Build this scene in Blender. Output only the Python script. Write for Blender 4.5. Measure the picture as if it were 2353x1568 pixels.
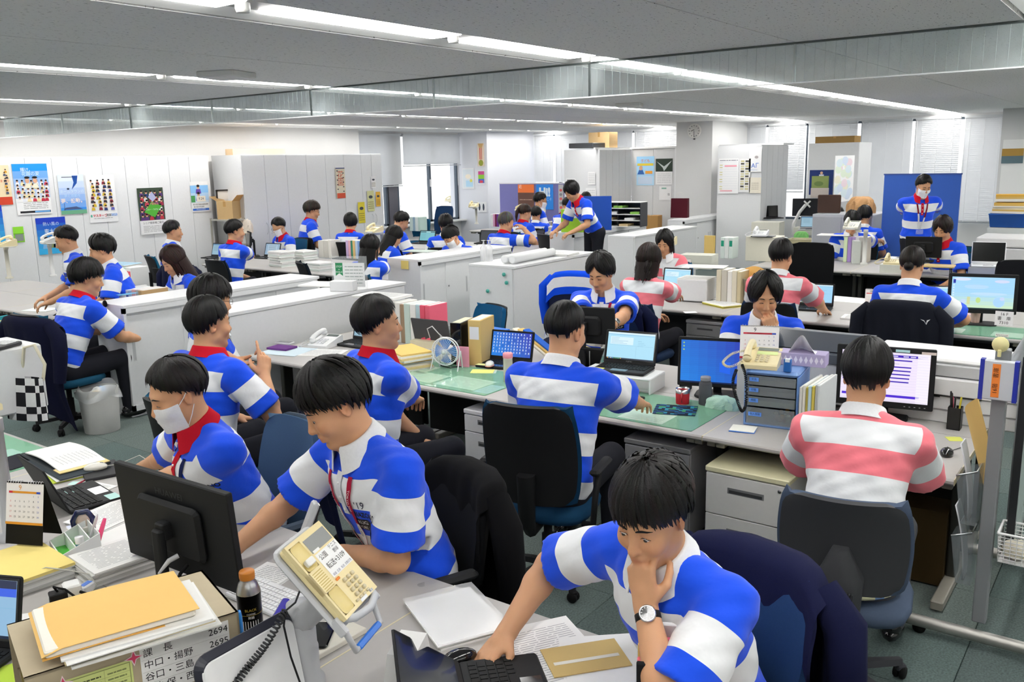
import bpy,bmesh,math,random
import numpy as np
from mathutils import Vector,Matrix,Quaternion
from mathutils.bvhtree import BVHTree
for o in list(bpy.data.objects):
 bpy.data.objects.remove(o)
SC=bpy.context.scene
COL=SC.collection
R=math.radians
# --- camera
CAM_ROT=Matrix(((0.5903,0.1732,-0.7884),(-0.8069,0.1010,-0.5820),(-0.0212,0.9797,0.1995)))
CAM_POS=Vector((0.0,0.0,2.1))
FPX=2030.9
cam_data=bpy.data.cameras.new('camera')
cam_data.sensor_width=36.0
cam_data.lens=FPX/2353.0*36.0
cam_data.clip_start=0.05
cam_data.clip_end=200.0
cam_data.dof.use_dof=False
cam_data.dof.focus_distance=4.2
cam_data.dof.aperture_fstop=9.0
cam=bpy.data.objects.new('camera',cam_data)
COL.objects.link(cam)
cam.matrix_world=Matrix.Translation(CAM_POS)@CAM_ROT.to_4x4()
SC.camera=cam
# --- world, exposure
world=bpy.data.worlds.new('world')
SC.world=world
world.use_nodes=True
wn=world.node_tree.nodes
sky=wn.new('ShaderNodeTexSky')
sky.sky_type='HOSEK_WILKIE'
sky.turbidity=6.0
sky.ground_albedo=0.4
sky.sun_direction=(0.3,-0.5,0.8)
world.node_tree.links.new(sky.outputs[0],wn['Background'].inputs[0])
wn['Background'].inputs[1].default_value=1.6
SC.view_settings.view_transform='Standard'
SC.view_settings.look='None'
SC.view_settings.gamma=1.0
SC.view_settings.use_curve_mapping=False
SC.view_settings.exposure=0.12
LAMP_STRENGTH=16.0
SC.cycles.max_bounces=8
SC.cycles.diffuse_bounces=4
SC.cycles.glossy_bounces=3
SC.cycles.transmission_bounces=6
SC.cycles.transparent_max_bounces=8
SC.cycles.sample_clamp_indirect=6.0
SC.cycles.caustics_reflective=False
SC.cycles.caustics_refractive=False
# --- surveying: photo pixel + known plane -> place in the room
def ray(px,py):
 return CAM_ROT@Vector((px-1176.5,784.0-py,-FPX))
def at(px,py,z=.66):
 d=ray(px,py);return CAM_POS+d*((z-CAM_POS.z)/d.z)
def atX(px,py,x):
 d=ray(px,py);return CAM_POS+d*(x/d.x)
def atY(px,py,y):
 d=ray(px,py);return CAM_POS+d*(y/d.y)
# --- materials
def lin(h):
 if isinstance(h,(tuple,list)):
  return tuple(h[:3])
 h=h.lstrip('#')
 out=[]
 for i in(0,2,4):
  c=int(h[i:i+2],16)/255.0
  out.append(c/12.92 if c<=0.04045 else((c+0.055)/1.055)**2.4)
 return tuple(out)
def new_mat(name):
 m=bpy.data.materials.new(name)
 m.use_nodes=True
 nt=m.node_tree
 return m,nt,nt.nodes['Principled BSDF']
def attr_mat(name,rough=0.5,metal=0.0,spec=0.5,var=0.03,scale=40.0,bump=0.0,bscale=200.0,coat=0.0,sss=0.0):
 """colour from the pieces' own paint attribute, with a little procedural variation and relief"""
 m,nt,b=new_mat(name)
 N,L=nt.nodes,nt.links
 a=N.new('ShaderNodeAttribute');a.attribute_name='Col'
 tc=N.new('ShaderNodeTexCoord')
 nz=N.new('ShaderNodeTexNoise');nz.inputs['Scale'].default_value=scale;nz.inputs['Detail'].default_value=3
 L.new(tc.outputs['Object'],nz.inputs['Vector'])
 mr=N.new('ShaderNodeMapRange')
 mr.inputs['To Min'].default_value=1-var;mr.inputs['To Max'].default_value=1+var
 L.new(nz.outputs['Fac'],mr.inputs['Value'])
 mx=N.new('ShaderNodeVectorMath');mx.operation='MULTIPLY'
 L.new(a.outputs['Color'],mx.inputs[0]);L.new(mr.outputs[0],mx.inputs[1])
 L.new(mx.outputs[0],b.inputs['Base Color'])
 b.inputs['Roughness'].default_value=rough
 b.inputs['Metallic'].default_value=metal
 b.inputs['Specular IOR Level'].default_value=spec
 if coat:b.inputs['Coat Weight'].default_value=coat
 if sss:
  b.inputs['Subsurface Weight'].default_value=sss
  b.inputs['Subsurface Radius'].default_value=(0.012,0.005,0.003)
  b.inputs['Subsurface Scale'].default_value=0.6
 if bump:
  n2=N.new('ShaderNodeTexNoise');n2.inputs['Scale'].default_value=bscale
  L.new(tc.outputs['Object'],n2.inputs['Vector'])
  bp=N.new('ShaderNodeBump');bp.inputs['Strength'].default_value=bump;bp.inputs['Distance'].default_value=0.002
  L.new(n2.outputs['Fac'],bp.inputs['Height']);L.new(bp.outputs[0],b.inputs['Normal'])
 return m
PAINT=attr_mat('painted_steel',0.42,spec=0.4,bump=0.04,bscale=300)
PLASTIC=attr_mat('plastic',0.38,bump=0.05,bscale=500)
GLOSS=attr_mat('glossy_plastic',0.12,coat=0.4)
MATTE=attr_mat('matte_plastic',0.62,bump=0.15,bscale=700,spec=0.3)
PAPER=attr_mat('paper',0.85,var=0.02,spec=0.2)
PRINT=attr_mat('print',0.5,var=0.01,spec=0.3)
CARD=attr_mat('cardboard',0.8,var=0.06,scale=25,spec=0.2)
CLOTH=attr_mat('cloth',0.95,var=0.06,scale=120,bump=0.35,bscale=900,spec=0.15)
METAL=attr_mat('bare_metal',0.28,metal=1.0,var=0.06,scale=60)
STEEL=attr_mat('brushed_steel',0.45,metal=0.75,var=0.08,scale=30)
RUBBER=attr_mat('rubber',0.8,spec=0.2)
HAIR=attr_mat('hair',0.45,var=0.25,scale=150,spec=0.25,bump=0.4,bscale=350)
SKIN=attr_mat('skin',0.52,var=0.045,scale=35,bump=0.1,bscale=400,sss=0.12,spec=0.35)
FILM=None
def film_mat(name,tint,alpha,rough=0.08):
 m,nt,b=new_mat(name)
 b.inputs['Base Color'].default_value=(*tint,1)
 b.inputs['Roughness'].default_value=rough
 b.inputs['Alpha'].default_value=alpha
 return m
ACRYLIC=film_mat('clear_acrylic',(0.9,0.95,0.95),0.16)
VINYL=film_mat('clear_vinyl',(0.95,0.96,0.97),0.35,0.15)
SMOKE=film_mat('smoked_clear_plastic',(0.30,0.34,0.36),0.45,0.2)
DESKMAT=film_mat('clear_desk_mat',(0.55,0.85,0.65),0.22,0.06)
def screen_mat():
 m,nt,b=new_mat('lit_screen')
 N,L=nt.nodes,nt.links
 a=N.new('ShaderNodeAttribute');a.attribute_name='Col'
 tc=N.new('ShaderNodeTexCoord')
 wv=N.new('ShaderNodeTexWave');wv.inputs['Scale'].default_value=300.0
 L.new(tc.outputs['Object'],wv.inputs['Vector'])
 mr=N.new('ShaderNodeMapRange');mr.inputs['To Min'].default_value=0.97;mr.inputs['To Max'].default_value=1.03
 L.new(wv.outputs['Fac'],mr.inputs['Value'])
 mx=N.new('ShaderNodeVectorMath');mx.operation='MULTIPLY'
 L.new(a.outputs['Color'],mx.inputs[0]);L.new(mr.outputs[0],mx.inputs[1])
 b.inputs['Base Color'].default_value=(0.01,0.01,0.01,1)
 b.inputs['Roughness'].default_value=0.3
 L.new(mx.outputs[0],b.inputs['Emission Color'])
 b.inputs['Emission Strength'].default_value=0.95
 return m
SCREEN=screen_mat()
# --- mesh building
def rotz(a):
 return Matrix.Rotation(a,3,'Z')
class MB:
 """collects shapes, then links them as one mesh object"""
 def __init__(self):
  self.v=[];self.f=[];self.c=[];self.s=[]
  self.xf=None
 def add(self,vs,fs,col,smooth=False):
  o=len(self.v)
  if self.xf is not None:
   vs=[self.xf@Vector(p)for p in vs]
  self.v.extend([tuple(p)for p in vs])
  cc=lin(col)if not isinstance(col,list)else None
  for i,f in enumerate(fs):
   self.f.append(tuple(j+o for j in f))
   self.c.append(cc if cc is not None else lin(col[i]))
   self.s.append(smooth)
  return self
 def box(self,c,s,col,rot=None):
  x,y,z=s[0]/2,s[1]/2,s[2]/2
  vs=[Vector((a*x,b*y,d*z))for a in(-1,1)for b in(-1,1)for d in(-1,1)]
  if rot is not None:
   vs=[rot@p for p in vs]
  vs=[p+Vector(c)for p in vs]
  return self.add(vs,[(0,1,3,2),(4,6,7,5),(0,4,5,1),(2,3,7,6),(0,2,6,4),(1,5,7,3)],col)
 def bx(self,a,b,col):
  return self.box([(a[i]+b[i])/2 for i in range(3)],[abs(b[i]-a[i])for i in range(3)],col)
 def rbox(self,c,s,col,r=0.01,rot=None,n=3,axis=2):
  """box with its edges along one axis rounded and the two ends chamfered"""
  ax=[0,1,2];ax.remove(axis)
  hx,hy,hz=s[ax[0]]/2,s[ax[1]]/2,s[axis]/2
  r=min(r,hx*.99,hy*.99);e=min(r*.5,hz*.9)
  def ring(z,ins):
   out=[]
   for(sx,sy,a0)in((1,1,0),(-1,1,90),(-1,-1,180),(1,-1,270)):
    for k in range(n+1):
     a=R(a0+90*k/n)
     out.append((sx*(hx-r)+(r-ins)*math.cos(a),sy*(hy-r)+(r-ins)*math.sin(a),z))
   return out
  rings=[ring(-hz,e),ring(-hz+e,0),ring(hz-e,0),ring(hz,e)]
  m=len(rings[0]);vs=[]
  for rg in rings:
   for p in rg:
    q=[0,0,0];q[ax[0]],q[ax[1]],q[axis]=p
    vs.append(Vector(q))
  if rot is not None:
   vs=[rot@p for p in vs]
  vs=[p+Vector(c)for p in vs]
  fs=[]
  for k in range(3):
   for i in range(m):
    j=(i+1)%m
    fs.append((k*m+i,k*m+j,(k+1)*m+j,(k+1)*m+i))
  fs.append(tuple(range(m-1,-1,-1)));fs.append(tuple(range(3*m,4*m)))
  if axis==1:
   fs=[tuple(reversed(f))for f in fs]
  return self.add(vs,fs,col)
 def tube(self,pts,r,col,n=8,cap=True,smooth=True):
  pts=[Vector(p)for p in pts]
  rs=r if isinstance(r,(list,tuple))else[r]*len(pts)
  vs,fs=[],[]
  up=None
  for i,p in enumerate(pts):
   t=(pts[min(i+1,len(pts)-1)]-pts[max(i-1,0)])
   if t.length<1e-9:t=Vector((0,0,1))
   t.normalize()
   if up is None:
    up=t.orthogonal().normalized()
   else:
    up=(up-t*up.dot(t))
    up=up.normalized()if up.length>1e-6 else t.orthogonal().normalized()
   sd=t.cross(up)
   for k in range(n):
    a=2*math.pi*k/n
    vs.append(p+(up*math.cos(a)+sd*math.sin(a))*rs[i])
  for i in range(len(pts)-1):
   for k in range(n):
    j=(k+1)%n
    fs.append((i*n+k,i*n+j,(i+1)*n+j,(i+1)*n+k))
  self.add(vs,fs,col,smooth)
  if cap:
   o=(len(pts)-1)*n
   self.add([vs[k]for k in range(n)],[tuple(range(n-1,-1,-1))],col)
   self.add([vs[o+k]for k in range(n)],[tuple(range(n))],col)
  return self
 def lathe(self,prof,c,col,n=16,rot=None,smooth=True,cols=None):
  vs,fs,cl=[],[],[]
  for(r,z)in prof:
   for k in range(n):
    a=2*math.pi*k/n
    vs.append(Vector((r*math.cos(a),r*math.sin(a),z)))
  if rot is not None:
   vs=[rot@p for p in vs]
  vs=[p+Vector(c)for p in vs]
  for i in range(len(prof)-1):
   for k in range(n):
    j=(k+1)%n
    fs.append((i*n+k,i*n+j,(i+1)*n+j,(i+1)*n+k))
    cl.append(cols[i]if cols else col)
  self.add(vs,fs,cl,smooth)
  if prof[0][0]>1e-5:self.add(vs[:n],[tuple(range(n-1,-1,-1))],cl[0])
  if prof[-1][0]>1e-5:self.add(vs[-n:],[tuple(range(n))],cl[-1])
  return self
 def ball(self,c,r,col,n=10,m=6,rot=None):
  rx,ry,rz=r if isinstance(r,(tuple,list))else(r,r,r)
  vs,fs=[],[]
  for i in range(m+1):
   t=math.pi*i/m
   for k in range(n):
    a=2*math.pi*k/n
    vs.append(Vector((rx*math.sin(t)*math.cos(a),ry*math.sin(t)*math.sin(a),-rz*math.cos(t))))
  if rot is not None:
   vs=[rot@p for p in vs]
  vs=[p+Vector(c)for p in vs]
  for i in range(m):
   for k in range(n):
    j=(k+1)%n
    fs.append((i*n+k,i*n+j,(i+1)*n+j,(i+1)*n+k))
  return self.add(vs,fs,col,True)
 def quad(self,a,b,c,d,col):
  return self.add([a,b,c,d],[(0,1,2,3)],col)
 def poly(self,pts,col):
  return self.add(pts,[tuple(range(len(pts)))],col)
 def prism(self,pts,z0,z1,col,axis=2):
  """outline extruded along an axis"""
  n=len(pts);vs=[]
  for z in(z0,z1):
   for p in pts:
    q=[p[0],p[1],z]if axis==2 else([z,p[0],p[1]]if axis==0 else[p[0],z,p[1]])
    vs.append(q)
  fs=[tuple(range(n-1,-1,-1)),tuple(range(n,2*n))]
  for i in range(n):
   j=(i+1)%n
   fs.append((i,j,n+j,n+i))
  return self.add(vs,fs,col)
 def grid(self,fn,nu,nv,col,smooth=True,thick=0.0):
  P=[[Vector(fn(i/nu,j/nv))for j in range(nv+1)]for i in range(nu+1)]
  vs=[p for row in P for p in row];w=nv+1
  fs=[(i*w+j,(i+1)*w+j,(i+1)*w+j+1,i*w+j+1)for i in range(nu)for j in range(nv)]
  if callable(col):
   cl=[col((i+.5)/nu,(j+.5)/nv)for i in range(nu)for j in range(nv)]
  else:
   cl=[col]*len(fs)
  self.add(vs,fs,cl,smooth)
  if thick:
   ns=[]
   for i in range(nu+1):
    for j in range(nv+1):
     du=P[min(i+1,nu)][j]-P[max(i-1,0)][j];dv=P[i][min(j+1,nv)]-P[i][max(j-1,0)]
     nn=du.cross(dv);ns.append(nn.normalized()if nn.length>1e-9 else Vector((0,0,1)))
   v2=[p-q*thick for p,q in zip(vs,ns)]
   self.add(v2,[tuple(reversed(f))for f in fs],cl,smooth)
   rim=[i*w for i in range(nu+1)]+[nu*w+j for j in range(1,w)]+[i*w+nv for i in range(nu-1,-1,-1)]+[j for j in range(nv-1,0,-1)]
   m=len(rim)
   self.add([vs[k]for k in rim]+[v2[k]for k in rim],[(k,(k+1)%m,m+(k+1)%m,m+k)for k in range(m)],cl[0],smooth)
  return self
 def mesh(self,name,mat):
  me=bpy.data.meshes.new(name)
  me.from_pydata(self.v,[],self.f)
  n=len(self.f)
  me.polygons.foreach_set('use_smooth',self.s)
  tot=np.array([len(f)for f in self.f])
  cols=np.ones((n,4),np.float32);cols[:,:3]=np.array(self.c,np.float32)
  at_=me.color_attributes.new('Col','FLOAT_COLOR','CORNER')
  at_.data.foreach_set('color',np.repeat(cols,tot,0).ravel())
  me.materials.append(mat)
  return me
 def obj(self,name,mat,parent=None,loc=None,rz=0.0):
  o=bpy.data.objects.new(name,self.mesh(name,mat))
  COL.objects.link(o)
  if parent is not None:o.parent=parent
  if loc is not None:o.location=loc
  if rz:o.rotation_euler[2]=rz
  return o
def tag(o,label,cat,group=None,kind=None):
 if label:o['label']=label
 if cat:o['category']=cat
 if group:o['group']=group
 if kind:o['kind']=kind
 return o
def thing(name,label,cat,loc=(0,0,0),rz=0.0,group=None):
 o=bpy.data.objects.new(name,None);COL.objects.link(o)
 o.empty_display_size=0.1
 o.location=loc;o.rotation_euler=(0,0,rz)
 return tag(o,label,cat,group)
def struct(name,mb,mat,parent=None):
 o=mb.obj(name,mat,parent)
 if parent is None:o['kind']='structure'
 return o
def stuff(o):
 o['kind']='stuff';return o
def dup(root,loc,rz,label=None,group=None):
 r=root.copy();COL.objects.link(r);r.location=loc;r.rotation_euler=(0,0,rz)
 if label:r['label']=label
 if group:r['group']=group
 for ch in root.children:
  c=ch.copy();COL.objects.link(c);c.parent=r
  for g in ch.children:
   d=g.copy();COL.objects.link(d);d.parent=c
 return r
_txt={}
def text_geo(s,size,align='CENTER',bold=0.0):
 """flat lettering as vertices and faces in the xy plane (built-in font)"""
 k=(s,align,bold)
 if k not in _txt:
  cu=bpy.data.curves.new('lettering','FONT')
  cu.body=s;cu.size=1.0;cu.align_x=align;cu.align_y='CENTER';cu.resolution_u=2;cu.offset=bold
  ob=bpy.data.objects.new('lettering',cu)
  me=ob.to_mesh()
  vs=[tuple(v.co[:2])for v in me.vertices];fs=[tuple(p.vertices)for p in me.polygons]
  ob.to_mesh_clear()
  bpy.data.objects.remove(ob);bpy.data.curves.remove(cu)
  _txt[k]=(vs,fs)
 vs,fs=_txt[k]
 return[(x*size,y*size)for x,y in vs],fs
class Sheet(MB):
 """flat print: everything is laid on a plane given by an origin, a right and an up vector"""
 def __init__(self,o,u,v,lift=0.0008):
  super().__init__()
  self.o=Vector(o);self.u=Vector(u).normalized();self.w=Vector(v).normalized()
  self.nn=self.u.cross(self.w).normalized();self.lift=lift;self.k=0
 def P(self,x,y,k=1):
  return self.o+self.u*x+self.w*y+self.nn*(self.lift*k)
 def rect(self,x0,y0,x1,y1,col,k=1):
  return self.add([self.P(x0,y0,k),self.P(x1,y0,k),self.P(x1,y1,k),self.P(x0,y1,k)],[(0,1,2,3)],col)
 def shape(self,pts,col,k=1):
  return self.add([self.P(x,y,k)for x,y in pts],[tuple(range(len(pts)))],col)
 def oval(self,x,y,rx,ry,col,k=1,n=10):
  return self.shape([(x+rx*math.cos(2*math.pi*i/n),y+ry*math.sin(2*math.pi*i/n))for i in range(n)],col,k)
 def text(self,s,x,y,size,col,k=2,align='CENTER',rot=0.0,bold=0.0,sx=1.0):
  vs,fs=text_geo(s,size,align,bold)
  c,sn=math.cos(rot),math.sin(rot)
  return self.add([self.P(x+(a*sx)*c-b*sn,y+(a*sx)*sn+b*c,k)for a,b in vs],fs,col)
 def lines(self,x0,y0,x1,y1,n,col,k=1,rng=None,h=0.3,dash=True):
  """rows of small print"""
  rng=rng or random
  for i in range(n):
   yy=y1-(y1-y0)*(i+.5)/n;hh=(y1-y0)/n*h
   xx=x0
   while xx<x1-1e-4:
    w=(x1-x0)*rng.uniform(.08,.35)if dash else(x1-x0)
    w=min(w,x1-xx)
    self.rect(xx,yy-hh/2,xx+w,yy+hh/2,col,k)
    xx+=w+(x1-x0)*.03
   if dash and rng.random()<.25:continue
  return self
# === THE ROOM
rnd=random.Random(7)
wl=world.node_tree.links
wn.remove(sky)
w_tc=wn.new('ShaderNodeTexCoord');w_sep=wn.new('ShaderNodeSeparateXYZ');w_rmp=wn.new('ShaderNodeValToRGB')
wl.new(w_tc.outputs['Generated'],w_sep.inputs[0])
w_map=wn.new('ShaderNodeMapRange');w_map.inputs['From Min'].default_value=-1;w_map.inputs['From Max'].default_value=1
wl.new(w_sep.outputs['Z'],w_map.inputs['Value']);wl.new(w_map.outputs[0],w_rmp.inputs['Fac'])
w_rmp.color_ramp.elements[0].color=(0.55,0.56,0.58,1);w_rmp.color_ramp.elements[0].position=0.2
w_rmp.color_ramp.elements[1].color=(0.72,0.84,1.0,1);w_rmp.color_ramp.elements[1].position=0.9
w_e=w_rmp.color_ramp.elements.new(0.5);w_e.color=(1,1,1,1)
wl.new(w_rmp.outputs[0],wn['Background'].inputs[0])
def carpet_mat():
 m,nt,b=new_mat('carpet')
 N,L=nt.nodes,nt.links
 a=N.new('ShaderNodeAttribute');a.attribute_name='Col'
 oi=N.new('ShaderNodeObjectInfo')
 tc=N.new('ShaderNodeTexCoord');geo=N.new('ShaderNodeNewGeometry')
 n1=N.new('ShaderNodeTexNoise');n1.inputs['Scale'].default_value=110;n1.inputs['Detail'].default_value=4
 n2=N.new('ShaderNodeTexNoise');n2.inputs['Scale'].default_value=1.3;n2.inputs['Detail'].default_value=5
 L.new(geo.outputs['Position'],n1.inputs['Vector']);L.new(geo.outputs['Position'],n2.inputs['Vector'])
 r1=N.new('ShaderNodeMapRange');r1.inputs['From Min'].default_value=.3;r1.inputs['From Max'].default_value=.7
 r1.inputs['To Min'].default_value=.72;r1.inputs['To Max'].default_value=1.28
 r2=N.new('ShaderNodeMapRange');r2.inputs['To Min'].default_value=.7;r2.inputs['To Max'].default_value=1.25
 L.new(n1.outputs['Fac'],r1.inputs['Value']);L.new(n2.outputs['Fac'],r2.inputs['Value'])
 mu=N.new('ShaderNodeMath');mu.operation='MULTIPLY'
 L.new(r1.outputs[0],mu.inputs[0]);L.new(r2.outputs[0],mu.inputs[1])
 mx=N.new('ShaderNodeVectorMath');mx.operation='MULTIPLY'
 L.new(a.outputs['Color'],mx.inputs[0]);L.new(mu.outputs[0],mx.inputs[1])
 L.new(mx.outputs[0],b.inputs['Base Color'])
 b.inputs['Roughness'].default_value=.95;b.inputs['Specular IOR Level'].default_value=.15
 bp=N.new('ShaderNodeBump');bp.inputs['Strength'].default_value=.5;bp.inputs['Distance'].default_value=.003
 L.new(n1.outputs['Fac'],bp.inputs['Height']);L.new(bp.outputs[0],b.inputs['Normal'])
 return m
CARPET=carpet_mat()
def ceiling_mat():
 m,nt,b=new_mat('ceiling_board')
 N,L=nt.nodes,nt.links
 tc=N.new('ShaderNodeTexCoord');mp=N.new('ShaderNodeMapping');mp.inputs['Scale'].default_value=(28,75,30)
 L.new(tc.outputs['Object'],mp.inputs['Vector'])
 n1=N.new('ShaderNodeTexNoise');n1.inputs['Scale'].default_value=1.0;n1.inputs['Detail'].default_value=5;n1.inputs['Roughness'].default_value=.65
 L.new(mp.outputs[0],n1.inputs['Vector'])
 cr=N.new('ShaderNodeValToRGB')
 cr.color_ramp.elements[0].position=.33;cr.color_ramp.elements[0].color=(.10,.10,.10,1)
 cr.color_ramp.elements[1].position=.40;cr.color_ramp.elements[1].color=(.80,.80,.79,1)
 L.new(n1.outputs['Fac'],cr.inputs['Fac']);L.new(cr.outputs[0],b.inputs['Base Color'])
 b.inputs['Roughness'].default_value=.9
 bp=N.new('ShaderNodeBump');bp.inputs['Strength'].default_value=.6;bp.inputs['Distance'].default_value=.004
 L.new(n1.outputs['Fac'],bp.inputs['Height']);L.new(bp.outputs[0],b.inputs['Normal'])
 return m
CEIL=ceiling_mat()
WALL=attr_mat('wall_paint',.7,var=.015,scale=3,bump=.1,bscale=120,spec=.25)
def blind_mat():
 m,nt,b=new_mat('blind_slat')
 N,L=nt.nodes,nt.links
 tc=N.new('ShaderNodeTexCoord');nz=N.new('ShaderNodeTexNoise');nz.inputs['Scale'].default_value=4
 L.new(tc.outputs['Object'],nz.inputs['Vector'])
 cr=N.new('ShaderNodeValToRGB');cr.color_ramp.elements[0].color=(.72,.73,.74,1);cr.color_ramp.elements[1].color=(.80,.81,.82,1)
 L.new(nz.outputs['Fac'],cr.inputs['Fac']);L.new(cr.outputs[0],b.inputs['Base Color'])
 tr=N.new('ShaderNodeBsdfTranslucent');tr.inputs['Color'].default_value=(.8,.83,.86,1)
 mix=N.new('ShaderNodeMixShader');mix.inputs[0].default_value=.12
 out=N['Material Output']
 L.new(b.outputs[0],mix.inputs[1]);L.new(tr.outputs[0],mix.inputs[2]);L.new(mix.outputs[0],out.inputs['Surface'])
 b.inputs['Roughness'].default_value=.5
 return m
BLIND=blind_mat()
def lamp_mat():
 m,nt,b=new_mat('lamp_diffuser')
 b.inputs['Base Color'].default_value=(.9,.9,.9,1)
 b.inputs['Emission Color'].default_value=(1.0,.985,.96,1)
 b.inputs['Emission Strength'].default_value=LAMP_STRENGTH
 nz=nt.nodes.new('ShaderNodeTexNoise');nz.inputs['Scale'].default_value=2
 mr=nt.nodes.new('ShaderNodeMapRange');mr.inputs['To Min'].default_value=LAMP_STRENGTH*.97;mr.inputs['To Max'].default_value=LAMP_STRENGTH*1.03
 nt.links.new(nz.outputs['Fac'],mr.inputs['Value']);nt.links.new(mr.outputs[0],b.inputs['Emission Strength'])
 return m
LAMP=lamp_mat()
# ---- floor with carpet tiles
X0,X1,Y0,Y1,H=-2.6,18.9,-4.2,13.45,2.8
fl=MB().bx((X0-.2,Y0-.2,-.2),(X1+.2,Y1+.8,-.008),'#3a4a48').obj('floor',CARPET)
fl['kind']='structure'
TILE=[MB().rbox((0,0,-.004),(.497,.497,.008),c,r=.004,n=1).mesh('carpet_tile',CARPET)for c in('#64716e','#5f6e6b','#68736f','#5e6b69')]
rest=MB()
i0,j0=int((X0)/.5),int((Y0)/.5)
for i in range(-5,38):
 for j in range(-8,27):
  x,y=i*.5+.25,j*.5+.25
  if 2<=i<=10 and-2<=j<=17 or(i>=10 and i<=14 and-1<=j<=9):
   o=bpy.data.objects.new('carpet_tile',rnd.choice(TILE));COL.objects.link(o);o.parent=fl;o.location=(x,y,0)
  else:
   rest.box((x,y,-.004),(.497,.497,.008),rnd.choice(('#64716e','#5f6e6b','#68736f')))
stuff(rest.obj('carpet_tiles_beyond',CARPET,fl))
# ---- ceiling boards with lamp rows let in between them
ROWS=[-2.5,.5,3.5,6.5,9.5,12.45]
ce=MB().bx((X0-.2,Y0-.2,H+.16),(X1+.2,Y1+.8,H+.3),'#c8c8c6').obj('ceiling',WALL);ce['kind']='structure'
edges=[Y0-.2]
for k,r_ in enumerate(ROWS):
 edges+=[r_-.235,r_+.235]
edges.append(Y1+.8)
for k in range(0,len(edges),2):
 a,b=edges[k],edges[k+1]
 mid=(a+b)/2 if 0<k<len(edges)-2 else None
 spans=[(a,b)]if mid is None or b-a<1.2 else[(a,mid-.006),(mid+.006,b)]
 for(p,q)in spans:
  MB().bx((X0-.2,p,H),(X1+.2,q,H+.05),'#c8c8c6').obj('ceiling_panel',CEIL,ce)
 if mid is not None:
  MB().bx((X0,mid-.012,H+.012),(X1,mid+.012,H+.03),'#e4e4e0').obj('joint_strip',WALL,ce)
def lamp_parts():
 root=thing('ceiling_light','','ceiling light')
 h=MB()
 for s in(-1,1):
  h.add([(-.75,s*.21,.005),(.75,s*.21,.005),(.75,s*.12,.04),(-.75,s*.12,.04)],[(0,1,2,3)if s<0 else(3,2,1,0)],'#cfd0ce')
 for s in(-1,1):
  h.bx((s*.635,-.12,.035),(s*.75,.12,.05),'#a9a9a7')
 h.bx((-.75,-.21,.045),(.75,.21,.06),'#bbbbb8')
 h.obj('tray',PAINT,root)
 MB().rbox((0,0,.03),(1.265,.235,.02),'#ffffff',r=.012).obj('diffuser',LAMP,root)
 f=MB();f.lathe([(.0,-.02),(.03,-.018),(.035,0),(.035,.03)],(.69,0,.01),'#dcdcd8',n=12)
 f.obj('sensor',PLASTIC,root)
 s_=MB()
 for s in(-1,1):s_.bx((-.75,s*.235,.03),(.75,s*.212,.05),'#0c0c0c')
 s_.obj('air_slot',MATTE,root)
 return root
L0=lamp_parts();first=True
row_words={-2.5:'row behind the photographer',.5:'row over the right-hand aisle',3.5:'wide nearest row running to the right',6.5:'second row from the near one',9.5:'third row from the near one',12.45:'farthest row by the left wall'}
ord_w=['first','second','third','fourth','fifth','sixth','seventh','eighth','ninth','tenth','eleventh','twelfth','thirteenth','fourteenth']
for r_ in ROWS:
 for n_,k in enumerate(range(-3,11)):
  x=2.9+.633+1.5*k
  lab='recessed strip ceiling light, %s lamp along the %s'%(ord_w[n_],row_words[r_])
  if first:
   L0.location=(x,r_,H);L0['label']=lab;L0['group']='recessed ceiling lights';first=False
  else:
   dup(L0,(x,r_,H),0,lab,'recessed ceiling lights')
for(px,py,w)in((520,166,'before the glass screen'),(1446,238,'beyond the glass screen')):
 p=at(px,py,H)
 t=thing('ceiling_sensor','flat square white sensor plate on the ceiling '+w,'sensor',p)
 MB().rbox((0,0,-.02),(.32,.32,.05),'#dcdcda',r=.02,rot=rotz(R(20))).obj('cover',PLASTIC,t)
 MB().rbox((0,0,.0),(.26,.26,.02),'#3a3a3a',r=.02,rot=rotz(R(20))).obj('shadow_gap',MATTE,t)
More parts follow.
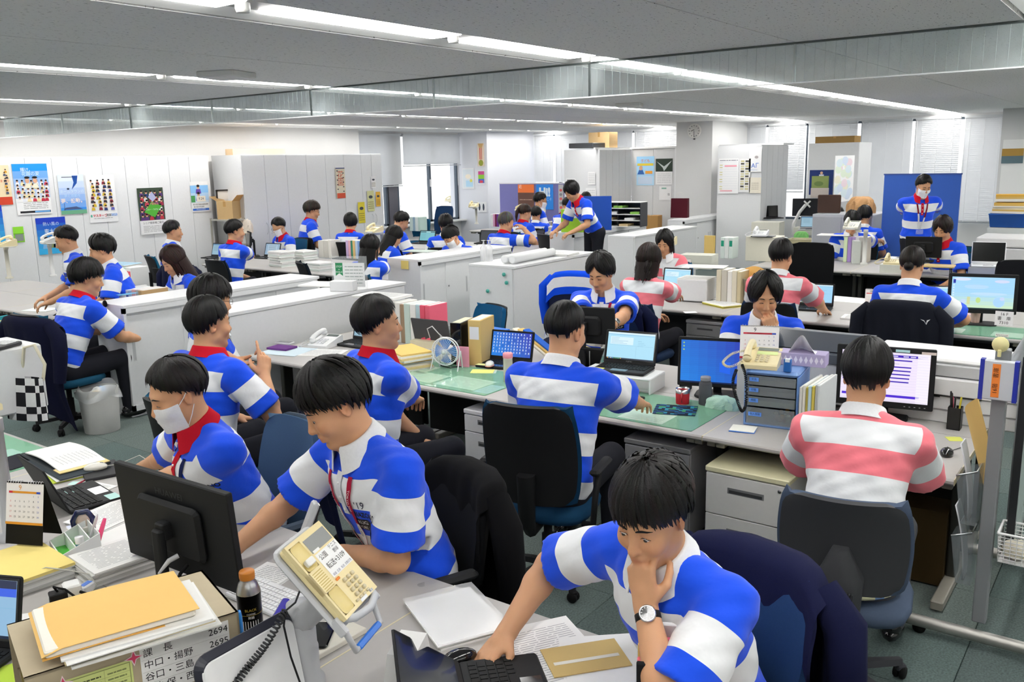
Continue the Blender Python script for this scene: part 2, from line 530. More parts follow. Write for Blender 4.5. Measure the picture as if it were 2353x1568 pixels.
# ---- hanging smoke screen of wired glass
GX=5.8
def glass_mat():
 m,nt,b=new_mat('wired_glass')
 N,L=nt.nodes,nt.links
 out=N['Material Output']
 tr=N.new('ShaderNodeBsdfTransparent');tr.inputs[0].default_value=(.94,.97,.97,1)
 gl=N.new('ShaderNodeBsdfGlossy');gl.inputs['Roughness'].default_value=.09;gl.inputs[0].default_value=(.9,.97,.97,1)
 tc=N.new('ShaderNodeTexCoord');nz=N.new('ShaderNodeTexNoise');nz.inputs['Scale'].default_value=2.2;nz.inputs['Detail'].default_value=5
 L.new(tc.outputs['Object'],nz.inputs['Vector'])
 df=N.new('ShaderNodeBsdfDiffuse');df.inputs[0].default_value=(.85,.92,.93,1)
 mr=N.new('ShaderNodeMapRange');mr.inputs['From Min'].default_value=.45;mr.inputs['From Max'].default_value=.75
 mr.inputs['To Min'].default_value=.03;mr.inputs['To Max'].default_value=.22
 L.new(nz.outputs['Fac'],mr.inputs['Value'])
 m1=N.new('ShaderNodeMixShader');L.new(mr.outputs[0],m1.inputs[0]);L.new(tr.outputs[0],m1.inputs[1]);L.new(df.outputs[0],m1.inputs[2])
 lw=N.new('ShaderNodeLayerWeight');pw=N.new('ShaderNodeMath');pw.operation='POWER';pw.inputs[1].default_value=3.5;L.new(lw.outputs['Facing'],pw.inputs[0])
 fr=N.new('ShaderNodeMapRange');fr.inputs['To Min'].default_value=.03;fr.inputs['To Max'].default_value=.45;L.new(pw.outputs[0],fr.inputs['Value'])
 m2=N.new('ShaderNodeMixShader');L.new(fr.outputs[0],m2.inputs[0]);L.new(m1.outputs[0],m2.inputs[1]);L.new(gl.outputs[0],m2.inputs[2])
 L.new(m2.outputs[0],out.inputs['Surface'])
 return m
WGLASS=glass_mat()
gs=MB().bx((GX-.014,Y0,H-.012),(GX+.014,Y1,H),'#5d6462').obj('trim_1',STEEL);gs['kind']='structure'
MB().bx((GX-.009,Y0,2.548),(GX+.009,Y1,2.556),'#f2f6f5').obj('bottom_edge',GLOSS,gs)
k=0
yj=[2.0+1.52*i for i in range(-4,8)]
for a,b in zip(yj[:-1],yj[1:]):
 MB().bx((GX-.004,a+.006,2.556),(GX+.004,b-.006,H-.012),'#d5e4e2').obj('pane',WGLASS,gs)
 w=MB()
 for q in range(1,24):
  y=a+(b-a)*q/24
  w.bx((GX-.0006,y-.0006,2.556),(GX+.0006,y+.0006,H-.012),'#aab5b3')
 stuff(w.obj('wires',STEEL,gs))
 MB().bx((GX-.008,a-.007,2.55),(GX+.008,a+.007,H-.005),'#4a5050' if k%2 else '#c9d0cf').obj('joint',STEEL,gs);k+=1
# ---- walls
WC='#e9e8e6'
w=MB();w.bx((X0-.2,13.45,0),(13.1,13.65,H+.1),WC);w.bx((12.9,13.65,0),(13.1,14.2,H+.1),WC)
struct('wall_left',w,WALL)
MB().bx((X0,13.42,0),(13.1,13.45,.09),'#5a5f60').obj('baseboard_left',MATTE)['kind']='structure'
w=MB();w.bx((X0-.2,Y0-.2,0),(X1+.2,Y0,H+.1),WC);struct('wall_right',w,WALL)
w=MB();w.bx((X0-.2,Y0,0),(X0,13.65,H+.1),WC);struct('wall_near',w,WALL)
w=MB();w.bx((13.1,14,0),(17.0,14.2,.72),WC);w.bx((13.1,14,2.76),(17.0,14.2,H+.1),WC);struct('wall_window_left',w,WALL)
wf=MB()
for x in(13.12,14.45,14.82,15.93,16.93):
 wf.bx((x-.03,14.05,.72),(x+.03,14.13,2.76),'#57606a')
wf.bx((14.5,14.03,.72),(14.78,14.12,2.76),'#6b6a70')
wf.bx((13.1,14.05,.72),(17,14.13,.78),'#57606a');wf.bx((13.1,14.05,2.7),(17,14.13,2.76),'#57606a')
wf.bx((15.905,14.04,1.55),(15.955,14.14,1.72),'#e7e7e7')
wo=struct('window_1',wf,STEEL)
PANEG=film_mat('window_glass',(.9,.97,1.0),.06,.02)
for a,b in((13.15,14.45),(14.82,15.9),(15.96,16.9)):
 MB().bx((a,14.085,.78),(b,14.095,2.7),'#ffffff').obj('pane',PANEG,wo)
MB().bx((13.1,13.8,.70),(17.0,14.02,.735),'#dededb').obj('window_sill',PAINT,wo)
w=MB();w.bx((18.9,Y0,0),(19.1,14.2,.75),WC);w.bx((18.9,Y0,2.74),(19.1,14.2,H+.1),WC)
for(a,b)in((-4.2,-1.0),):w.bx((18.9,a,.7),(19.1,b,2.8),WC)
struct('wall_far',w,WALL)
wf=MB()
for y in(-1,.8,2.6,4.08,5.1,6.2,7.7,9.3,11.05,12.4,13.6):
 wf.bx((18.98,y-.03,.75),(19.05,y+.03,2.74),'#57606a')
wf.bx((18.98,-1,.75),(19.05,14,.8),'#57606a');wf.bx((18.98,-1,2.7),(19.05,14,2.74),'#57606a')
wo2=struct('window_2',wf,STEEL)
ys=(-1,.8,2.6,4.08,5.1,6.2,7.7,9.3,11.05,12.4,13.6)
for a,b in zip(ys[:-1],ys[1:]):
 MB().bx((19.01,a+.03,.8),(19.02,b-.03,2.7),'#ffffff').obj('pane',PANEG,wo2)
def column(name,x0,x1,y0,y1,c,c2):
 m=MB();m.bx((x0,y0,0),(x1,y1,H+.05),c);struct(name,m,WALL)
column('trim_2',16.95,18.95,13.13,14.3,'#e4e5ea',WC)
column('trim_3',16.9,18.9,7.42,8.2,'#dcdcdb',WC)
column('trim_4',17.5,18.9,.3,2.41,'#cfcfce',WC)
m=MB();m.bx((17.46,.3,0),(17.5,2.36,2.28),'#e6e6e4');struct('trim_5',m,WALL)
def blind(name,label,a,b,axis,ztop,zbot,pos,ajar=0.0):
 """venetian blind hung across a window: head rail, slats, cords, bottom rail"""
 t=thing(name,label,'blind',(pos,(a+b)/2,0)if axis=='y' else((a+b)/2,pos,0),0 if axis=='y' else R(-90),'window blinds')
 L_=abs(b-a)/2-.01
 h=MB();h.bx((-.03,-L_,ztop-.04),(.03,L_,ztop),'#e0e2e3');h.obj('head_rail',PAINT,t)
 s=MB();n=int((ztop-.04-zbot)/.036)
 for i in range(n):
  z=ztop-.05-i*.036
  s.quad((-.012,-L_,z-.018),(-.012,L_,z-.018),(.010,L_,z+.018),(.010,-L_,z+.018),'#e6e8ea')
 stuff(s.obj('slats',BLIND,t))
 q=MB();q.bx((-.02,-L_,zbot-.02),(.02,L_,zbot),'#b9bcbe');q.obj('bottom_rail',PAINT,t)
 c=MB()
 for y in(-L_*.7,0,L_*.7):c.tube([(-.02,y,ztop-.02),(-.02,y,zbot-.01)],.003,'#f4f5f5',n=5)
 c.tube([(-.03,L_*.93,ztop-.05),(-.03,L_*.93,max(zbot-.5,.8))],.005,'#f4f5f5',n=5)
 c.obj('cord',PLASTIC,t)
blind('window_blind','venetian blind hanging low left of the open bright window',13.18,14.85,'x',2.75,1.62,13.93)
blind('window_blind','venetian blind half raised above the bright open window',14.9,16.92,'x',2.75,2.05,13.93)
blind('window_blind','glowing closed blind right of the corner column with wall ornament',12.4,13.0,'y',2.75,1.55,18.7)
blind('window_blind','wide closed blind above the purple poster partition',11.1,12.36,'y',2.75,1.55,18.7)
blind('window_blind','closed blind behind the carton on the tall cabinet',10.2,11.05,'y',2.75,1.2,18.72)
blind('window_blind','closed blind just left of the column with clock',8.3,10.16,'y',2.75,1.2,18.72)
blind('window_blind','closed blind right of the clock column',7.0,7.7,'y',2.75,1.2,18.72)
blind('window_blind','closed blind over the gap between grey cabinets',6.16,6.96,'y',2.75,1.35,18.72)
blind('window_blind','closed blind behind the brown carton on cabinet top',5.12,6.12,'y',2.75,.80,18.72)
blind('window_blind','closed blind left above the blue partition',4.1,5.06,'y',2.75,.80,18.72)
blind('window_blind','closed blind directly above the blue partition',3.25,4.06,'y',2.75,.80,18.72)
blind('window_blind','closed blind between blue partition and the grey pillar',2.5,3.21,'y',2.75,.80,18.72)
# === PEOPLE: one continuous body grown from a distance field
class Field:
 def __init__(self,lo,hi,h):
  self.h=h;self.lo=np.array(lo,np.float32)
  self.n=np.maximum(np.ceil((np.array(hi)-np.array(lo))/h).astype(int)+1,4)
  self.D=np.full(self.n,1.0,np.float32)
 def _sub(self,lo,hi):
  a=np.clip(np.floor((np.array(lo)-self.lo)/self.h).astype(int),0,self.n-1)
  b=np.clip(np.ceil((np.array(hi)-self.lo)/self.h).astype(int)+1,1,self.n)
  if np.any(b<=a):return None,None
  g=[self.lo[i]+self.h*np.arange(a[i],b[i],dtype=np.float32)for i in range(3)]
  return tuple(slice(a[i],b[i])for i in range(3)),np.meshgrid(*g,indexing='ij',sparse=True)
 def _mix(self,sl,d,k,cut=False):
  e=self.D[sl]
  if cut:
   if k>0:
    q=np.maximum(k-np.abs(e+d),0)/k
    self.D[sl]=np.maximum(e,-d)+q*q*k*.25
   else:self.D[sl]=np.maximum(e,-d)
  else:
   if k>0:
    q=np.maximum(k-np.abs(e-d),0)/k
    self.D[sl]=np.minimum(e,d)-q*q*k*.25
   else:self.D[sl]=np.minimum(e,d)
 def cap(self,a,b,ra,rb,k=.01,cut=False):
  a,b=np.array(a,np.float32),np.array(b,np.float32)
  m=max(ra,rb)+k+3*self.h
  sl,g=self._sub(np.minimum(a,b)-m,np.maximum(a,b)+m)
  if sl is None:return
  ba=b-a;L2=max(float(ba@ba),1e-9)
  t=np.clip(sum((g[i]-a[i])*ba[i]for i in range(3))/L2,0,1)
  d=np.sqrt(sum((g[i]-a[i]-t*ba[i])**2 for i in range(3)))-(ra+(rb-ra)*t)
  self._mix(sl,d.astype(np.float32),k,cut)
 def ell(self,c,r,M=None,k=.01,cut=False):
  """ellipsoid; M's columns are its axes"""
  c=np.array(c,np.float32);r=np.array(r,np.float32)
  m=float(max(r))+k+3*self.h
  sl,g=self._sub(c-m,c+m)
  if sl is None:return
  p=[g[i]-c[i]for i in range(3)]
  if M is not None:
   p=[M[0][j]*p[0]+M[1][j]*p[1]+M[2][j]*p[2]for j in range(3)]
  k0=np.sqrt(sum((p[i]/r[i])**2 for i in range(3)))
  k1=np.sqrt(sum((p[i]/r[i]**2)**2 for i in range(3)))
  d=k0*(k0-1)/np.maximum(k1,1e-6)
  self._mix(sl,d.astype(np.float32),k,cut)
 def plane_cut(self,c,nrm,rad):
  """remove what lies beyond a plane, near a point"""
  c=np.array(c,np.float32);nrm=np.array(nrm,np.float32)
  sl,g=self._sub(c-rad,c+rad)
  if sl is None:return
  d=sum((g[i]-c[i])*nrm[i]for i in range(3))
  r=np.sqrt(sum((g[i]-c[i])**2 for i in range(3)))
  self.D[sl]=np.where(r<rad*.98,np.maximum(self.D[sl],d),self.D[sl])
 def wrinkle(self,fn):
  g=[self.lo[i]+self.h*np.arange(self.n[i],dtype=np.float32)for i in range(3)]
  G=np.meshgrid(*g,indexing='ij',sparse=True)
  self.D+=np.where(np.abs(self.D)<.05,fn(*G),0).astype(np.float32)
 def surface(self):
  D=self.D;S=D<0
  c=S[:-1,:-1,:-1].astype(np.int8)
  for(i,j,k)in((1,0,0),(0,1,0),(0,0,1),(1,1,0),(1,0,1),(0,1,1),(1,1,1)):
   c=c+S[i:D.shape[0]-1+i,j:D.shape[1]-1+j,k:D.shape[2]-1+k]
  act=(c>0)&(c<8)
  idx=np.argwhere(act)
  cell=np.full(act.shape,-1,np.int32);cell[act]=np.arange(len(idx))
  off=[(i,j,k)for i in(0,1)for j in(0,1)for k in(0,1)]
  val=np.stack([D[idx[:,0]+o[0],idx[:,1]+o[1],idx[:,2]+o[2]]for o in off],1)
  acc=np.zeros((len(idx),3));cnt=np.zeros(len(idx))
  for a in range(8):
   for b in range(a+1,8):
    da=np.array(off[b])-np.array(off[a])
    if np.abs(da).sum()!=1:continue
    va,vb=val[:,a],val[:,b]
    cr=(va<0)!=(vb<0)
    t=np.where(cr,va/np.where(cr,va-vb,1),0)
    p=np.array(off[a])[None]+t[:,None]*da[None]
    acc+=np.where(cr[:,None],p,0);cnt+=cr
  V=(idx+acc/cnt[:,None])*self.h+self.lo
  F=[]
  for ax in range(3):
   o=[0,0,0];o[ax]=1
   A=S[:S.shape[0]-o[0],:S.shape[1]-o[1],:S.shape[2]-o[2]];B=S[o[0]:,o[1]:,o[2]:]
   e=np.argwhere(A!=B)
   u,w=[(1,2),(2,0),(0,1)][ax]
   e=e[(e[:,u]>0)&(e[:,w]>0)&(e[:,u]<cell.shape[u])&(e[:,w]<cell.shape[w])]
   def gc(du,dw):
    q=e.copy();q[:,u]+=du;q[:,w]+=dw
    return cell[q[:,0],q[:,1],q[:,2]]
   q=np.stack([gc(-1,-1),gc(0,-1),gc(0,0),gc(-1,0)],1)
   fl=A[e[:,0],e[:,1],e[:,2]]
   q=np.where(fl[:,None],q,q[:,::-1])
   F.append(q[(q>=0).all(1)])
  return V,np.concatenate(F)
def np_mesh(name,V,F,mat,col=None,extra=None):
 me=bpy.data.meshes.new(name)
 me.vertices.add(len(V));me.vertices.foreach_set('co',np.asarray(V,np.float32).ravel())
 F=np.asarray(F,np.int32)
 me.loops.add(F.size);me.loops.foreach_set('vertex_index',F.ravel())
 me.polygons.add(len(F));me.polygons.foreach_set('loop_start',np.arange(0,F.size,F.shape[1],dtype=np.int32))
 me.polygons.foreach_set('use_smooth',np.ones(len(F),bool))
 if col is not None:
  c=np.ones((len(V),4),np.float32);c[:,:3]=col
  a=me.color_attributes.new('Col','FLOAT_COLOR','POINT');a.data.foreach_set('color',c.ravel())
 for k,v in(extra or{}).items():
  a=me.attributes.new(k,'FLOAT','POINT');a.data.foreach_set('value',np.asarray(v,np.float32))
 me.materials.append(mat);me.update();me.validate()
 return me
def V3(*a):return np.array(a,float)
def unit(v):return v/max(np.linalg.norm(v),1e-9)
def axang(v,ax,a):
 ax=unit(ax);return v*math.cos(a)+np.cross(ax,v)*math.sin(a)+ax*(ax@v)*(1-math.cos(a))
# ---- knitted shirt cloth: bands follow the body and, separately, the sleeves
def shirt_mat(name,bands,sleeve,ca,cb):
 m,nt,b=new_mat(name)
 N,L=nt.nodes,nt.links
 def ramp(attr,stops,span):
  a=N.new('ShaderNodeAttribute');a.attribute_name=attr
  mr=N.new('ShaderNodeMapRange');mr.inputs['From Max'].default_value=span
  L.new(a.outputs['Fac'],mr.inputs['Value'])
  cr=N.new('ShaderNodeValToRGB');cr.color_ramp.interpolation='CONSTANT'
  e=cr.color_ramp.elements
  for i,s in enumerate(stops):
   q=e[i]if i<2 else e.new(s/span)
   q.position=s/span
  for i,s in enumerate(stops):
   q=min(e,key=lambda z:abs(z.position-s/span))
   q.color=(*lin(ca if i%2==0 else cb),1)
  L.new(mr.outputs[0],cr.inputs['Fac'])
  return cr
 r1,r2=ramp('body_down',bands,1.0),ramp('sleeve_down',sleeve,1.0)
 w=N.new('ShaderNodeAttribute');w.attribute_name='on_sleeve'
 gt=N.new('ShaderNodeMath');gt.operation='GREATER_THAN';gt.inputs[1].default_value=0.0
 L.new(w.outputs['Fac'],gt.inputs[0])
 mx=N.new('ShaderNodeMix');mx.data_type='RGBA'
 L.new(gt.outputs[0],mx.inputs['Factor']);L.new(r1.outputs[0],mx.inputs['A']);L.new(r2.outputs[0],mx.inputs['B'])
 L.new(mx.outputs['Result'],b.inputs['Base Color'])
 b.inputs['Roughness'].default_value=.8;b.inputs['Specular IOR Level'].default_value=.25
 b.inputs['Sheen Weight'].default_value=.15
 tc=N.new('ShaderNodeTexCoord');nz=N.new('ShaderNodeTexNoise');nz.inputs['Scale'].default_value=700
 n2=N.new('ShaderNodeTexNoise');n2.inputs['Scale'].default_value=14;n2.inputs['Detail'].default_value=3
 L.new(tc.outputs['Object'],nz.inputs['Vector']);L.new(tc.outputs['Object'],n2.inputs['Vector'])
 b1=N.new('ShaderNodeBump');b1.inputs['Strength'].default_value=.12;b1.inputs['Distance'].default_value=.001
 b2=N.new('ShaderNodeBump');b2.inputs['Strength'].default_value=.35;b2.inputs['Distance'].default_value=.012
 L.new(nz.outputs['Fac'],b1.inputs['Height']);L.new(n2.outputs['Fac'],b2.inputs['Height'])
 L.new(b2.outputs[0],b1.inputs['Normal']);L.new(b1.outputs[0],b.inputs['Normal'])
 return m
BLUE,WHITE,PINK='#1450e6','#eceef0','#f5808c'
SHIRTS={'blue':shirt_mat('blue_white_rugby_knit',[0,.075,.175,.29,.39,.50,.60,.70],[0,.115,.215],BLUE,WHITE),'white':shirt_mat('white_blue_rugby_knit',[0,.015,.075,.19,.29,.40,.50,.60],[0,.03,.14,.24],BLUE,WHITE),'pink':shirt_mat('pink_white_rugby_knit',[0,.035,.13,.225,.325,.415,.515,.60],[0,.10,.20],PINK,'#e8eaec'),}
HS=np.array([1.0,.955,1.075])
HEADC=dict(skin='#cf9c76',hair='#0c0a09')
def ik(S,W,l1,l2,pole):
 d=W-S;L=np.linalg.norm(d)
 Lm=(l1+l2)*.995
 if L>Lm:W=S+d/L*Lm;d=W-S;L=Lm
 L=max(L,abs(l1-l2)+.01)
 u=d/L
 a=(l1*l1-l2*l2+L*L)/(2*L)
 h=math.sqrt(max(l1*l1-a*a,0))
 p=pole-u*(pole@u)
 return S+u*a+unit(p)*h,W
def hand(F,W,d,n,side,S,curl,spread=.0,thumb=.5,far=False):
 """palm, four jointed fingers of unequal length and a thumb leaving the side of the palm; side +1 left, -1 right"""
 d=unit(d);n=unit(n-d*(n@d));t=np.cross(n,d)*side
 pal=.088*S
 kn=[(.029,.086),(.010,.090),(-.010,.087),(-.027,.080)]
 ln=[(.041,.025,.020),(.045,.028,.021),(.042,.026,.021),(.033,.020,.018)]
 F.ell(W+d*.045*S-n*.001,(.050*S,.038*S,.0145*S),np.stack([d,t,n],1),k=.012)
 F.cap(W-d*.01,W+d*.03*S,.026*S,.024*S,k=.015)
 tips=[]
 for q in range(4):
  y,x=kn[q]
  b0=W+d*.02*S+t*y*.6*S
  k0=W+d*x*S+t*y*S
  F.cap(b0,k0,.0125*S,.0108*S,k=.008)
  ang=0;p=k0;r=.0092*S*(.92 if q==3 else 1)
  fd=unit(d+t*(spread*(1.5-q)))
  cv=curl[q]if isinstance(curl[0],(tuple,list))else curl
  for s in range(3):
   ang+=cv[s]
   dd=fd*math.cos(ang)+n*math.sin(ang)
   e=p+dd*ln[q][s]*S
   F.cap(p,e,r,r*.90,k=.003 if s==0 else .002)
   p=e;r*=.9
  tips.append(p)
 b=W+d*.018*S+t*.026*S+n*.006*S
 td=unit(d*.75+t*.75+n*thumb*.6)
 m=b+td*.040*S
 F.cap(b,m,.0155*S,.0115*S,k=.012)
 td2=unit(d*.95+t*(.35-thumb*.4)+n*thumb)
 e=m+td2*.030*S;F.cap(m,e,.0108*S,.0095*S,k=.004)
 td3=unit(d+t*(.1-thumb*.5)+n*thumb*1.1)
 F.cap(e,e+td3*.022*S,.0095*S,.008*S,k=.003)
 return tips,t
POSES={'mouse':(.25,.45,.35),'relax':(.45,.55,.35),'fist':(1.25,1.5,.9),'flat':(.08,.12,.1),'hold':(.7,.8,.4),'type':(.35,.6,.4),'point':[(.1,.15,.1),(.7,.9,.6),(.9,1.1,.7),(1.,1.2,.8)],'chin':[(.75,1.0,.7),(.95,1.2,.8),(1.1,1.3,.8),(1.2,1.3,.8)]}
def person(label,px,py,z,face,lean=12,turn=0,hy=0,hp=10,hr=0,hair='short',shirt='blue',collar='red',S=1.08,rh=None,lh=None,rpose='relax',lpose='relax',rn=None,ln=None,rd=None,ld=None,rpole=None,lpole=None,vox=.007,legs='sit',legs_col='#23242a',mask=False,glasses=False,skin=None,haircol=None,detail=True,group=None,lanyard=None,print_=None,beard=False,eye_open=.5,shoes=True,knees=None,hair_n=None,sleeve_len=.82,bulk=1.0,ear=True,watch=None,logo=None):
 """label, head centre in the photo and its height, facing angle in the room, lean of the back ..."""
 rng=random.Random(label)
 H=np.array(at(px,py,z))
 f=R(face);F=V3(math.cos(f),math.sin(f),0);Lf=V3(-math.sin(f),math.cos(f),0);U=V3(0,0,1)
 tf=R(turn);Sh=Lf*math.cos(tf)+F*-math.sin(tf)
 Fc=np.cross(Sh,U)
 a=R(face+turn+hy);hx=V3(math.cos(a),math.sin(a),0);hyv=V3(-math.sin(a),math.cos(a),0)
 p_=R(hp);hX=hx*math.cos(p_)-U*math.sin(p_);hZ=U*math.cos(p_)+hx*math.sin(p_)
 hY=axang(hyv,hX,R(hr));hZ=axang(hZ,hX,R(hr))
 HM=np.stack([hX,hY,hZ],1)
 hl=lambda x,y,z_:H+HM@(V3(x,y,z_)*HS*S)
 la=R(lean)
 spine=unit(F*math.sin(la)+U*math.cos(la))
 N=hl(-.015,0,-.06)-(spine*.6+hZ*.4)*.105*S
 sit=legs=='sit'
 hip=N-spine*.50*S
 if sit and hip[2]<.47:hip[2]=.47
 if legs=='stand':hip[2]=max(hip[2],.80)
 sp=unit(N-hip);Ls=np.linalg.norm(N-hip)
 Fn=unit(F-sp*(F@sp));Fcn=unit(Fc-sp*(Fc@sp));Shn=unit(np.cross(sp,Fcn))*(1 if np.dot(np.cross(sp,Fcn),Sh)>0 else-1)
 sc=N-sp*.050*S
 J={1:sc+Shn*.175*S*bulk,-1:sc-Shn*.175*S*bulk}
 l1,l2=.285*S,.245*S
 tgt={1:lh,-1:rh};El,Wr={},{}
 for s in(1,-1):
  T=tgt[s]
  if T is None:
   T=J[s]+(F*.28-U*.36-Lf*s*-.02)*S
  elif isinstance(T,tuple)and len(T)==4:
   T=N+(F*T[0]+Lf*T[1]+U*T[2])*S
  else:
   T=np.array(at(*T))
  pl={1:lpole,-1:rpole}[s]
  pole=(F*pl[0]+Lf*pl[1]+U*pl[2])if pl else(-U*.8+Lf*s*.5-F*.35)
  El[s],Wr[s]=ik(J[s],T,l1,l2,pole)
# ------- skin
 pts=np.stack([H,N,J[1],J[-1],El[1],El[-1],Wr[1],Wr[-1]])
 lo,hi=pts.min(0)-.23,pts.max(0)+.23
 B=Field(lo,hi,vox)
 E3=HM
 def hell(c,r,k=.015,cut=False,M=None):B.ell(hl(*c),np.array(r)*HS*S,E3 if M is None else E3@M,k*S,cut)
 def hcap(a_,b_,ra,rb,k=.012,cut=False):B.cap(hl(*a_),hl(*b_),ra*S,rb*S,k*S,cut)
 hell((-.014,0,.032),(.095,.074,.083),k=0)
 hell((.028,0,-.022),(.064,.061,.085),k=.03)
 hcap((.005,.040,-.060),(.058,.012,-.096),.026,.018,k=.03)
 hcap((.005,-.040,-.060),(.058,-.012,-.096),.026,.018,k=.03)
 hell((.066,0,-.098),(.020,.022,.016),k=.02)
 if detail:
  hcap((.074,-.030,.020),(.074,.030,.020),.014,.014,k=.02)
  for s in(1,-1):
   hell((.062,s*.040,-.030),(.024,.022,.022),k=.025)
   hell((.099,s*.031,.003),(.017,.019,.010),k=.012,cut=True)
   hell((.0760,s*.031,.001),(.0140,.0160,.0125),k=.004)
  hcap((.086,0,.006),(.105,0,-.030),.0075,.0105,k=.012)
  hell((.100,0,-.034),(.013,.0115,.0100),k=.008)
  for s in(1,-1):
   hell((.092,s*.012,-.037),(.0095,.0065,.0065),k=.005)
   hell((.0985,s*.0075,-.0440),(.005,.0035,.0025),k=.003,cut=True)
  hell((.082,0,-.062),(.014,.026,.018),k=.015)
  hcap((.0915,-.013,-.0605),(.0915,.013,-.0605),.0058,.0058,k=.006)
  hcap((.0895,-.011,-.0725),(.0895,.011,-.0725),.0068,.0068,k=.006)
  hcap((.0985,-.020,-.0662),(.0985,.020,-.0662),.0022,.0022,k=.004,cut=True)
  hell((.088,0,-.084),(.010,.018,.004),k=.006,cut=True)
  if eye_open>0 and vox<.006:
   for s in(1,-1):
    hell((.0905,s*.031,-.002),(.010,.0125,.0030+.002*eye_open),k=.0015,cut=True)
 else:
  hcap((.082,0,.0),(.100,0,-.032),.010,.012,k=.015)
 if ear:
  for s in(1,-1):
   c,q=math.cos(R(18)*s),math.sin(R(18)*s)
   M=np.array([[c,-q,0],[q,c,0],[0,0,1.0]])
   hell((-.012,s*.076,-.004),(.018,.0075,.031),k=.006,M=M)
   if detail:hell((-.006,s*.083,-.002),(.010,.005,.019),k=.004,cut=True,M=M)
 B.cap(hl(-.022,0,-.045),N+sp*.01,.054*S,.060*S,k=.03)
 B.cap(N-sp*.0,N-sp*.12*S,.066*S,.10*S,k=.05)
 for s in(1,-1):
  B.cap(J[s]-Shn*s*.05,J[s],.05*S,.052*S,k=.03)
  B.cap(J[s],El[s],.050*S,.0405*S,k=.02)
  mid=El[s]+(Wr[s]-El[s])*.28
  B.cap(El[s],mid,.040*S,.0415*S,k=.02);B.cap(mid,Wr[s],.0415*S,.027*S,k=.02)
  fd=unit(Wr[s]-El[s])
  dd={1:ld,-1:rd}[s];nn={1:ln,-1:rn}[s]
  conv=lambda q:F*q[0]+Lf*q[1]+U*q[2]
  d_=conv(dd)if dd else unit(fd*.8+V3(fd[0],fd[1],0)*.4)
  n_=conv(nn)if nn else-U+Lf*s*-.15
  po={1:lpose,-1:rpose}[s]
  hand(B,Wr[s],d_,n_,s,S,POSES[po],spread=.10 if po in('mouse','flat','type')else .03,thumb=.35 if po in('mouse','flat','type')else .9)
 Vb,Fb=B.surface()
 sk=np.array(lin(skin or HEADC['skin']));col=np.tile(sk,(len(Vb),1))
 loc=(Vb-H)@HM/S/HS
 if detail:
  def spot(c,r,tint,amt):
   w=np.exp(-(((loc-np.array(c))/np.array(r))**2).sum(1))*amt
   return w[:,None]*(np.array(tint)-1)
  mul=np.ones_like(col)
  mul+=spot((.094,0,-.066),(.012,.019,.009),(.86,.55,.55),.8)
  for s in(1,-1):
   mul+=spot((.075,s*.042,-.03),(.03,.02,.02),(1.03,.86,.84),.6)
   mul+=spot((-.01,s*.083,0),(.03,.02,.035),(1.0,.80,.76),.7)
   mul+=spot((.085,s*.031,.001),(.02,.017,.010),(.86,.78,.74),.5)
  mul+=spot((.11,0,-.034),(.015,.015,.012),(1.0,.86,.84),.5)
  if beard:
   mul+=spot((.09,0,-.052),(.02,.024,.007),(.28,.26,.27),1.0)
   mul+=spot((.075,0,-.098),(.03,.022,.018),(.35,.33,.34),1.0)
   mul+=spot((.03,0,-.105),(.05,.06,.03),(.78,.78,.80),.6)
  else:
   mul+=spot((.06,0,-.09),(.05,.05,.03),(.93,.92,.93),.6)
  col=np.clip(col*np.clip(mul,.1,1.2),0,1)
 bvh_body=BVHTree.FromPolygons([Vector(v)for v in Vb],[tuple(map(int,q))for q in Fb])
 base=V3(hip[0],hip[1],0)
 root=thing('person',label,'person',tuple(base),0,group)
 off=base
 def link(name,me,lab=None,parent=root):
  o=bpy.data.objects.new(name,me);COL.objects.link(o);o.parent=parent
  if parent is not root:pass
  if lab:o['label']=lab
  return o
 link('body',np_mesh('body',Vb-off,Fb,SKIN,col))
# ------- shirt
 hv=max(.009,vox*1.5)
 hem=hip-sp*.06
 ends={s:J[s]+(El[s]-J[s])*sleeve_len for s in(1,-1)}
 pts=np.stack([N,hem,J[1],J[-1],ends[1],ends[-1]])
 G=Field(pts.min(0)-.26,pts.max(0)+.26,hv)
 M3=np.stack([Fcn,Shn,sp],1);Mh=np.stack([Fn,unit(np.cross(sp,Fn)),sp],1)
 kk=.06*S
 b_=bulk
 G.ell(hip+sp*.03,(.118*S*b_,.175*S*b_,.15*S),Mh,0)
 G.ell(hip+sp*Ls*.40,(.112*S*b_,.168*S*b_,.17*S),Mh,kk)
 G.ell(hip+sp*Ls*.70+Fcn*.012,(.116*S*b_,.176*S*b_,.155*S),M3,kk)
 G.ell(N-sp*.085*S,(.090*S*b_,.150*S*b_,.085*S),M3,kk)
 for s in(1,-1):
  G.cap(N+sp*.012-Fcn*.01,J[s]-sp*.004,.050*S,.056*S,.05)
  G.cap(J[s],ends[s],.068*S,.079*S*(.95+.1*b_),.035)
 G.cap(N-sp*.03,N+sp*.020,.068*S,.064*S,.03)
 ph=[rng.uniform(0,6)for _ in range(6)]
 def wr(x,y,z_):
  return(.0045*np.sin(x*31+z_*17+ph[0])*np.sin(y*27-z_*23+ph[1])+.003*np.sin((x+y)*55+z_*38+ph[2])*np.sin(z_*46+ph[3]))
 G.wrinkle(wr)
 for s in(1,-1):
  ad=unit(El[s]-J[s])
  G.plane_cut(ends[s],ad,.135*S)
  G.cap(ends[s]-ad*.045,ends[s]+ad*.09,.056*S,.066*S,0,cut=True)
 G.plane_cut(hem-sp*.10,-sp,.30)
 G.cap(N+sp*.005,N+sp*.12,.058*S,.064*S,0,cut=True)
 Vs,Fs=G.surface()
 bd=(N+sp*.035*S-Vs)@sp/S
 sl_d=np.full(len(Vs),0.0);on=np.full(len(Vs),-1.0)
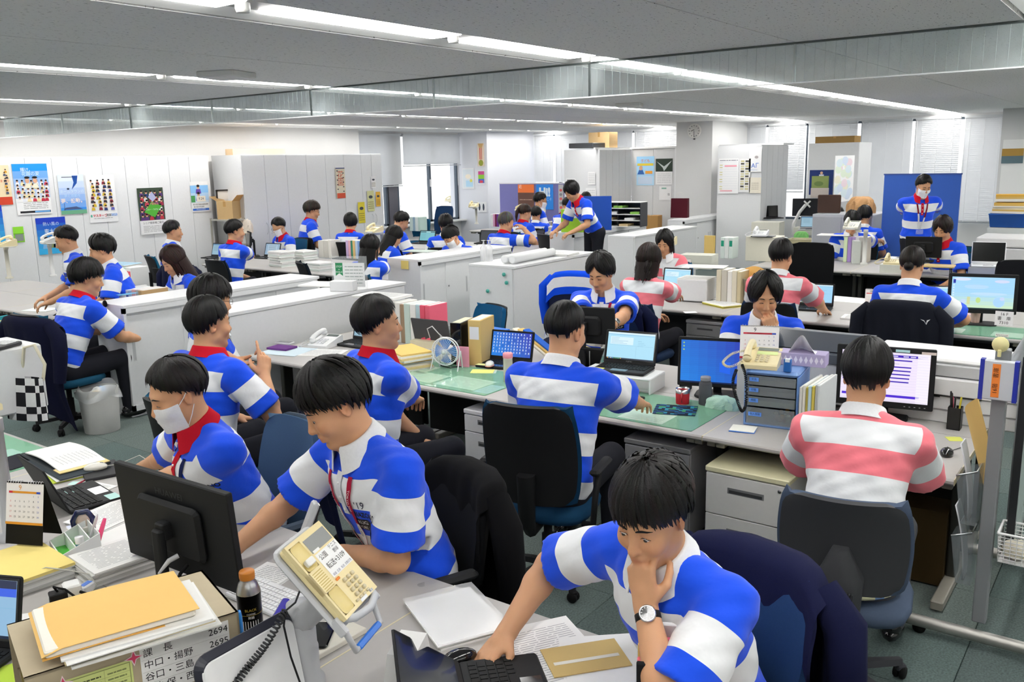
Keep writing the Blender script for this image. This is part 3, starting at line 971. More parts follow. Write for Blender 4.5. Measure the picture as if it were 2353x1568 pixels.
 for s in(1,-1):
  ad=unit(El[s]-J[s])
  nrm=unit(ad*.55+Shn*s*.85)
  q=(Vs-(J[s]-Shn*s*.012))@nrm
  dist_line=np.linalg.norm((Vs-J[s])-np.clip((Vs-J[s])@ad,0,1)[:,None]*ad,axis=1)
  q=np.minimum(q,.092*S-dist_line)
  t_=((Vs-J[s])@ad)/S+.05
  use=q>on
  sl_d=np.where(use,t_,sl_d);on=np.maximum(on,q)
 link('shirt',np_mesh('shirt',Vs-off,Fs,SHIRTS[shirt],None,{'body_down':np.clip(bd,.0005,.99),'sleeve_down':np.clip(sl_d,.0005,.99),'on_sleeve':on}))
 bvh_shirt=BVHTree.FromPolygons([Vector(v)for v in Vs],[tuple(map(int,q))for q in Fs])
# ------- collar
 cc={'red':'#c21a2c','white':'#e9eaec','navy':'#23305f'}[collar]
 cm=MB()
 nk=unit(sp*.75+hZ*.25)
 cX=unit(Fcn-nk*(Fcn@nk));cY=np.cross(nk,cX)
 gap=.30
 def cpt(u,v):
  an=gap+(2*math.pi-2*gap)*u
  fr=1-min(abs(an-math.pi)/math.pi,1)**1
  fw=math.cos(an)*.5+.5
  prof=[(.0625,-.025),(.0635,.018),(.0655,.028),(.071,.024),(.080,.000),(.089+.012*fw,-.022-.030*fw**2)]
  k_=v*(len(prof)-1);i_=min(int(k_),len(prof)-2);t_=k_-i_
  r_=prof[i_][0]+(prof[i_+1][0]-prof[i_][0])*t_;h_=prof[i_][1]+(prof[i_+1][1]-prof[i_][1])*t_
  c_=N+nk*.043*S+cX*(.012*S)
  return c_+(cX*math.cos(an)*r_*1.08+cY*math.sin(an)*r_*1.02)*S+nk*(h_-.022*fw)*S-off
 cm.grid(cpt,28,10,cc,True,thick=.003)
 cm.obj('collar',CLOTH,root)
 if detail:
  pk=MB()
  def chest(u_,v_,lift=.004):
   """point on the shirt front: u to the wearer's left, v down from the neck"""
   o=N-sp*v_*S+Shn*u_*S+Fcn*.4
   hit=bvh_shirt.ray_cast(Vector(o),Vector(-Fcn))
   p=np.array(hit[0])if hit[0]is not None else N-sp*v_*S+Shn*u_*S+Fcn*.1
   return p+Fcn*lift
  pk.grid(lambda u,v:chest((u-.5)*.030,.03+v*.14)-off,3,10,cc if collar=='red' else '#e4e6e9',True,thick=.002)
  for v_ in(.06,.105,.15):
   pk.ball(chest(0,v_,.006)-off,.0058,'#f4f4f2',8,4)
  pk.obj('placket',CLOTH,root)
  if print_:
   pm=MB()
   def put(geo,u0,v0,sx,sy,c,lift=.0032):
    vs,fs=geo
    pm.add([chest(u0+x*sx,v0-y*sy,lift)-off for x,y in vs],fs,c)
   def blk(u0,v0,w_,h_,c,lift,nx=5,ny=3):
    pm.grid(lambda a_,b2:chest(u0+(a_-.5)*w_,v0+(b2-.5)*h_,lift)-off,nx,ny,c,False)
   put(text_geo("'19",.034),.085,.125,1,1,print_[0])
   put(text_geo('HANAZONO',.026,'CENTER',.02),.085,.158,.9,1,print_[1])
   blk(.085,.200,.125,.048,'#0b0b0d',.003)
   put(text_geo('RUGBY',.022),.085,.189,1,1,'#f2f2f2',.0045)
   put(text_geo('WORLD CUP',.020),.085,.212,.95,1,'#f2f2f2',.0045)
   pm.obj('chest_print',PRINT,root)
  if lanyard:
   lm=MB();cols=lanyard
   drop=.30
   for s in(1,-1):
    def lp(u,v):
     t_=u
     uu=s*(.062*(1-t_)+.012*t_)+(v-.5)*.018
     return chest(uu,.035+t_*drop,.007)-off
    n_=18
    lm.grid(lp,n_,1,(lambda u,v:cols[0]if u<.55 else cols[1])if s==1 else(lambda u,v:cols[0]if u<.38 else cols[1]),True,thick=.0015)
    if len(cols)>2:
     vs,fs=text_geo(cols[2],.013)
     for v0 in(.11,.22):
      cc2='#f4e9ea' if v0<(.035+drop*(.55 if s==1 else .38))else '#77787c'
      sg=-1
      lm.add([chest(s*(.062*(1-(v0-x*sg-.035)/drop)+.012*(v0-x*sg-.035)/drop)+y,v0-x*sg,.0092)-off for x,y in vs],fs,cc2)
   lo_=lm.obj('lanyard',CLOTH,root)
   bm_=MB()
   for s in(1,-1):bm_.tube([chest(.012*s,.035+drop)-off,chest(.006*s,.36)-off],.0022,'#b9bcbf',6)
   bm_.obj('clip',METAL,lo_)
   bm_=MB();bm_.grid(lambda u,v:chest((u-.5)*.085,.36+v*.055,.010)-off,2,2,'#dfe7ea',False,thick=.002)
   bm_.obj('badge_holder',ACRYLIC,lo_)
 if logo:
  lg=MB()
  def back(u_,v_,lift=.004):
   o=N-sp*v_*S+Shn*u_*S-Fcn*.45
   hit=bvh_shirt.ray_cast(Vector(o),Vector(Fcn))
   p=np.array(hit[0])if hit[0]is not None else N-sp*v_*S-Fcn*.12
   return p-Fcn*lift-off
  for(u_,v_,c_,r_,k_)in logo:
   lg.add([back(u_+r_*math.cos(6.283*i/9)*(1+.3*math.sin(i*k_)),v_+r_*math.sin(6.283*i/9),.004)for i in range(9)],[tuple(range(9))],c_)
  lg.obj('back_print',PRINT,root)
# ------- trousers, belt line and shoes
 if legs:
  T=Field(np.array([hip[0]-.75,hip[1]-.75,-.02]),np.array([hip[0]+.75,hip[1]+.75,hip[2]+.2]),.015)
  T.ell(hip-sp*.03,(.118*S,.168*S,.115*S),Mh,0)
  feet=[]
  for s in(1,-1):
   h0=hip+Lf*s*.085*S-U*.03
   kz=(knees or{}).get(s)
   if legs=='sit':
    kn=h0+F*.40*S+Lf*s*.045*S;kn[2]=min(hip[2]+.03,.53)
    if kz:kn=h0+(F*kz[0]+Lf*kz[1])*S;kn[2]=min(hip[2]+.03,.53)
    an=kn+F*.02;an[2]=.09
   else:
    kn=h0+F*.03;kn[2]=hip[2]*.53;an=h0-F*.02;an[2]=.09
   T.cap(h0,kn,.092*S,.065*S,.04);T.cap(kn,an,.063*S,.050*S,.02)
   feet.append(an)
  Vt,Ft=T.surface()
  link('trousers',np_mesh('trousers',Vt-off,Ft,CLOTH,np.tile(np.array(lin(legs_col)),(len(Vt),1))))
  for an in feet:
   sm=MB();c_=an-off
   a2=math.atan2(F[1],F[0])
   sm.ball((c_[0]+F[0]*.05,c_[1]+F[1]*.05,.045),(.145,.052,.048),'#1b1a1b',12,7,rot=rotz(a2))
   sm.ball((c_[0]-F[0]*.02,c_[1]-F[1]*.02,.07),(.06,.045,.05),'#1b1a1b',10,6,rot=rotz(a2))
   sm.obj('shoe',GLOSS,root)
 hair_build(root,H,HM,S,hair,rng,haircol or HEADC['hair'],off,vox,hair_n)
 if detail:face_parts(root,H,HM,S,off,bvh_body,mask,glasses,eye_open,haircol or HEADC['hair'],vox)
 elif mask or glasses:face_parts(root,H,HM,S,off,bvh_body,mask,glasses,-1,haircol or HEADC['hair'],vox)
 if watch is not None:
  s,facec,strap=watch
  ad=unit(Wr[s]-El[s]);c_=Wr[s]-ad*.035*S
  q=Vector(ad).to_track_quat('Z','Y').to_matrix()
  wm=MB();wm.lathe([(.029*S,-.010),(.0315*S,-.009),(.0315*S,.009),(.029*S,.010)],c_-off,strap,18,rot=q)
  wo_=wm.obj('watch',MATTE,root)
  tocam=unit(np.array(CAM_POS)-c_);tocam=unit(tocam-ad*(tocam@ad))
  q2=Vector(tocam).to_track_quat('Z','Y').to_matrix()
  pc=c_+tocam*.030*S-off
  dm=MB();dm.lathe([(.0205*S,0),(.0205*S,.008),(.018*S,.0095)],pc,'#c9cacc',20,rot=q2);dm.obj('watch_case',METAL,wo_)
  dm=MB();dm.lathe([(.0172*S,.0096),(.0,.0100)],pc,facec,20,rot=q2)
  for k_ in range(12):
   an=k_*math.pi/6
   dm.box(Vector(pc)+q2@Vector((.0135*S*math.cos(an),.0135*S*math.sin(an),.0102)),(.004,.001,.0006),'#dddddd',rot=q2@rotz(an))
  dm.box(Vector(pc)+q2@Vector((.004,0,.0104)),(.009,.0012,.0006),'#e5e5e5',rot=q2)
  dm.box(Vector(pc)+q2@Vector((0,-.005,.0104)),(.0012,.012,.0006),'#e5e5e5',rot=q2)
  dm.obj('watch_face',GLOSS,wo_)
 return dict(root=root,H=H,HM=HM,N=N,sp=sp,F=F,L=Lf,Wr=Wr,El=El,hip=hip,chest_dir=Fcn,S=S,J=J)
def hair_build(root,H,HM,S,style,rng,colr,off,vox,n_override=None):
 """a fitted cap over the skull plus many tapering locks combed from the crown"""
 C0=V3(-.014,0,.032)
 rad=V3(.098,.077,.087)
 st=dict(front=70,side=92,back=128,thick=.014,bang=0,long=0,part=None,vol=1.0,tail=False,messy=.2)
 st.update({'short':dict(front=62,side=86,back=122,thick=.012),'crop':dict(front=56,side=78,back=118,thick=.006,messy=.05),'mop':dict(front=86,side=94,back=124,thick=.024,messy=.28),'bowl':dict(front=86,side=95,back=122,thick=.022,messy=.10),'parted':dict(front=60,side=104,back=126,thick=.024,part=0.0,messy=.2),'curtain':dict(front=46,side=128,back=132,thick=.028,part=0.0,messy=.25),'bob':dict(front=66,side=135,back=142,thick=.020,messy=.08,part=-.2),'long':dict(front=62,side=118,back=140,thick=.018,long=.26,messy=.08,part=.1),'shoulder':dict(front=62,side=122,back=140,thick=.020,long=.13,messy=.14,part=.15),'tail':dict(front=58,side=95,back=118,thick=.010,tail=True,messy=.05),'bun':dict(front=58,side=92,back=116,thick=.008,messy=.03),'grey':dict(front=58,side=86,back=122,thick=.012),}.get(style,{}))
 def end_at(phi):
  """how far down (degrees from the crown) the hair reaches at this azimuth; 0 is the face"""
  c=math.cos(phi)
  a=abs(math.atan2(math.sin(phi),c))/math.pi
  if a<.30:
   t=a/.30;t=t*t*(3-2*t)if style not in('curtain','parted','bob','long','shoulder')else min(1,t*1.25)**.8
   return st['front']+(st['side']-st['front'])*t
  t=(a-.30)/.70;t=min(1,t*1.6)
  return st['side']+(st['back']-st['side'])*t
 def pos(phi,th,lift):
  d=V3(math.sin(th)*math.cos(phi),math.sin(th)*math.sin(phi),math.cos(th))
  dd=1/math.sqrt(((d/rad)**2).sum())
  low=max(0,th-1.75)*.020
  p=C0+d*(dd+lift)
  if th>1.7 and abs(phi)>1.8:p=p+V3(.010,0,-.012)*(th-1.7)
  return p
 g=lambda p:H+HM@(p*HS*S)-off
 base=lin(colr)
 m=MB()
 nu,nv=(36,14)if vox<.008 else(22,8)
 def cap(u,v):
  phi=(u*2-1)*math.pi
  e=R(end_at(phi))*.97
  th=max(.02,e*v)
  jag=.0
  lift=st['thick']*(.75+.25*math.sin(th))*(1-.75*max(0,v-.8)/.2)+.002
  lift*=1+.10*math.sin(phi*9+2)*math.sin(v*9)
  return g(pos(phi,th,lift))
 m.grid(cap,nu,nv,colr,True)
 n=n_override or(520 if vox<.005 else(260 if vox<.008 else 90))
 if style in('crop',):n=int(n*.5)
 seg=7 if vox<.008 else 5
 wd=.0085 if vox<.005 else(.011 if vox<.008 else .017)
 for i in range(n):
  phi=rng.uniform(-math.pi,math.pi)
  e=R(end_at(phi))
  e*=1+rng.uniform(-.06,.05+.10*st['messy'])
  ln=rng.uniform(.45,.9)*min(e,1.6)
  th0=max(.05,(e-ln)*rng.uniform(.25,1.0))if rng.random()<.65 else rng.uniform(.03,.3)
  if rng.random()<.5:th0=max(.03,e-ln)
  th1=min(e,th0+ln)
  sw=rng.uniform(-.5,.5)*st['messy']+(.12 if st['part']is None else 0)
  if st['part']is not None and abs(phi)<1.3:sw+=.55*(1 if phi>st['part']else-1)*(.5 if style!='curtain' else .7)
  lf0=st['thick']*rng.uniform(.75,1.15)+.003;lf1=st['thick']*rng.uniform(.35,.95)+.002+(.006*st['messy']*rng.random())
  P,rs=[],[]
  for k in range(seg+1):
   t=k/seg
   P.append(pos(phi+sw*t*t,th0+(th1-th0)*t,lf0+(lf1-lf0)*t+.004*math.sin(t*3.1)*st['messy']))
   rs.append(t)
  if st['long']and th1>R(100):
   tip=P[-1];dl=st['long']*rng.uniform(.75,1.05)
   for k in range(1,6):
    P.append(tip+V3(-.02*k/5+.012*math.sin(k+i),.010*math.sin(k*1.3+i),-dl*k/5));rs.append(1)
  nn=len(P)-1
  c_=tuple(x*rng.uniform(.7,1.5)for x in base)
  w0=wd*rng.uniform(.7,1.3)
  vs,fs=[],[]
  for k,p in enumerate(P):
   t=k/nn
   tg=unit(P[min(k+1,nn)]-P[max(k-1,0)]);nr=unit(p-C0 if k<=seg else V3(p[0],p[1],0)+1e-6);sd=unit(np.cross(tg,nr));nr=np.cross(sd,tg)
   w_=w0*(.55+.45*math.sin(min(1,t*1.6)*1.57))*(1-t**3*.92);h_=w_*.42
   vs+=[g(p+sd*w_),g(p+nr*h_),g(p-sd*w_)]
  for k in range(nn):
   for q in range(2):
    fs.append((k*3+q,k*3+q+1,(k+1)*3+q+1,(k+1)*3+q))
  m.add(vs,fs,c_,True)
 if st['long']:
  L_=st['long']
  def fall(u,v):
   phi=math.pi+(u-.5)*2*1.75
   p=pos(phi,R(112),st['thick']*.9)
   return g(p+V3(-.012*v,-p[1]*.10*v,-L_*v+.012*math.sin(u*40)*v))
  m.grid(fall,26,8,colr,True,thick=.012)
 if st['tail']:
  P=[V3(-.105,0,.05),V3(-.135,0,.045),V3(-.15,0,.0),V3(-.145,0,-.07),V3(-.13,0,-.14)]
  m.tube([g(p)for p in P],[.012*S,.022*S,.026*S,.022*S,.006],colr,9)
 if style=='bun':
  m.ball(g(V3(-.105,0,-.015)),.034*S,colr,12,8)
 m.obj('hair',HAIR,root)
def face_parts(root,H,HM,S,off,bvh,mask,glasses,eye_open,hcol,vox):
 g=lambda x,y,z:H+HM@(V3(x,y,z)*HS*S)-off
 def hit(y,z,lift=.0):
  """front of the face at side y and height z"""
  o=H+HM@(V3(.25,y,z)*HS*S)
  r=bvh.ray_cast(Vector(o),Vector(-HM[:,0]))
  if r[0]is None:return g(.05,y,z)
  return np.array(r[0])+HM[:,0]*lift*S-off
 if eye_open>=0:
  for s in(1,-1):
   e=MB()
   rot=Matrix(HM.tolist())
   if vox<.006 and eye_open>0:
    e.ball(g(.0752,s*.031,-.001),.0128*S,'#e8e4e0',14,10)
    e.ball(g(.0835,s*.031-.001,-.0045),.0062*S,'#1a100b',10,8)
   else:
    pts=[hit(s*(.031+.013*math.cos(a)),-.0035+.0028*math.sin(a),.0006)for a in[i*math.pi/6 for i in range(12)]]
    e.add(pts,[tuple(range(12))],'#241813')
   lash=[hit(s*(.031+.0135*t),.0028-.0042*t*t-.0008*(1-eye_open)*3,.0008)for t in(-1,-.6,-.2,.2,.6,1)]
   e.tube(lash,[.0006,.0011,.0013,.0013,.0012,.0007],'#120d0b',5)
   e.obj('eye',GLOSS if vox<.006 else SKIN,root)
   b=MB()
   br=[hit(s*y,z,.0012)for y,z in((.012,.0205),(.020,.0235),(.030,.0248),(.040,.0235),(.049,.0190))]
   b.tube(br,[.0016*S,.0030*S,.0030*S,.0024*S,.0008],hcol,6)
   b.obj('eyebrow',HAIR,root)
 if mask:
  m=MB()
  def mp(u,v):
   ph=(u-.5)*2*1.18
   zz=-.012-v*.100
   o=H+HM@(V3(0.0,0,zz)*HS*S);d=HM@V3(math.cos(ph),math.sin(ph),0)
   r=bvh.ray_cast(Vector(o+d*.3),Vector(-d))
   p=np.array(r[0])if r[0]is not None else o+d*.05
   mid=o+d*(.108-.020*abs(v-.35)-.034*abs(u-.5)*2)*S
   q=p+d*.004
   w_=math.exp(-((u-.5)/.17)**2)
   qq=q*(1-.75*w_)+mid*.75*w_
   return qq+d*.0012*math.sin(v*28)-off
  m.grid(mp,24,12,'#f1f2f4',True,thick=.002)
  mo=m.obj('face_mask',CLOTH,root)
  l=MB()
  for s,u in((1,1.0),(-1,0.0)):
   for v in(.08,.9):
    a=mp(u,v);b=g(-.022,s*.080,.022 if v<.5 else-.035)
    mid=(np.array(a)+b)/2+HM[:,1]*s*.006
    l.tube([a,mid,b],.0017,'#f4f4f4',6)
  l.obj('ear_loop',CLOTH,mo)
 if glasses:
  q=MB()
  for s in(1,-1):
   ring=[]
   for k in range(17):
    a=2*math.pi*k/16
    ring.append(g(.099,s*.033+.023*math.cos(a),.0+.016*math.sin(a)))
   q.tube(ring,.0012,'#2b2a2c',5)
   q.tube([g(.099,s*.056,.004),g(.05,s*.078,.006),g(-.02,s*.082,.004)],.0014,'#2b2a2c',5)
  q.tube([g(.099,-.010,.004),g(.102,0,.006),g(.099,.010,.004)],.0013,'#2b2a2c',5)
  q.obj('glasses',GLOSS,root)
# === FURNITURE
DZ=.66
GREY_TOP,LEGC,DARK='#b3b0ad','#8e8a80','#1c1c1e'
def desk(label,x0,x1,y0,y1,front,top=GREY_TOP,ends=(True,True),drawer=True,modesty=True):
 """desk unit; front = +1 or -1, the x side where its user sits"""
 t=thing('desk',label,'desk',((x0+x1)/2,(y0+y1)/2,0),0,'grey office desks in rows')
 w,d=(x1-x0)/2,(y1-y0)/2
 m=MB()
 prof=[(-w+.002,-.03),(w-.012,-.03),(w,-.020),(w,-.008),(w-.008,0),(-w+.002,0)]
 if front<0:prof=[(-a,b)for a,b in reversed(prof)]
 m.prism([(a,DZ+b)for a,b in prof],-d+.003,d-.003,top,axis=1)
 m.v=[(a,b,c)for a,b,c in m.v]
 m.obj('desktop',PAINT,t)
 for s in(-1,1):MB().bx((-w+.004,s*(d-.003),DZ-.028),(w-.004,s*d,DZ+.0006),'#d8cfae').obj('edge_strip',PLASTIC,t)
 for s in(-1,1):
  if not ends[0 if s<0 else 1]:continue
  l=MB()
  yy=s*(d-.035)
  l.rbox((-front*.02,yy,(DZ-.03)/2+.02),(.10,.045,DZ-.07),'#33332f',r=.01)
  l.rbox((front*(w*.42),yy,.032),(w*1.08,.055,.045),LEGC,r=.01)
  l.rbox((-front*(w*.5),yy,.032),(w*.8,.055,.045),LEGC,r=.01)
  l.rbox((0,yy,DZ-.045),(w*1.8,.045,.03),'#6f6c64',r=.006)
  l.rbox((front*(w*.80),yy-s*.05,DZ-.046),(.06,.05,.032),'#8b887a',r=.008)
  l.obj('leg',PAINT,t)
 if modesty:
  MB().bx((-front*(w-.02),-d+.04,.12),(-front*(w-.035),d-.04,DZ-.05),'#101011').obj('modesty_panel',MATTE,t)
 if drawer:
  MB().bx((-w*.6,-d+.12,DZ-.075),(w*.93 if front>0 else w*.6,d-.12,DZ-.035),'#2a2a2c').obj('pencil_drawer',PAINT,t)
 return t
def pedestal(label,x,y,face,h=.57,w=.39,d=.55,body='#c9c9ca',fronts=(.12,.21,.2),top=None,handle='slot',group='drawer pedestals under the desks'):
 """face: -1 or +1 along x, where the drawers open"""
 t=thing('drawer_pedestal',label,'drawers',(x,y,0),0 if face>0 else math.pi,group)
 MB().rbox((0,0,h/2+.02),(d-.02,w,h-.04),body,r=.006).obj('body',PAINT,t)
 if top:MB().rbox((.004,0,h-.012),(d+.01,w+.006,.03),top,r=.01).obj('top_panel',PLASTIC,t)
 z=h-.03
 tot=sum(fronts);sc_=(h-.07)/tot
 for f_ in fronts:
  hh=f_*sc_
  q=MB();q.rbox((d/2-.004,0,z-hh/2),(.022,w-.008,hh-.006),body,r=.004)
  o=q.obj('drawer',PAINT,t)
  k=MB()
  hz=z-hh*.36
  k.bx((d/2+.0055,-w*.22,hz-.016),(d/2+.0075,w*.22,hz+.016),'#77787a');k.bx((d/2+.0065,-w*.20,hz-.012),(d/2+.008,w*.20,hz+.004),'#3b3c3e')
  k.obj('handle',PLASTIC,o)
  z-=hh
 k=MB()
 for a in(-1,1):
  for b in(-1,1):k.lathe([(.0,0),(.018,0),(.018,.035),(.0,.035)],(a*(d/2-.06),b*(w/2-.05),.002),'#1c1c1c',10)
 k.obj('caster',RUBBER,t)
 MB().lathe([(.009,0),(.009,.004),(0,.004)],(d/2+.008,w*.40,h-.06),'#8a8a8a',10,rot=Matrix.Rotation(R(90),3,'Y')).obj('lock',METAL,t)
 return t
def office_chair(label,x,y,face,fabric='#1d3f63',shell='#17181a',style='tall',arms=True,base='#1d1d1f',seat=.44,swivel=0.0,top=None,group='office swivel chairs'):
 """face: the way the sitter looks, in degrees"""
 t=thing('office_chair',label,'chair',(x,y,0),R(face),group)
 for k in range(5):
  a=R(swivel+72*k);c,s=math.cos(a),math.sin(a)
  m=MB()
  rr=rotz(a)
  P=[(.0,.028,.105,.075),(.10,.024,.105,.078),(.27,.016,.088,.062)]
  vs=[]
  for(r_,hw,zt,zb)in P:
   vs+=[rr@Vector((r_,-hw,zb)),rr@Vector((r_,hw,zb)),rr@Vector((r_,hw*.7,zt)),rr@Vector((r_,-hw*.7,zt))]
  fs=[]
  for i in range(2):
   for j in range(4):fs.append((i*4+j,i*4+(j+1)%4,(i+1)*4+(j+1)%4,(i+1)*4+j))
  fs.append((8,9,10,11));m.add(vs,[tuple(reversed(f))for f in fs],base)
  o=m.obj('base_arm',MATTE,t)
  q=MB()
  cr=Matrix.Rotation(a+.6,3,'Z')@Matrix.Rotation(R(90),3,'X')
  for sd in(-.013,.013):
   q.lathe([(.0,-.009),(.024,-.009),(.027,-.004),(.027,.004),(.024,.009),(0,.009)],Vector((.27*c,.27*s,.0275))+cr@Vector((0,0,sd)),'#161617',12,rot=cr)
  q.rbox((.27*c,.27*s,.048),(.045,.036,.026),base,r=.012,rot=rr)
  q.obj('caster',RUBBER,o)
 m=MB();m.lathe([(.045,.06),(.045,.12),(.032,.125),(.032,.25),(.022,.255),(.022,.37)],(0,0,0),base,14);m.obj('gas_column',MATTE,t)
 m=MB()
 n=18
 ring=lambda sx,sy,z:[(.02+sx*math.copysign(abs(math.cos(a))**.55,math.cos(a)),sy*math.copysign(abs(math.sin(a))**.55,math.sin(a)),z)for a in[2*math.pi*i/n for i in range(n)]]
 rs=[ring(.14,.16,seat-.085),ring(.225,.235,seat-.055),ring(.235,.245,seat-.03),ring(.225,.235,seat-.004),ring(.15,.16,seat+.002),ring(.01,.01,seat)]
 vs=[p for r_ in rs for p in r_];fs=[(i*n+j,i*n+(j+1)%n,(i+1)*n+(j+1)%n,(i+1)*n+j)for i in range(5)for j in range(n)]
 m.add(vs,fs,[shell if i<n*1 else fabric for i in range(len(fs))],True);m.add(rs[0],[tuple(range(n-1,-1,-1))],shell)
 m.obj('seat',CLOTH,t)
 w={'tall':.235,'low':.225,'mid':.23,'exec':.26}[style]
 zb,zt={'tall':(.50,1.00),'low':(.53,.90),'mid':(.52,.90),'exec':(.48,1.12)}[style]
 xb=-.235
 def bk(u,v,o=0):
  uu=(u-.5)*2;vv=(v-.5)*2
  e=4.0 if style!='low' else 3.2
  sx=uu*w*(1-.10*max(0,vv)**2-.12*max(0,-vv)**2)
  rr_=max(0,abs(uu)-.72)/.28;rz_=max(0,abs(vv)-.72)/.28
  k_=(rr_**2+rz_**2)**.5
  if rr_>0 and rz_>0 and k_>1:
   sx=math.copysign(w*(.72+.28*rr_/k_),uu)*(1-.10*max(0,vv)**2-.12*max(0,-vv)**2);vv=math.copysign(.72+.28*rz_/k_,vv)
  z=zb+(zt-zb)*(vv+1)/2
  x_=xb+.055*uu*uu-.035*(1-vv*vv)*-.6-(z-zb)*.16
  return(x_+o,sx,z)
 m=MB();m.grid(lambda u,v:bk(u,v,.020),14,14,fabric,True,thick=.03);m.obj('backrest',CLOTH,t)
 m=MB();m.grid(lambda u,v:bk(u,v,-.030),14,14,shell,True,thick=-.02)
 if style=='low':
  m.tube([(-.10,0,seat-.07),(-.24,0,seat-.07),(-.275,0,seat-.02),(-.275,0,.60),(-.29,0,.72)],[.03,.04,.075,.085,.03],shell,10)
  for k in range(11):m.bx((-.365+.0,-.055+.01*k,seat+.01),(-.345,-.051+.01*k,seat+.14),shell)
 else:
  m.tube([(-.05,0,seat-.075),(-.24,0,seat-.075),(-.285,0,seat-.02),(-.29,0,.66)],[.03,.035,.04,.045],shell,8)
 m.obj('back_shell',MATTE,t)
 if arms:
  for s in(-1,1):
   m=MB();m.tube([(-.12,s*.22,seat-.06),(-.12,s*.275,seat-.05),(-.11,s*.285,seat+.10),(-.06,s*.285,seat+.185)],.016,shell,8)
   m.rbox((-.02,s*.285,seat+.205),(.25,.055,.03),shell,r=.025);m.obj('armrest',MATTE,t)
 return t
def jacket(label,x,y,face,colr,zt=.98,zb=.40,w=.27,seed=1,marks=None,lining=None,stripes=None,name='jacket',cat='jacket',tilt=.16):
 """garment hung over a chair back: over the top, down behind and round both sides"""
 t=thing(name,label,cat,(x,y,0),R(face))
 rg=random.Random(seed);ph=[rg.uniform(0,6)for _ in range(6)]
 m=MB()
 def fn(u,v):
  uu=(u-.5)*2
  sag=.035*abs(uu)**3+.05*max(0,abs(uu)-.8)/.2
  ztop=zt-sag
  if v<.22:
   q=v/.22;z=ztop-(1-q)*.20;x_=-.19+.02*q
  elif v<.32:
   q=(v-.22)/.10;z=ztop+.018*math.sin(q*math.pi);x_=-.17-.12*q
  else:
   q=(v-.32)/.68;z=ztop-q*(zt-zb-.04*math.sin(uu*4+ph[0]));x_=-.295-.03*math.sin(q*2.6)
  x_-=(z-.5)*tilt
  flare=1+.16*(max(0,v-.32)/.68)-.04
  fold=.014*math.sin(uu*9+ph[1]+z*3)+.010*math.sin(uu*17+ph[2]-z*7)
  x_+=fold*(0.2 if v<.32 else min(1,(v-.32)*3))
  x_+=.075*abs(uu)**2.5
  return(x_,uu*w*flare+.006*math.sin(z*20+ph[3]),z)
 if stripes:
  cf=lambda u,v:stripes[0]if int((v+.03)/.105)%2==0 else stripes[1]
  m.grid(fn,26,38,cf,True,thick=.008)
 else:
  m.grid(fn,26,26,colr,True,thick=.010)
 m.obj('garment',CLOTH,t)
 for s in(-1,1):
  q=MB()
  P=[(-.26,s*w*.82,zt-.05),(-.25,s*(w+.035),zt-.14),(-.26,s*(w+.045),zt-.30),(-.28,s*(w+.03),max(zb,zt-.50))]
  q.tube(P,[.05,.062,.055,.045],colr if not stripes else stripes[1 if s>0 else 0],10);q.obj('sleeve',CLOTH,t)
 if marks:
  q=MB()
  for(u,v,pts,c)in marks:
   o=Vector(fn(u,v));du=(Vector(fn(u+.02,v))-o).normalized();dv=(Vector(fn(u,v-.02))-o).normalized()
   nn=Vector((-1,0,.1)).normalized()*.012
   for poly in pts:q.add([o+du*a*-1*-1+dv*b+nn for a,b in poly],[tuple(range(len(poly)))],c)
  q.obj('emblem',PRINT,t)
 return t
def sliding_cabinet(label,x0,x1,y0,y1,h=.98,n=2,front=-1,body='#e2e3e4',plain=False,group='low white storage cabinets'):
 """low cabinet with sliding doors on its -y side"""
 t=thing('low_cabinet',label,'cabinet',((x0+x1)/2,(y0+y1)/2,0),0,group)
 w,d=(x1-x0)/2,(y1-y0)/2
 m=MB();m.bx((-w,-d+.03,.06),(w,d,h-.02),body);m.bx((-w+.01,-d+.05,0),(w-.01,d-.02,.06),'#d2d3d4')
 m.obj('body',PAINT,t)
 MB().rbox((0,0,h-.012),(2*w+.004,2*d+.004,.028),body,r=.005).obj('top',PAINT,t)
 if plain:
  MB().bx((-w+.012,-d+.012,.07),(w-.012,-d+.032,h-.03),body).obj('back_panel',PAINT,t);return t
 f=MB()
 f.bx((-w,-d,.06),(-w+.025,-d+.032,h-.026),body);f.bx((w-.025,-d,.06),(w,-d+.032,h-.026),body)
 f.bx((-w,-d,h-.07),(w,-d+.032,h-.026),body);f.bx((-w,-d,.06),(w,-d+.032,.11),body)
 f.bx((-w+.025,-d+.003,h-.085),(w-.025,-d+.03,h-.07),'#a9abad')
 f.obj('front_frame',PAINT,t)
 dw=(2*w-.05)/n
 for i in range(n):
  a=-w+.025+dw*i
  dd=.012 if i%2 else .02
  q=MB();q.bx((a+.003,-d+dd,.112),(a+dw+(.02 if i%2==0 and i<n-1 else-.003),-d+dd+.008,h-.085),body)
  o=q.obj('door',PAINT,t)
  q=MB();hx=a+(.05 if i%2==0 else dw-.05)
  q.bx((hx-.014,-d+dd-.002,h*.50),(hx+.014,-d+dd+.001,h*.50+.20),'#cdced0');q.bx((hx-.009,-d+dd-.0025,h*.50+.01),(hx+.009,-d+dd,h*.50+.19),'#b7b9bb')
  q.obj('handle',PAINT,o)
  if i%2==1:
   q=MB();q.lathe([(.011,0),(.011,.005),(0,.006)],(a+.05,-d+dd,h*.62),'#8d8f91',12,rot=Matrix.Rotation(R(90),3,'X'));q.obj('lock',METAL,o)
 return t
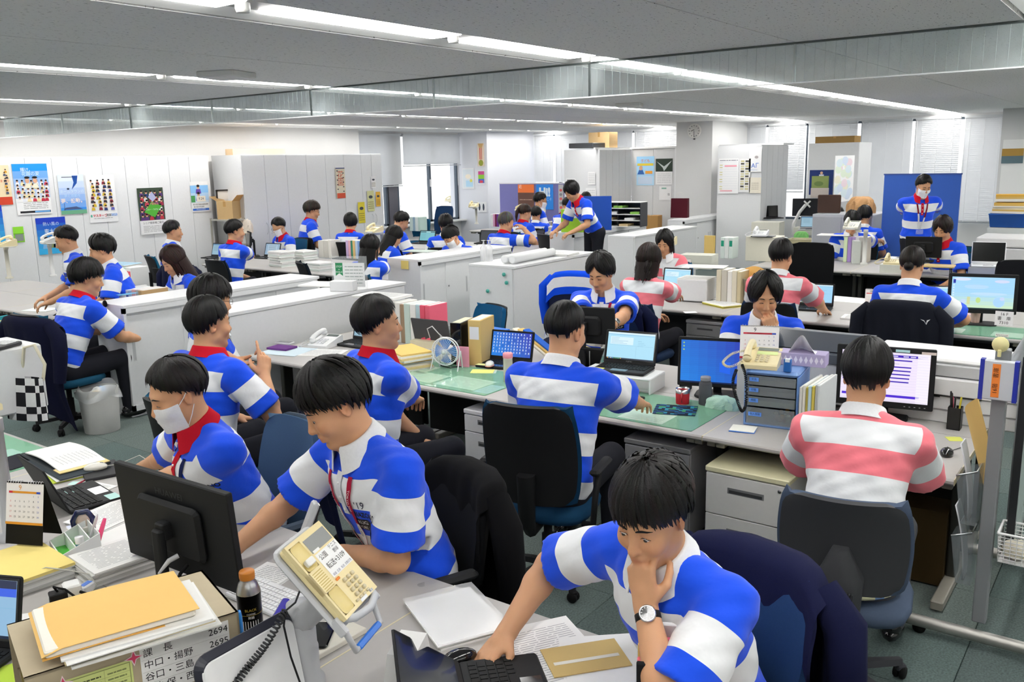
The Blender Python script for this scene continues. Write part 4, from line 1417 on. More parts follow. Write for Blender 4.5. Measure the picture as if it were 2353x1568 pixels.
def tall_cabinet(label,x0,x1,y0,y1,h=2.3,doors=4,side='y',body='#e6e7e8',handles=True,group='tall white storage cabinets'):
 """tall cabinet; side 'y': doors on the -y face, side 'x': doors on the -x face"""
 t=thing('tall_cabinet',label,'cabinet',((x0+x1)/2,(y0+y1)/2,0),0,group)
 w,d=(x1-x0)/2,(y1-y0)/2
 MB().bx((-w,-d,.0),(w,d,h),body).obj('body',PAINT,t)
 L_=w if side=='y' else d
 dw=2*L_/max(doors,1)
 for i in range(doors):
  a=-L_+dw*i
  q=MB()
  if side=='y':q.bx((a+.003,-d-.016,.07),(a+dw-.003,-d,h-.012),body)
  else:q.bx((-w-.016,a+.003,.07),(-w,a+dw-.003,h-.012),body)
  o=q.obj('door',PAINT,t)
  if handles:
   q=MB();hx=a+(dw-.045 if i%2==0 else .045)
   pts=[(hx,-d-.018,.95),(hx+.012,-d-.04,1.0),(hx+.012,-d-.04,1.10),(hx,-d-.018,1.15)]
   if side=='x':pts=[(-w-.018-(-d-.018-p[1]),p[0],p[2])for p in pts];pts=[(-w-.018 if k in(0,3)else-w-.04,p[1],p[2])for k,p in enumerate(pts)]
   q.tube(pts,.007,'#cfd1d3',6);q.obj('handle',PAINT,o)
 return t
# ---- desk rows (x of each pair; the front edges were surveyed off the photo)
def rowdesks(word,x0,x1,ys,front,names):
 for(a,b,nm)in zip(ys[:-1],ys[1:],names):
  desk('grey office desk %s'%nm,x0,x1,a,b,front)
rowdesks('near',1.46,2.16,[-.62,.62,1.86,3.1,4.34,5.5],1,['at the near end of the photographer row, out past the telephone calendar','under the thinking man with black wristwatch','under the man with the red and white lanyard','under the masked man with red collar','at the far left end of the nearest row'])
rowdesks('near',.76,1.46,[-.62,.62,1.86,3.1,4.34,5.5],-1,['bottom right, facing the thinking man','under the swivel telephone stand','under the beige drawer box with phone list','under the laptop at the lower left corner','far left end, under the grey swing post'])
rowdesks('mid',4.17,4.87,[.64,1.85,3.1,4.4,5.67],-1,['under the blue drawer tower and the back of the pink-striped man','with green mat under the broad man in white collar','with green mat and small fan','with white telephone at the left end of the middle row'])
rowdesks('mid',4.87,5.57,[.64,1.85,3.1,4.4,5.67],1,['under the big printers','of the long-haired man with wrist band','of the bearded man reading a sheet','piled with magazines, middle row'])
rowdesks('right',7.70,8.40,[-.5,.75,2.0,3.25,4.5],-1,['under the white-cornered wide monitor','of the man in front of the calendar, navy jacket behind him','of the standing-collar pink man','of the pink-shirted woman'])
rowdesks('right',8.40,9.10,[-.5,.75,2.0,3.25,4.5],1,['at the far right with white open laptop','with the wooden monitor stand','with the ring binder box and white phone','of the woman hidden behind a phone arm'])
rowdesks('left',4.3,5.0,[7.55,8.8,10.05,11.3,12.4],-1,['of the leaning man by the white cabinet','holding files and a clip board','with phone arm at the left edge','at the left edge beneath the posters'])
rowdesks('left',5.0,5.7,[7.55,8.8,10.05,11.3,12.4],1,['of the long-haired woman','of the dark-haired man leaning left','of the man with lanyard by the blue poster','under the framed posters, far left'])
rowdesks('far',8.05,8.75,[7.75,8.75,9.75,10.75,11.8],-1,['of the straight-haired woman','with the tall paper stacks','of the red-collared man with mouse','of the older man beside the blue tray'])
rowdesks('far',8.75,9.45,[7.75,8.75,9.75,10.75,11.8],1,['of the masked man looking down','with books and the lattice chair','of the masked man with laptop','by the posters, behind the laptop'])
rowdesks('deep',11.3,12.0,[7.95,9.0,10.05,11.1],-1,['of the grey-haired man','of the bent man near the window','of the bob-haired woman'])
rowdesks('deep',12.0,12.7,[7.95,9.0,10.05,11.1],1,['with the cream phones on swing arms','with clip board and purple files','by the yellow notices'])
rowdesks('deepr',11.35,12.05,[.6,1.85,3.1,4.4],-1,['in front of the bob-haired woman','with the desk phone swing arm','with laptop and white lamp arm'])
rowdesks('deepr',12.05,12.75,[.6,1.85,3.1,4.4],1,['where the standing masked man leans','with pink books','with dark laptop on a box'])
rowdesks('back',14.8,15.5,[8.2,9.5,10.8,12.0],-1,['of the ponytailed woman','of the man behind blue board','by the window with blue chair'])
# ---- low cabinets between the rows
sliding_cabinet('long low white cabinet with blue label strip and hook, left of the aisle',3.96,6.12,6.97,7.42,n=4)
sliding_cabinet('plain low white cabinet behind the two talking men',4.18,6.2,5.83,6.27,plain=True)
sliding_cabinet('low white cabinet with yellow note on its end, centre',7.75,9.6,7.05,7.58,n=4)
sliding_cabinet('low white cabinet with green magnets and rolled charts on top',7.68,9.4,5.62,6.25,plain=True)
sliding_cabinet('low white cabinet carrying the lime green file',11.7,14.1,7.4,7.85,n=4)
sliding_cabinet('plain low white cabinet behind the woman at the phone arm',11.55,13.7,6.24,6.7,plain=True)
sliding_cabinet('low white cabinet carrying the maroon paper bag',14.9,17.2,7.05,7.38,n=4)
# ---- tall cabinets
for k,(a,b)in enumerate(((3.0,4.6),(4.6,6.2),(6.2,7.7),(7.7,9.2))):
 tall_cabinet('tall white cabinet on the left wall, '+['out past the frame','with the cut-off posters','with the big team posters','with the green field poster'][k],a,b,13.06,13.44,doors=4 if k<3 else 4,handles=False)
for k,(a,b)in enumerate(((9.45,10.4),(10.4,11.3),(11.3,12.2),(12.2,12.75))):
 tall_cabinet('tall white two-door cabinet, %s of the four right of the wire rack'%ord_w[k],a,b,12.52,13.3,doors=2)
tall_cabinet('tall grey-white cabinet with small photo print on its end',15.9,17.25,9.44,10.28,doors=5,handles=False)
tall_cabinet('tall white cabinet wall with sky-blue poster and landscape calendar',17.3,17.8,8.4,9.44,side='x',doors=2,handles=False,body='#d6d7d8')
tall_cabinet('tall bright white cabinet behind the maroon bag',17.25,17.8,7.42,8.4,side='x',doors=4,handles=False)
tall_cabinet('tall cabinet with magnet schedule and yellow name tags',16.2,17.6,6.14,6.99,doors=5,handles=False,body='#dfe0e1')
tall_cabinet('tall grey cabinet with framed blue portrait poster',16.6,17.4,4.5,5.39,side='x',doors=1,handles=False,body='#d9dadb')
b_=MB();b_.bx((15.8,9.46,2.30),(17.9,9.5,2.335),'#e9eaea');b_.bx((17.25,6.1,2.30),(17.85,9.46,2.335),'#e9eaea')
o=b_.obj('trim_6',PAINT);o['kind']='structure'
pedestal('white two-drawer file pedestal with cream top beside the grey swivel chair',4.43,1.585,-1,h=.52,w=.44,d=.60,body='#dcdbd8',fronts=(.25,.25),top='#e4dfb9')
pedestal('grey metal pedestal left of the white file pedestal',4.48,2.13,-1,h=.56,w=.40,body='#8b8b8c',top='#7c7c7d')
pedestal('pale grey three-drawer pedestal behind the black chair',4.46,3.28,-1,h=.56,w=.40,body='#d3d4d6',top='#dcdde0')
pedestal('grey pedestal under the desk of the pink-shirted woman',8.0,3.42,-1,h=.57,body='#7d7e80',top='#8a8b8d')
pedestal('grey pedestal under the desk behind the high-backed black chair',8.98,1.75,-1,h=.57,body='#8b8c8e',top='#909193')
pedestal('grey pedestal holding the blue basket at the left edge',1.93,5.75,1,h=.60,w=.42,body='#77777a',top='#98979a')
# === THE STAFF
NAVY='#171a33'
def seat(p,label,dface=0.0,back=.0,**kw):
 F=p['F'];h=p['hip']
 a=math.degrees(math.atan2(F[1],F[0]))+dface
 c=V3(math.cos(R(a)),math.sin(R(a)),0)
 q=h-c*back
 return office_chair(label,q[0]+c[0]*.04,q[1]+c[1]*.04,a,**kw),q[0]+c[0]*.04,q[1]+c[1]*.04,a
LAN=('#a8203c','#e6e6e8','TOKYO 2020')
# --- nearest row
pA=person('man in striped rugby shirt, red and white lanyard, looking down at black monitor',770,930,1.27,158,lean=20,turn=8,hy=-14,hp=26,hr=4,hair='mop',shirt='blue',collar='white',S=1.12,vox=.0042,rh=(535,1262,.72),lh=(790,1272,.70),rpose='type',lpose='relax',lpole=(-.3,1.0,-.5),rpole=(-.1,-.7,-.5),lanyard=LAN,print_=('#101a3a','#0b0b12'),eye_open=.55,bulk=1.12,haircol='#0b0908')
pB=person('masked man in striped shirt with red collar, arms over his desk',408,905,1.22,168,lean=22,hy=-4,hp=18,hair='short',collar='red',S=1.08,vox=.0055,rh=(330,1075,.72),lh=(275,1132,.70),rpose='relax',lpose='type',mask=True,lanyard=('#1c2450','#1c2450'),print_=('#e8e8ea','#0b0b12'),eye_open=0,lpole=(-.2,1,-.6),haircol='#100c0a')
pC=person('man at the front resting chin on hand, black wristwatch, hand on mouse',1497,1180,1.20,170,lean=24,turn=-6,hy=14,hp=20,hr=-2,hair='bowl',shirt='blue',collar='white',S=1.07,vox=.0042,rh=(1160,1460,.71),lh=(1482,1385,.98),rpose='mouse',lpose='chin',ld=(.05,-.12,1),ln=(-1,-.15,.1),lpole=(.25,1.0,-.9),rpole=(-.3,-.8,-.2),print_=('#e8e8ea','#0b0b12'),eye_open=.6,bulk=1.08,watch=(1,'#17181b','#141312'),haircol='#0d0a09')
# --- middle row, near side (backs to the camera)
pD=person('man with red collar seen from behind, gesturing with raised hand',480,745,1.26,0,lean=6,turn=6,hy=-16,hp=2,hair='short',collar='red',S=1.12,vox=.006,rh=(607,862,.95),rpose='point',rd=(.25,.2,1),rn=(.2,1,0),rpole=(-.3,-.6,-.7),lh=(540,960,.62),hair_n=420,bulk=1.05)
pE=person('man with glasses half hidden behind the gesturing man',487,692,1.27,-20,lean=4,hy=8,hp=8,hair='mop',collar='white',shirt='blue',S=1.12,vox=.0065,glasses=True,eye_open=0,rh=(590,900,.62),lh=(560,848,.93),lpose='flat',ln=(0,-.4,1),rpose='relax',lanyard=('#1c2450','#1c2450'))
pF=person('man with red collar turned away to the right, hand in lap',868,745,1.27,-14,lean=8,turn=-6,hy=-18,hp=-2,hair='short',collar='red',S=1.12,vox=.0055,rh=(970,935,.66),rpose='relax',lh=(.30,.10,-.48,0),rpole=(-.5,-.9,-.5),hair_n=480,bulk=1.08,logo=None)
pG=person('broad man in white collar seen from behind, hand on mouse',1300,762,1.25,8,lean=15,turn=-6,hy=-4,hp=10,hair='crop',shirt='blue',collar='white',S=1.15,vox=.0055,bulk=1.14,rh=(1492,938,.71),rpose='mouse',lh=(.34,.12,-.34,0),rpole=(-.3,-1,-.2),haircol='#0b0a0a')
pH=person('young man in pink and white stripes seen from behind, elbows on desk',1992,864,1.22,8,lean=24,turn=0,hy=-3,hp=6,hair='short',shirt='pink',collar='white',S=1.12,vox=.0055,rh=(.33,-.02,-.31,0),lh=(.33,.06,-.31,0),rpole=(-.1,-1,-.35),lpole=(-.1,1,-.35),legs_col='#5b5c60',haircol='#0b0909')
# --- middle row, far side (facing the camera)
pI=person('bearded man with parted hair and red lanyard reading a paper sheet',1380,628,1.25,195,lean=6,turn=4,hy=-14,hp=22,hair='parted',shirt='blue',collar='white',S=1.10,vox=.0055,beard=True,eye_open=0,rh=(1352,752,.93),lh=(1392,768,.92),rpose='hold',lpose='hold',ln=(.2,-1,0),rn=(.2,1,0),ld=(.7,-.5,.3),rd=(.7,.3,.4),lanyard=LAN,print_=('#111a3a','#0b0b12'),watch=(1,'#1d1e20','#2a2b2d'),lpole=(-.1,.9,-.6))
pJ=person('man with long centre-parted black hair, hand over his mouth',1758,682,1.20,205,lean=20,hy=2,hp=16,hair='curtain',shirt='blue',collar='white',S=1.08,vox=.0055,eye_open=0,lh=(1772,765,.98),lpose='fist',ld=(.15,-.25,1),ln=(-1,-.2,0),lpole=(.3,.8,-.8),rh=(.36,-.12,-.30,0),lanyard=('#1c2450','#1c2450'),watch=(1,'#1a1a1c','#151515'))
# --- right-hand row
pK=person('woman in pink and white stripes, brown shoulder-length hair, seen from behind',1492,600,1.22,0,lean=12,hy=-6,hp=8,hair='shoulder',shirt='pink',collar='white',S=1.06,vox=.007,rh=(1585,695,.71),rpose='mouse',lh=(.34,.1,-.34,0),rpole=(-.2,-1,-.3),haircol='#1a100c',bulk=.92,detail=True)
pL=person('man in pink and white stripes seen from behind, navy lanyard, hand on mouse',1795,590,1.24,8,lean=16,turn=-4,hy=-8,hp=8,hair='short',shirt='pink',collar='white',S=1.13,vox=.0065,rh=(1895,715,.71),rpose='mouse',lh=(.34,.1,-.33,0),rpole=(-.2,-1,-.3))
pM=person('woman in pink, her face half hidden by a phone swing arm',1527,558,1.16,190,lean=14,hp=22,hair='shoulder',shirt='pink',collar='white',S=1.05,vox=.008,eye_open=0,bulk=.9)
pN=person('man in blue stripes seen from behind, chair draped with navy jacket',2096,610,1.22,6,lean=14,hy=-6,hp=12,hair='bun',shirt='blue',collar='white',S=1.12,vox=.0065,rh=(2180,748,.70),lh=(.33,.10,-.34,0),rpole=(-.2,-1,-.3),haircol='#17110e')
# --- left-hand side
pO=person('hunched man with red collar by the end of the white cabinet',200,640,1.22,2,lean=24,hy=-26,hp=12,hair='mop',collar='red',S=1.14,vox=.0065,lh=(.40,.12,-.30,0),rh=(.38,-.14,-.34,0),hair_n=420)
pP=person('man in white collar gazing down in front of the blue poster',152,552,1.42,158,lean=6,hy=-6,hp=18,hair='short',shirt='blue',collar='white',S=1.02,vox=.008,eye_open=0,print_=('#10152a','#0b0b12'))
pQ=person('man with swept dark hair leaning left over his desk',233,575,1.36,150,lean=22,hy=-6,hp=10,hair='parted',shirt='blue',collar='white',S=1.03,vox=.008,eye_open=0)
pR=person('woman with long wavy brown hair looking down',398,600,1.20,172,lean=14,hy=2,hp=26,hair='long',collar='white',S=1.10,vox=.0075,eye_open=0,haircol='#24100c',bulk=.92,print_=('#e8e8ea','#0b0b12'))
pS=person('older grey-templed man seen from behind, facing right',398,532,1.22,-20,lean=10,hy=-14,hp=4,hair='grey',shirt='blue',collar='white',S=1.14,vox=.009,haircol='#1b1a1a')
pT=person('man with red collar working a mouse beside paper stacks',540,532,1.25,-2,lean=10,hy=-18,hp=4,hair='short',collar='red',S=1.16,vox=.008,rh=(600,598,.72),rpose='mouse',rpole=(-.2,-1,-.3))
pU=person('masked man with dark hair bowed over his laptop',640,522,1.12,172,lean=12,hy=4,hp=22,hair='short',collar='red',S=1.12,vox=.009,mask=True,glasses=True,detail=False)
pV=person('young man with brown hair and glasses, red collar and camera strap',717,485,1.33,-30,lean=6,hy=-10,hp=14,hair='mop',collar='red',S=1.2,vox=.010,glasses=True,haircol='#2a211a',legs='stand')
pW=person('bob-haired woman in blue seen from behind near yellow notices',806,512,1.18,20,lean=8,hp=10,hair='bob',collar='red',S=1.10,vox=.010,bulk=.92)
pX=person('woman with straight black waist-length hair',852,570,1.16,10,lean=10,hy=-20,hp=10,hair='long',shirt='blue',collar='white',S=1.06,vox=.008,bulk=.9,rh=(900,575,.9),rpole=(-.2,-.8,-.8))
pY=person('woman with hair falling over her face, reaching to the left',905,545,1.12,-10,lean=22,hy=-10,hp=30,hair='long',shirt='blue',collar='white',S=1.08,vox=.009,bulk=.92,legs=None)
pZ=person('man bent over papers, red collar, near the windows',922,510,1.2,-10,lean=28,hy=-24,hp=28,hair='short',collar='red',S=1.16,vox=.009)
p1=person('dark-haired person behind the masked man with bowl-cut hair',1024,517,1.2,30,lean=8,hp=6,hair='mop',collar='white',S=1.1,vox=.010)
p2=person('masked man with bowl-cut hair bowed low behind the white cabinet',1036,545,1.12,180,lean=24,hy=-10,hp=34,hair='bowl',shirt='blue',collar='white',S=1.10,vox=.008,mask=True,eye_open=0)
p3=person('grey-haired man with red collar, hand at his ear',1163,512,1.2,-5,lean=18,hy=-12,hp=10,hair='short',collar='red',S=1.15,vox=.009,haircol='#4a4744',rh=(1203,525,1.12),rpole=(-.2,-.8,-.8))
p4=person('woman with brown ponytail behind the cream telephones',1206,490,1.2,-10,lean=8,hy=-10,hp=12,hair='tail',collar='red',S=1.15,vox=.010,haircol='#2a160e',bulk=.9)
p5=person('masked man with glasses before the blue poster',1242,462,1.36,-40,lean=4,hy=-8,hp=10,hair='short',collar='white',S=1.15,vox=.011,mask=True,glasses=True)
p6=person('person with black hair behind the telephone handset',1232,494,1.12,20,lean=10,hp=14,hair='bowl',collar='white',S=1.06,vox=.011)
p7=person('standing woman with black bob bending over, red collar',1314,440,1.64,160,lean=34,hp=34,hair='bob',collar='red',S=1.1,vox=.011,legs='stand',bulk=.9)
p8=person('dark-haired person behind the upright cardboard boxes',1346,462,1.38,40,lean=8,hp=8,hair='short',collar='white',S=1.12,vox=.012)
p9=person('man with red collar bowed beside the royal blue board',1308,474,1.34,-25,lean=20,hy=-10,hp=26,hair='short',collar='red',S=1.14,vox=.010)
q1=person('black-haired person partly hidden by the cream phone receiver',1922,497,1.12,30,lean=8,hp=8,hair='bowl',collar='white',S=1.12,vox=.010)
q2=person('frowning man with black hair peering over a dark laptop',1958,512,1.18,200,lean=10,hy=6,hp=18,hair='mop',shirt='blue',collar='white',S=1.10,vox=.009,lh=(2035,555,.85),eye_open=0,bulk=.95)
q3=person('dark-haired person behind the frowning man',1986,498,1.18,10,lean=8,hp=8,hair='mop',collar='white',S=1.1,vox=.011)
q4=person('standing masked man in red collar before the blue partition',2122,428,1.67,205,lean=12,turn=4,hy=8,hp=24,hair='short',collar='red',S=1.06,vox=.009,mask=True,eye_open=0,legs='stand',rh=(2080,530,.86),lh=(2140,525,.86),bulk=1.05,lanyard=('#7a1f2a','#e6e6e8'))
q5=person('woman with brown bob and red collar holding a paper',2166,527,1.2,160,lean=12,hy=8,hp=20,hair='bob',collar='red',S=1.12,vox=.009,haircol='#1c0f0c',bulk=.95,eye_open=0)
# --- their chairs
seat(pA,'black swivel chair under the black coat, man with the red and white lanyard',fabric='#17181b',style='mid',arms=True)
seat(pB,'blue-grey swivel chair of the masked man with red collar',fabric='#3d5570',shell='#3f4d5c',style='tall')
seat(pC,'dark blue swivel chair of the man resting his chin',fabric='#28426a',style='mid',arms=False)
seat(pD,'teal swivel chair of the gesturing man',fabric='#1f5a78',style='mid',arms=False)
seat(pE,'teal swivel chair of the half hidden man with glasses',fabric='#1f5a78',style='mid',arms=False)
seat(pF,'dark swivel chair under the navy jacket, red-collared man turned right',dface=-25,fabric='#1b2c44',style='tall',arms=False)
seat(pG,'tall black swivel chair with dark blue front, in the centre aisle',dface=6,back=.06,fabric='#143a58',shell='#121214',style='tall',swivel=10)
seat(pH,'grey plastic-backed swivel chair with blue-grey seat and check cushion',dface=2,back=.05,fabric='#4e5b70',shell='#3b3c3f',style='low',arms=False,base='#44454a',swivel=20)
seat(pI,'dark swivel chair under a navy jacket, bearded man',fabric='#1c2c48',style='tall',arms=False)
seat(pJ,'dark swivel chair of the long-haired man',fabric='#1c2c48',style='mid',arms=False)
seat(pK,'swivel chair of the pink-shirted woman with brown hair',fabric='#20314d',style='mid',arms=False)
seat(pL,'swivel chair of the pink-shirted man with mouse',fabric='#20314d',style='mid',arms=False)
seat(pN,'swivel chair under the black jacket with bird-like mark',fabric='#20242c',style='mid',arms=False,back=.05)
seat(pO,'dark swivel chair under a long navy jacket at the left',fabric='#1a4a63',style='tall',arms=False,dface=6)
seat(pR,'swivel chair of the long wavy-haired woman',fabric='#1f3550',style='mid',arms=False)
seat(pS,'teal swivel chair of the older man facing right',fabric='#1a5a78',style='mid',arms=False)
seat(pT,'dark swivel chair of the man beside paper stacks',fabric='#17202e',style='mid',arms=False)
for p_,w_ in((pM,'woman behind the phone arm'),(pP,'man before the blue poster'),(pQ,'man leaning left'),(pU,'masked man at the far laptop'),(pW,'bob-haired woman at yellow notices'),(pX,'waist-length-haired woman'),(pZ,'bent man near the windows'),(p1,'person behind the bowl-cut man'),(p2,'masked bowl-cut man'),(p3,'grey-haired man'),(p4,'ponytailed woman'),(p5,'masked man before the blue poster'),(p6,'person behind the handset'),(p8,'person behind cardboard boxes'),(p9,'man beside the royal blue board'),(q1,'person behind the cream receiver'),(q2,'frowning man'),(q3,'person behind the frowning man'),(q5,'woman with brown bob')):
 seat(p_,'swivel chair of the %s'%w_,fabric='#1d4f6e',style='mid',arms=False)
# === DESK THINGS (local frame: +x towards the user, z up)
def mixc(a,b,t):
 a,b=lin(a),lin(b);return tuple(a[i]*(1-t)+b[i]*t for i in range(3))
def scr_blue(s,w,h):
 n=8
 for i in range(n):
  for j in range(5):
   t=(i/n*.7+j/5*.3)
   s.rect(-w/2+w*i/n,-h/2+h*j/5,-w/2+w*(i+1)/n,-h/2+h*(j+1)/5,mixc('#1f7fe0','#2a16a8',t))
def scr_icons(s,w,h):
 scr_blue(s,w,h)
 for i in range(13):
  for j in range(7):
   if(i*7+j*3)%11==0:continue
   x,y=-w/2+w*(i+.6)/13.2,h/2-h*(j+.7)/8
   s.rect(x-w*.011,y,x+w*.011,y+h*.045,'#b9d4f5' if(i+j)%3 else '#f3f6fb',2)
   s.rect(x-w*.018,y-h*.025,x+w*.018,y-h*.012,'#d8e6fb',2)
def scr_desk(s,w,h):
 scr_blue(s,w,h)
 for j in range(3):s.rect(-w*.47,h*(.42-j*.08),-w*.45,h*(.45-j*.08),'#a8d060',2)
 s.quad(s.P(w*.05,-h*.22,2),s.P(w*.20,-h*.26,2),s.P(w*.20,h*.02,2),s.P(w*.05,h*.0,2),'#1d63e8')
 s.rect(-w/2,-h/2,w/2,-h*.465,'#10204e',2)
def scr_win(s,w,h,base='#a9dcf2',seed=1):
 rg=random.Random(seed)
 s.rect(-w/2,-h/2,w/2,h/2,base)
 s.rect(-w/2,h*.44,w/2,h/2,'#d6ecf8',2);s.rect(-w/2,h*.40,w/2,h*.43,'#8fc4e4',2)
 s.rect(-w/2,-h/2,w/2,-h*.45,'#12233c',2)
 for k in range(9):s.rect(-w*.48+k*w*.035,-h*.49,-w*.46+k*w*.035,-h*.46,rg.choice(('#5fb0ef','#e7b84a','#f3f3f3','#66c48a')),3)
 s.rect(-w*.44,h*.05,w*.05,h*.33,'#d5eefa',2)
 for k in range(5):s.rect(-w*.42,h*(.28-k*.05),-w*.42+w*rg.uniform(.15,.40),h*(.29-k*.05),'#6da5c8',3)
 s.rect(-w*.48,h*.02,w*.48,h*.025,'#79b5d6',2);s.rect(w*.12,-h*.44,w*.124,h*.0,'#88bcd8',2)
 for k in range(4):s.rect(w*.15,h*(.2-k*.06),w*.15+w*rg.uniform(.08,.2),h*(.208-k*.06),'#6da5c8',3)
def scr_doc(s,w,h):
 s.rect(-w/2,-h/2,w/2,h/2,'#8fa9c0')
 s.rect(-w*.34,-h*.42,w*.34,h*.42,'#a9c0d2',2)
 for k in range(7):s.rect(-w*.28,h*(.32-k*.1),w*(.28-.03*(k%3)),h*(.345-k*.1),'#4e5f70',3)
def scr_grey(s,w,h):
 s.rect(-w/2,-h/2,w/2,h/2,'#8fb2c4');s.rect(-w*.5,h*.38,w*.5,h*.5,'#5d86a6',2);s.rect(w*.1,-h*.3,w*.45,h*.1,'#6d97a8',2)
 for k in range(4):s.rect(-w*.4,h*(.25-k*.12),-w*.05,h*(.27-k*.12),'#4f7486',3)
def scr_teal(s,w,h):
 s.rect(-w/2,-h/2,w/2,h/2,'#6fb3bd');s.rect(-w*.5,h*.36,w*.5,h*.44,'#1b2c30',2);s.rect(-w*.1,h*.37,w*.2,h*.43,'#b7dde0',3)
 for k in range(5):s.rect(-w*.45,h*(.2-k*.12),-w*.1,h*(.22-k*.12),'#4a8a94',2)
def scr_form(s,w,h):
 s.rect(-w/2,-h/2,w/2,h/2,'#efe4fb')
 s.rect(w*.36,-h*.5,w*.5,h*.5,'#f4eefc',2)
 s.rect(-w*.48,h*.405,w*.47,h*.455,'#3a14b4',2)
 for k in range(6):s.rect(-w*.48,h*(.335-k*.075-(.06 if k else 0)),w*(.30-.005*k),h*(.36-k*.075-(.06 if k else 0)),'#3a14b4',2)
 for(x,y)in((.08,.42),(.2,.42),(.28,.42)):s.rect(w*x,h*y,w*(x+.06),h*(y+.02),'#e8e0ff',3)
 s.rect(-w*.48,-h*.41,w*.40,h*-.36,'#4a22d0',2);s.rect(-w/2,-h/2,w/2,-h*.46,'#e6def2',2)
 for k in range(5):s.rect(-w*.4+k*.12*w,h*(.27),-w*.4+k*.12*w+.08*w,h*.285,'#c9bedb',3)
def scr_land(s,w,h):
 n=8
 for j in range(n):s.rect(-w/2,-h/2+h*j/n,w/2,-h/2+h*(j+1)/n,mixc('#cdeac8','#a6d8fb',min(1,j/n*2.2)))
 for(x,y,rx,ry,c)in((-.33,.43,.14,.05,'#d9e3fb'),(.3,.38,.12,.05,'#d2dcf8'),(-.1,.2,.2,.07,'#b9dcfb'),(.1,-.02,.3,.05,'#bfe0fa')):s.oval(w*x,h*y,w*rx,h*ry,c,2,14)
 s.rect(-w*.24,-h*.36,-w*.19,-h*.12,'#d2d8a0',3);s.oval(-.06*w,-h*.22,w*.04,h*.09,'#c3e08c',3);s.oval(-.3*w,-h*.27,w*.05,h*.07,'#c8dafa',3)
 s.oval(.27*w,-h*.26,w*.095,h*.17,'#b9dcf6',3,16);s.oval(.27*w,-h*.26,w*.085,h*.15,'#abd7fb',4,16);s.oval(.32*w,-h*.16,w*.04,h*.06,'#c9d9f8',5)
 s.rect(-w*.48,h*.30,-w*.44,h*.42,'#2030a8',4)
 for k in range(7):s.rect(-w*.48,h*(.22-.08*k),-w*.455,h*(.26-.08*k),'#d8ecff',4)
 s.rect(-w/2,-h/2,w/2,-h*.46,'#132a2c',4)
 for k in range(4):s.rect(-w*.48+w*.03*k,-h*.49,-w*.465+w*.03*k,-h*.47,'#d7ecf0',5)
def scr_off(s,w,h):pass
def scr_dark(s,w,h):
 s.rect(-w/2,-h/2,w/2,h/2,'#30343c')
def keys(mb,x0,x1,y0,y1,z,rows,cols,col='#1a1b1d',rg=None):
 dx,dy=(x1-x0)/rows,(y1-y0)/cols
 for i in range(rows):
  j=0.0
  while j<cols-.01:
   wd=1.0
   if i==rows-1 and 3.9<j<5:wd=5.0
   elif j==0 and i in(1,2,3):wd=1.5
   wd=min(wd,cols-j)
   mb.box((x0+dx*(i+.5),y1-dy*(j+wd/2),z+.0016),(dx*.82,dy*(wd-.18),.0032),col)
   j+=wd
 return mb
def laptop(label,p,face,scr=scr_win,w=.325,d=.225,lid=108,body='#191a1c',z=DZ,off=False,dock=0.0,group='laptops on the desks',lidcol=None,brand=None,sticker=None):
 t=thing('laptop',label,'laptop',(p[0],p[1],z),R(face),group)
 m=MB();m.rbox((0,0,.011+dock),(d,w,.018),body,r=.012)
 if dock:m.rbox((-.01,0,dock/2),(d*.9,w*.96,dock),'#2a2a2c',r=.01)
 m.obj('base',MATTE,t)
 k=MB();keys(k,-d*.40,d*.16,-w*.45,w*.45,.0202+dock,5,15,'#0e0f10' if body!='#f1f2f3' else '#dcdedf');stuff(k.obj('keyboard',MATTE,t))
 k=MB();k.box((d*.31,0,.0204+dock),(d*.26,w*.30,.0008),'#2b2c2f' if body!='#f1f2f3' else '#e2e4e5');k.obj('touchpad',GLOSS,t)
 a=R(lid);up=Vector((-math.cos(math.pi-a)*1,0,math.sin(a)));up=Vector((math.cos(a),0,math.sin(a)))
 hinge=Vector((-d/2+.006,0,.018+dock));nr=Vector((math.sin(a),0,-math.cos(a)))
 L_=d*.98
 m=MB();rot=Matrix((nr,Vector((0,1,0)),up)).transposed()
 m.rbox(hinge+up*L_/2-nr*.004,(.008,w,L_),lidcol or body,r=.01,rot=rot,axis=0)
 lo=m.obj('lid',MATTE,t)
 s=Sheet(hinge+up*L_*.52+nr*.0005,(0,1,0),up);s.nn=nr
 s.rect(-w*.47,-L_*.42,w*.47,L_*.45,'#08090a');s.obj('bezel',GLOSS,lo)
 if not off:
  s=Sheet(hinge+up*L_*.535+nr*.0012,(0,1,0),up,.0004);s.nn=nr
  scr(s,w*.90,L_*.80);s.obj('screen',SCREEN,lo)
 if brand:
  s=Sheet(hinge+up*L_*.08+nr*.0016,(0,1,0),up);s.nn=nr
  s.text(brand,0,0,.012,'#9a9b9d');s.obj('maker_lettering',PRINT,lo)
 if sticker:
  m=MB();m.box((d*.38,-w*.38,.0208+dock),(.05,.075,.0006),sticker);m.obj('sticky_note',PAPER,t)
 return t
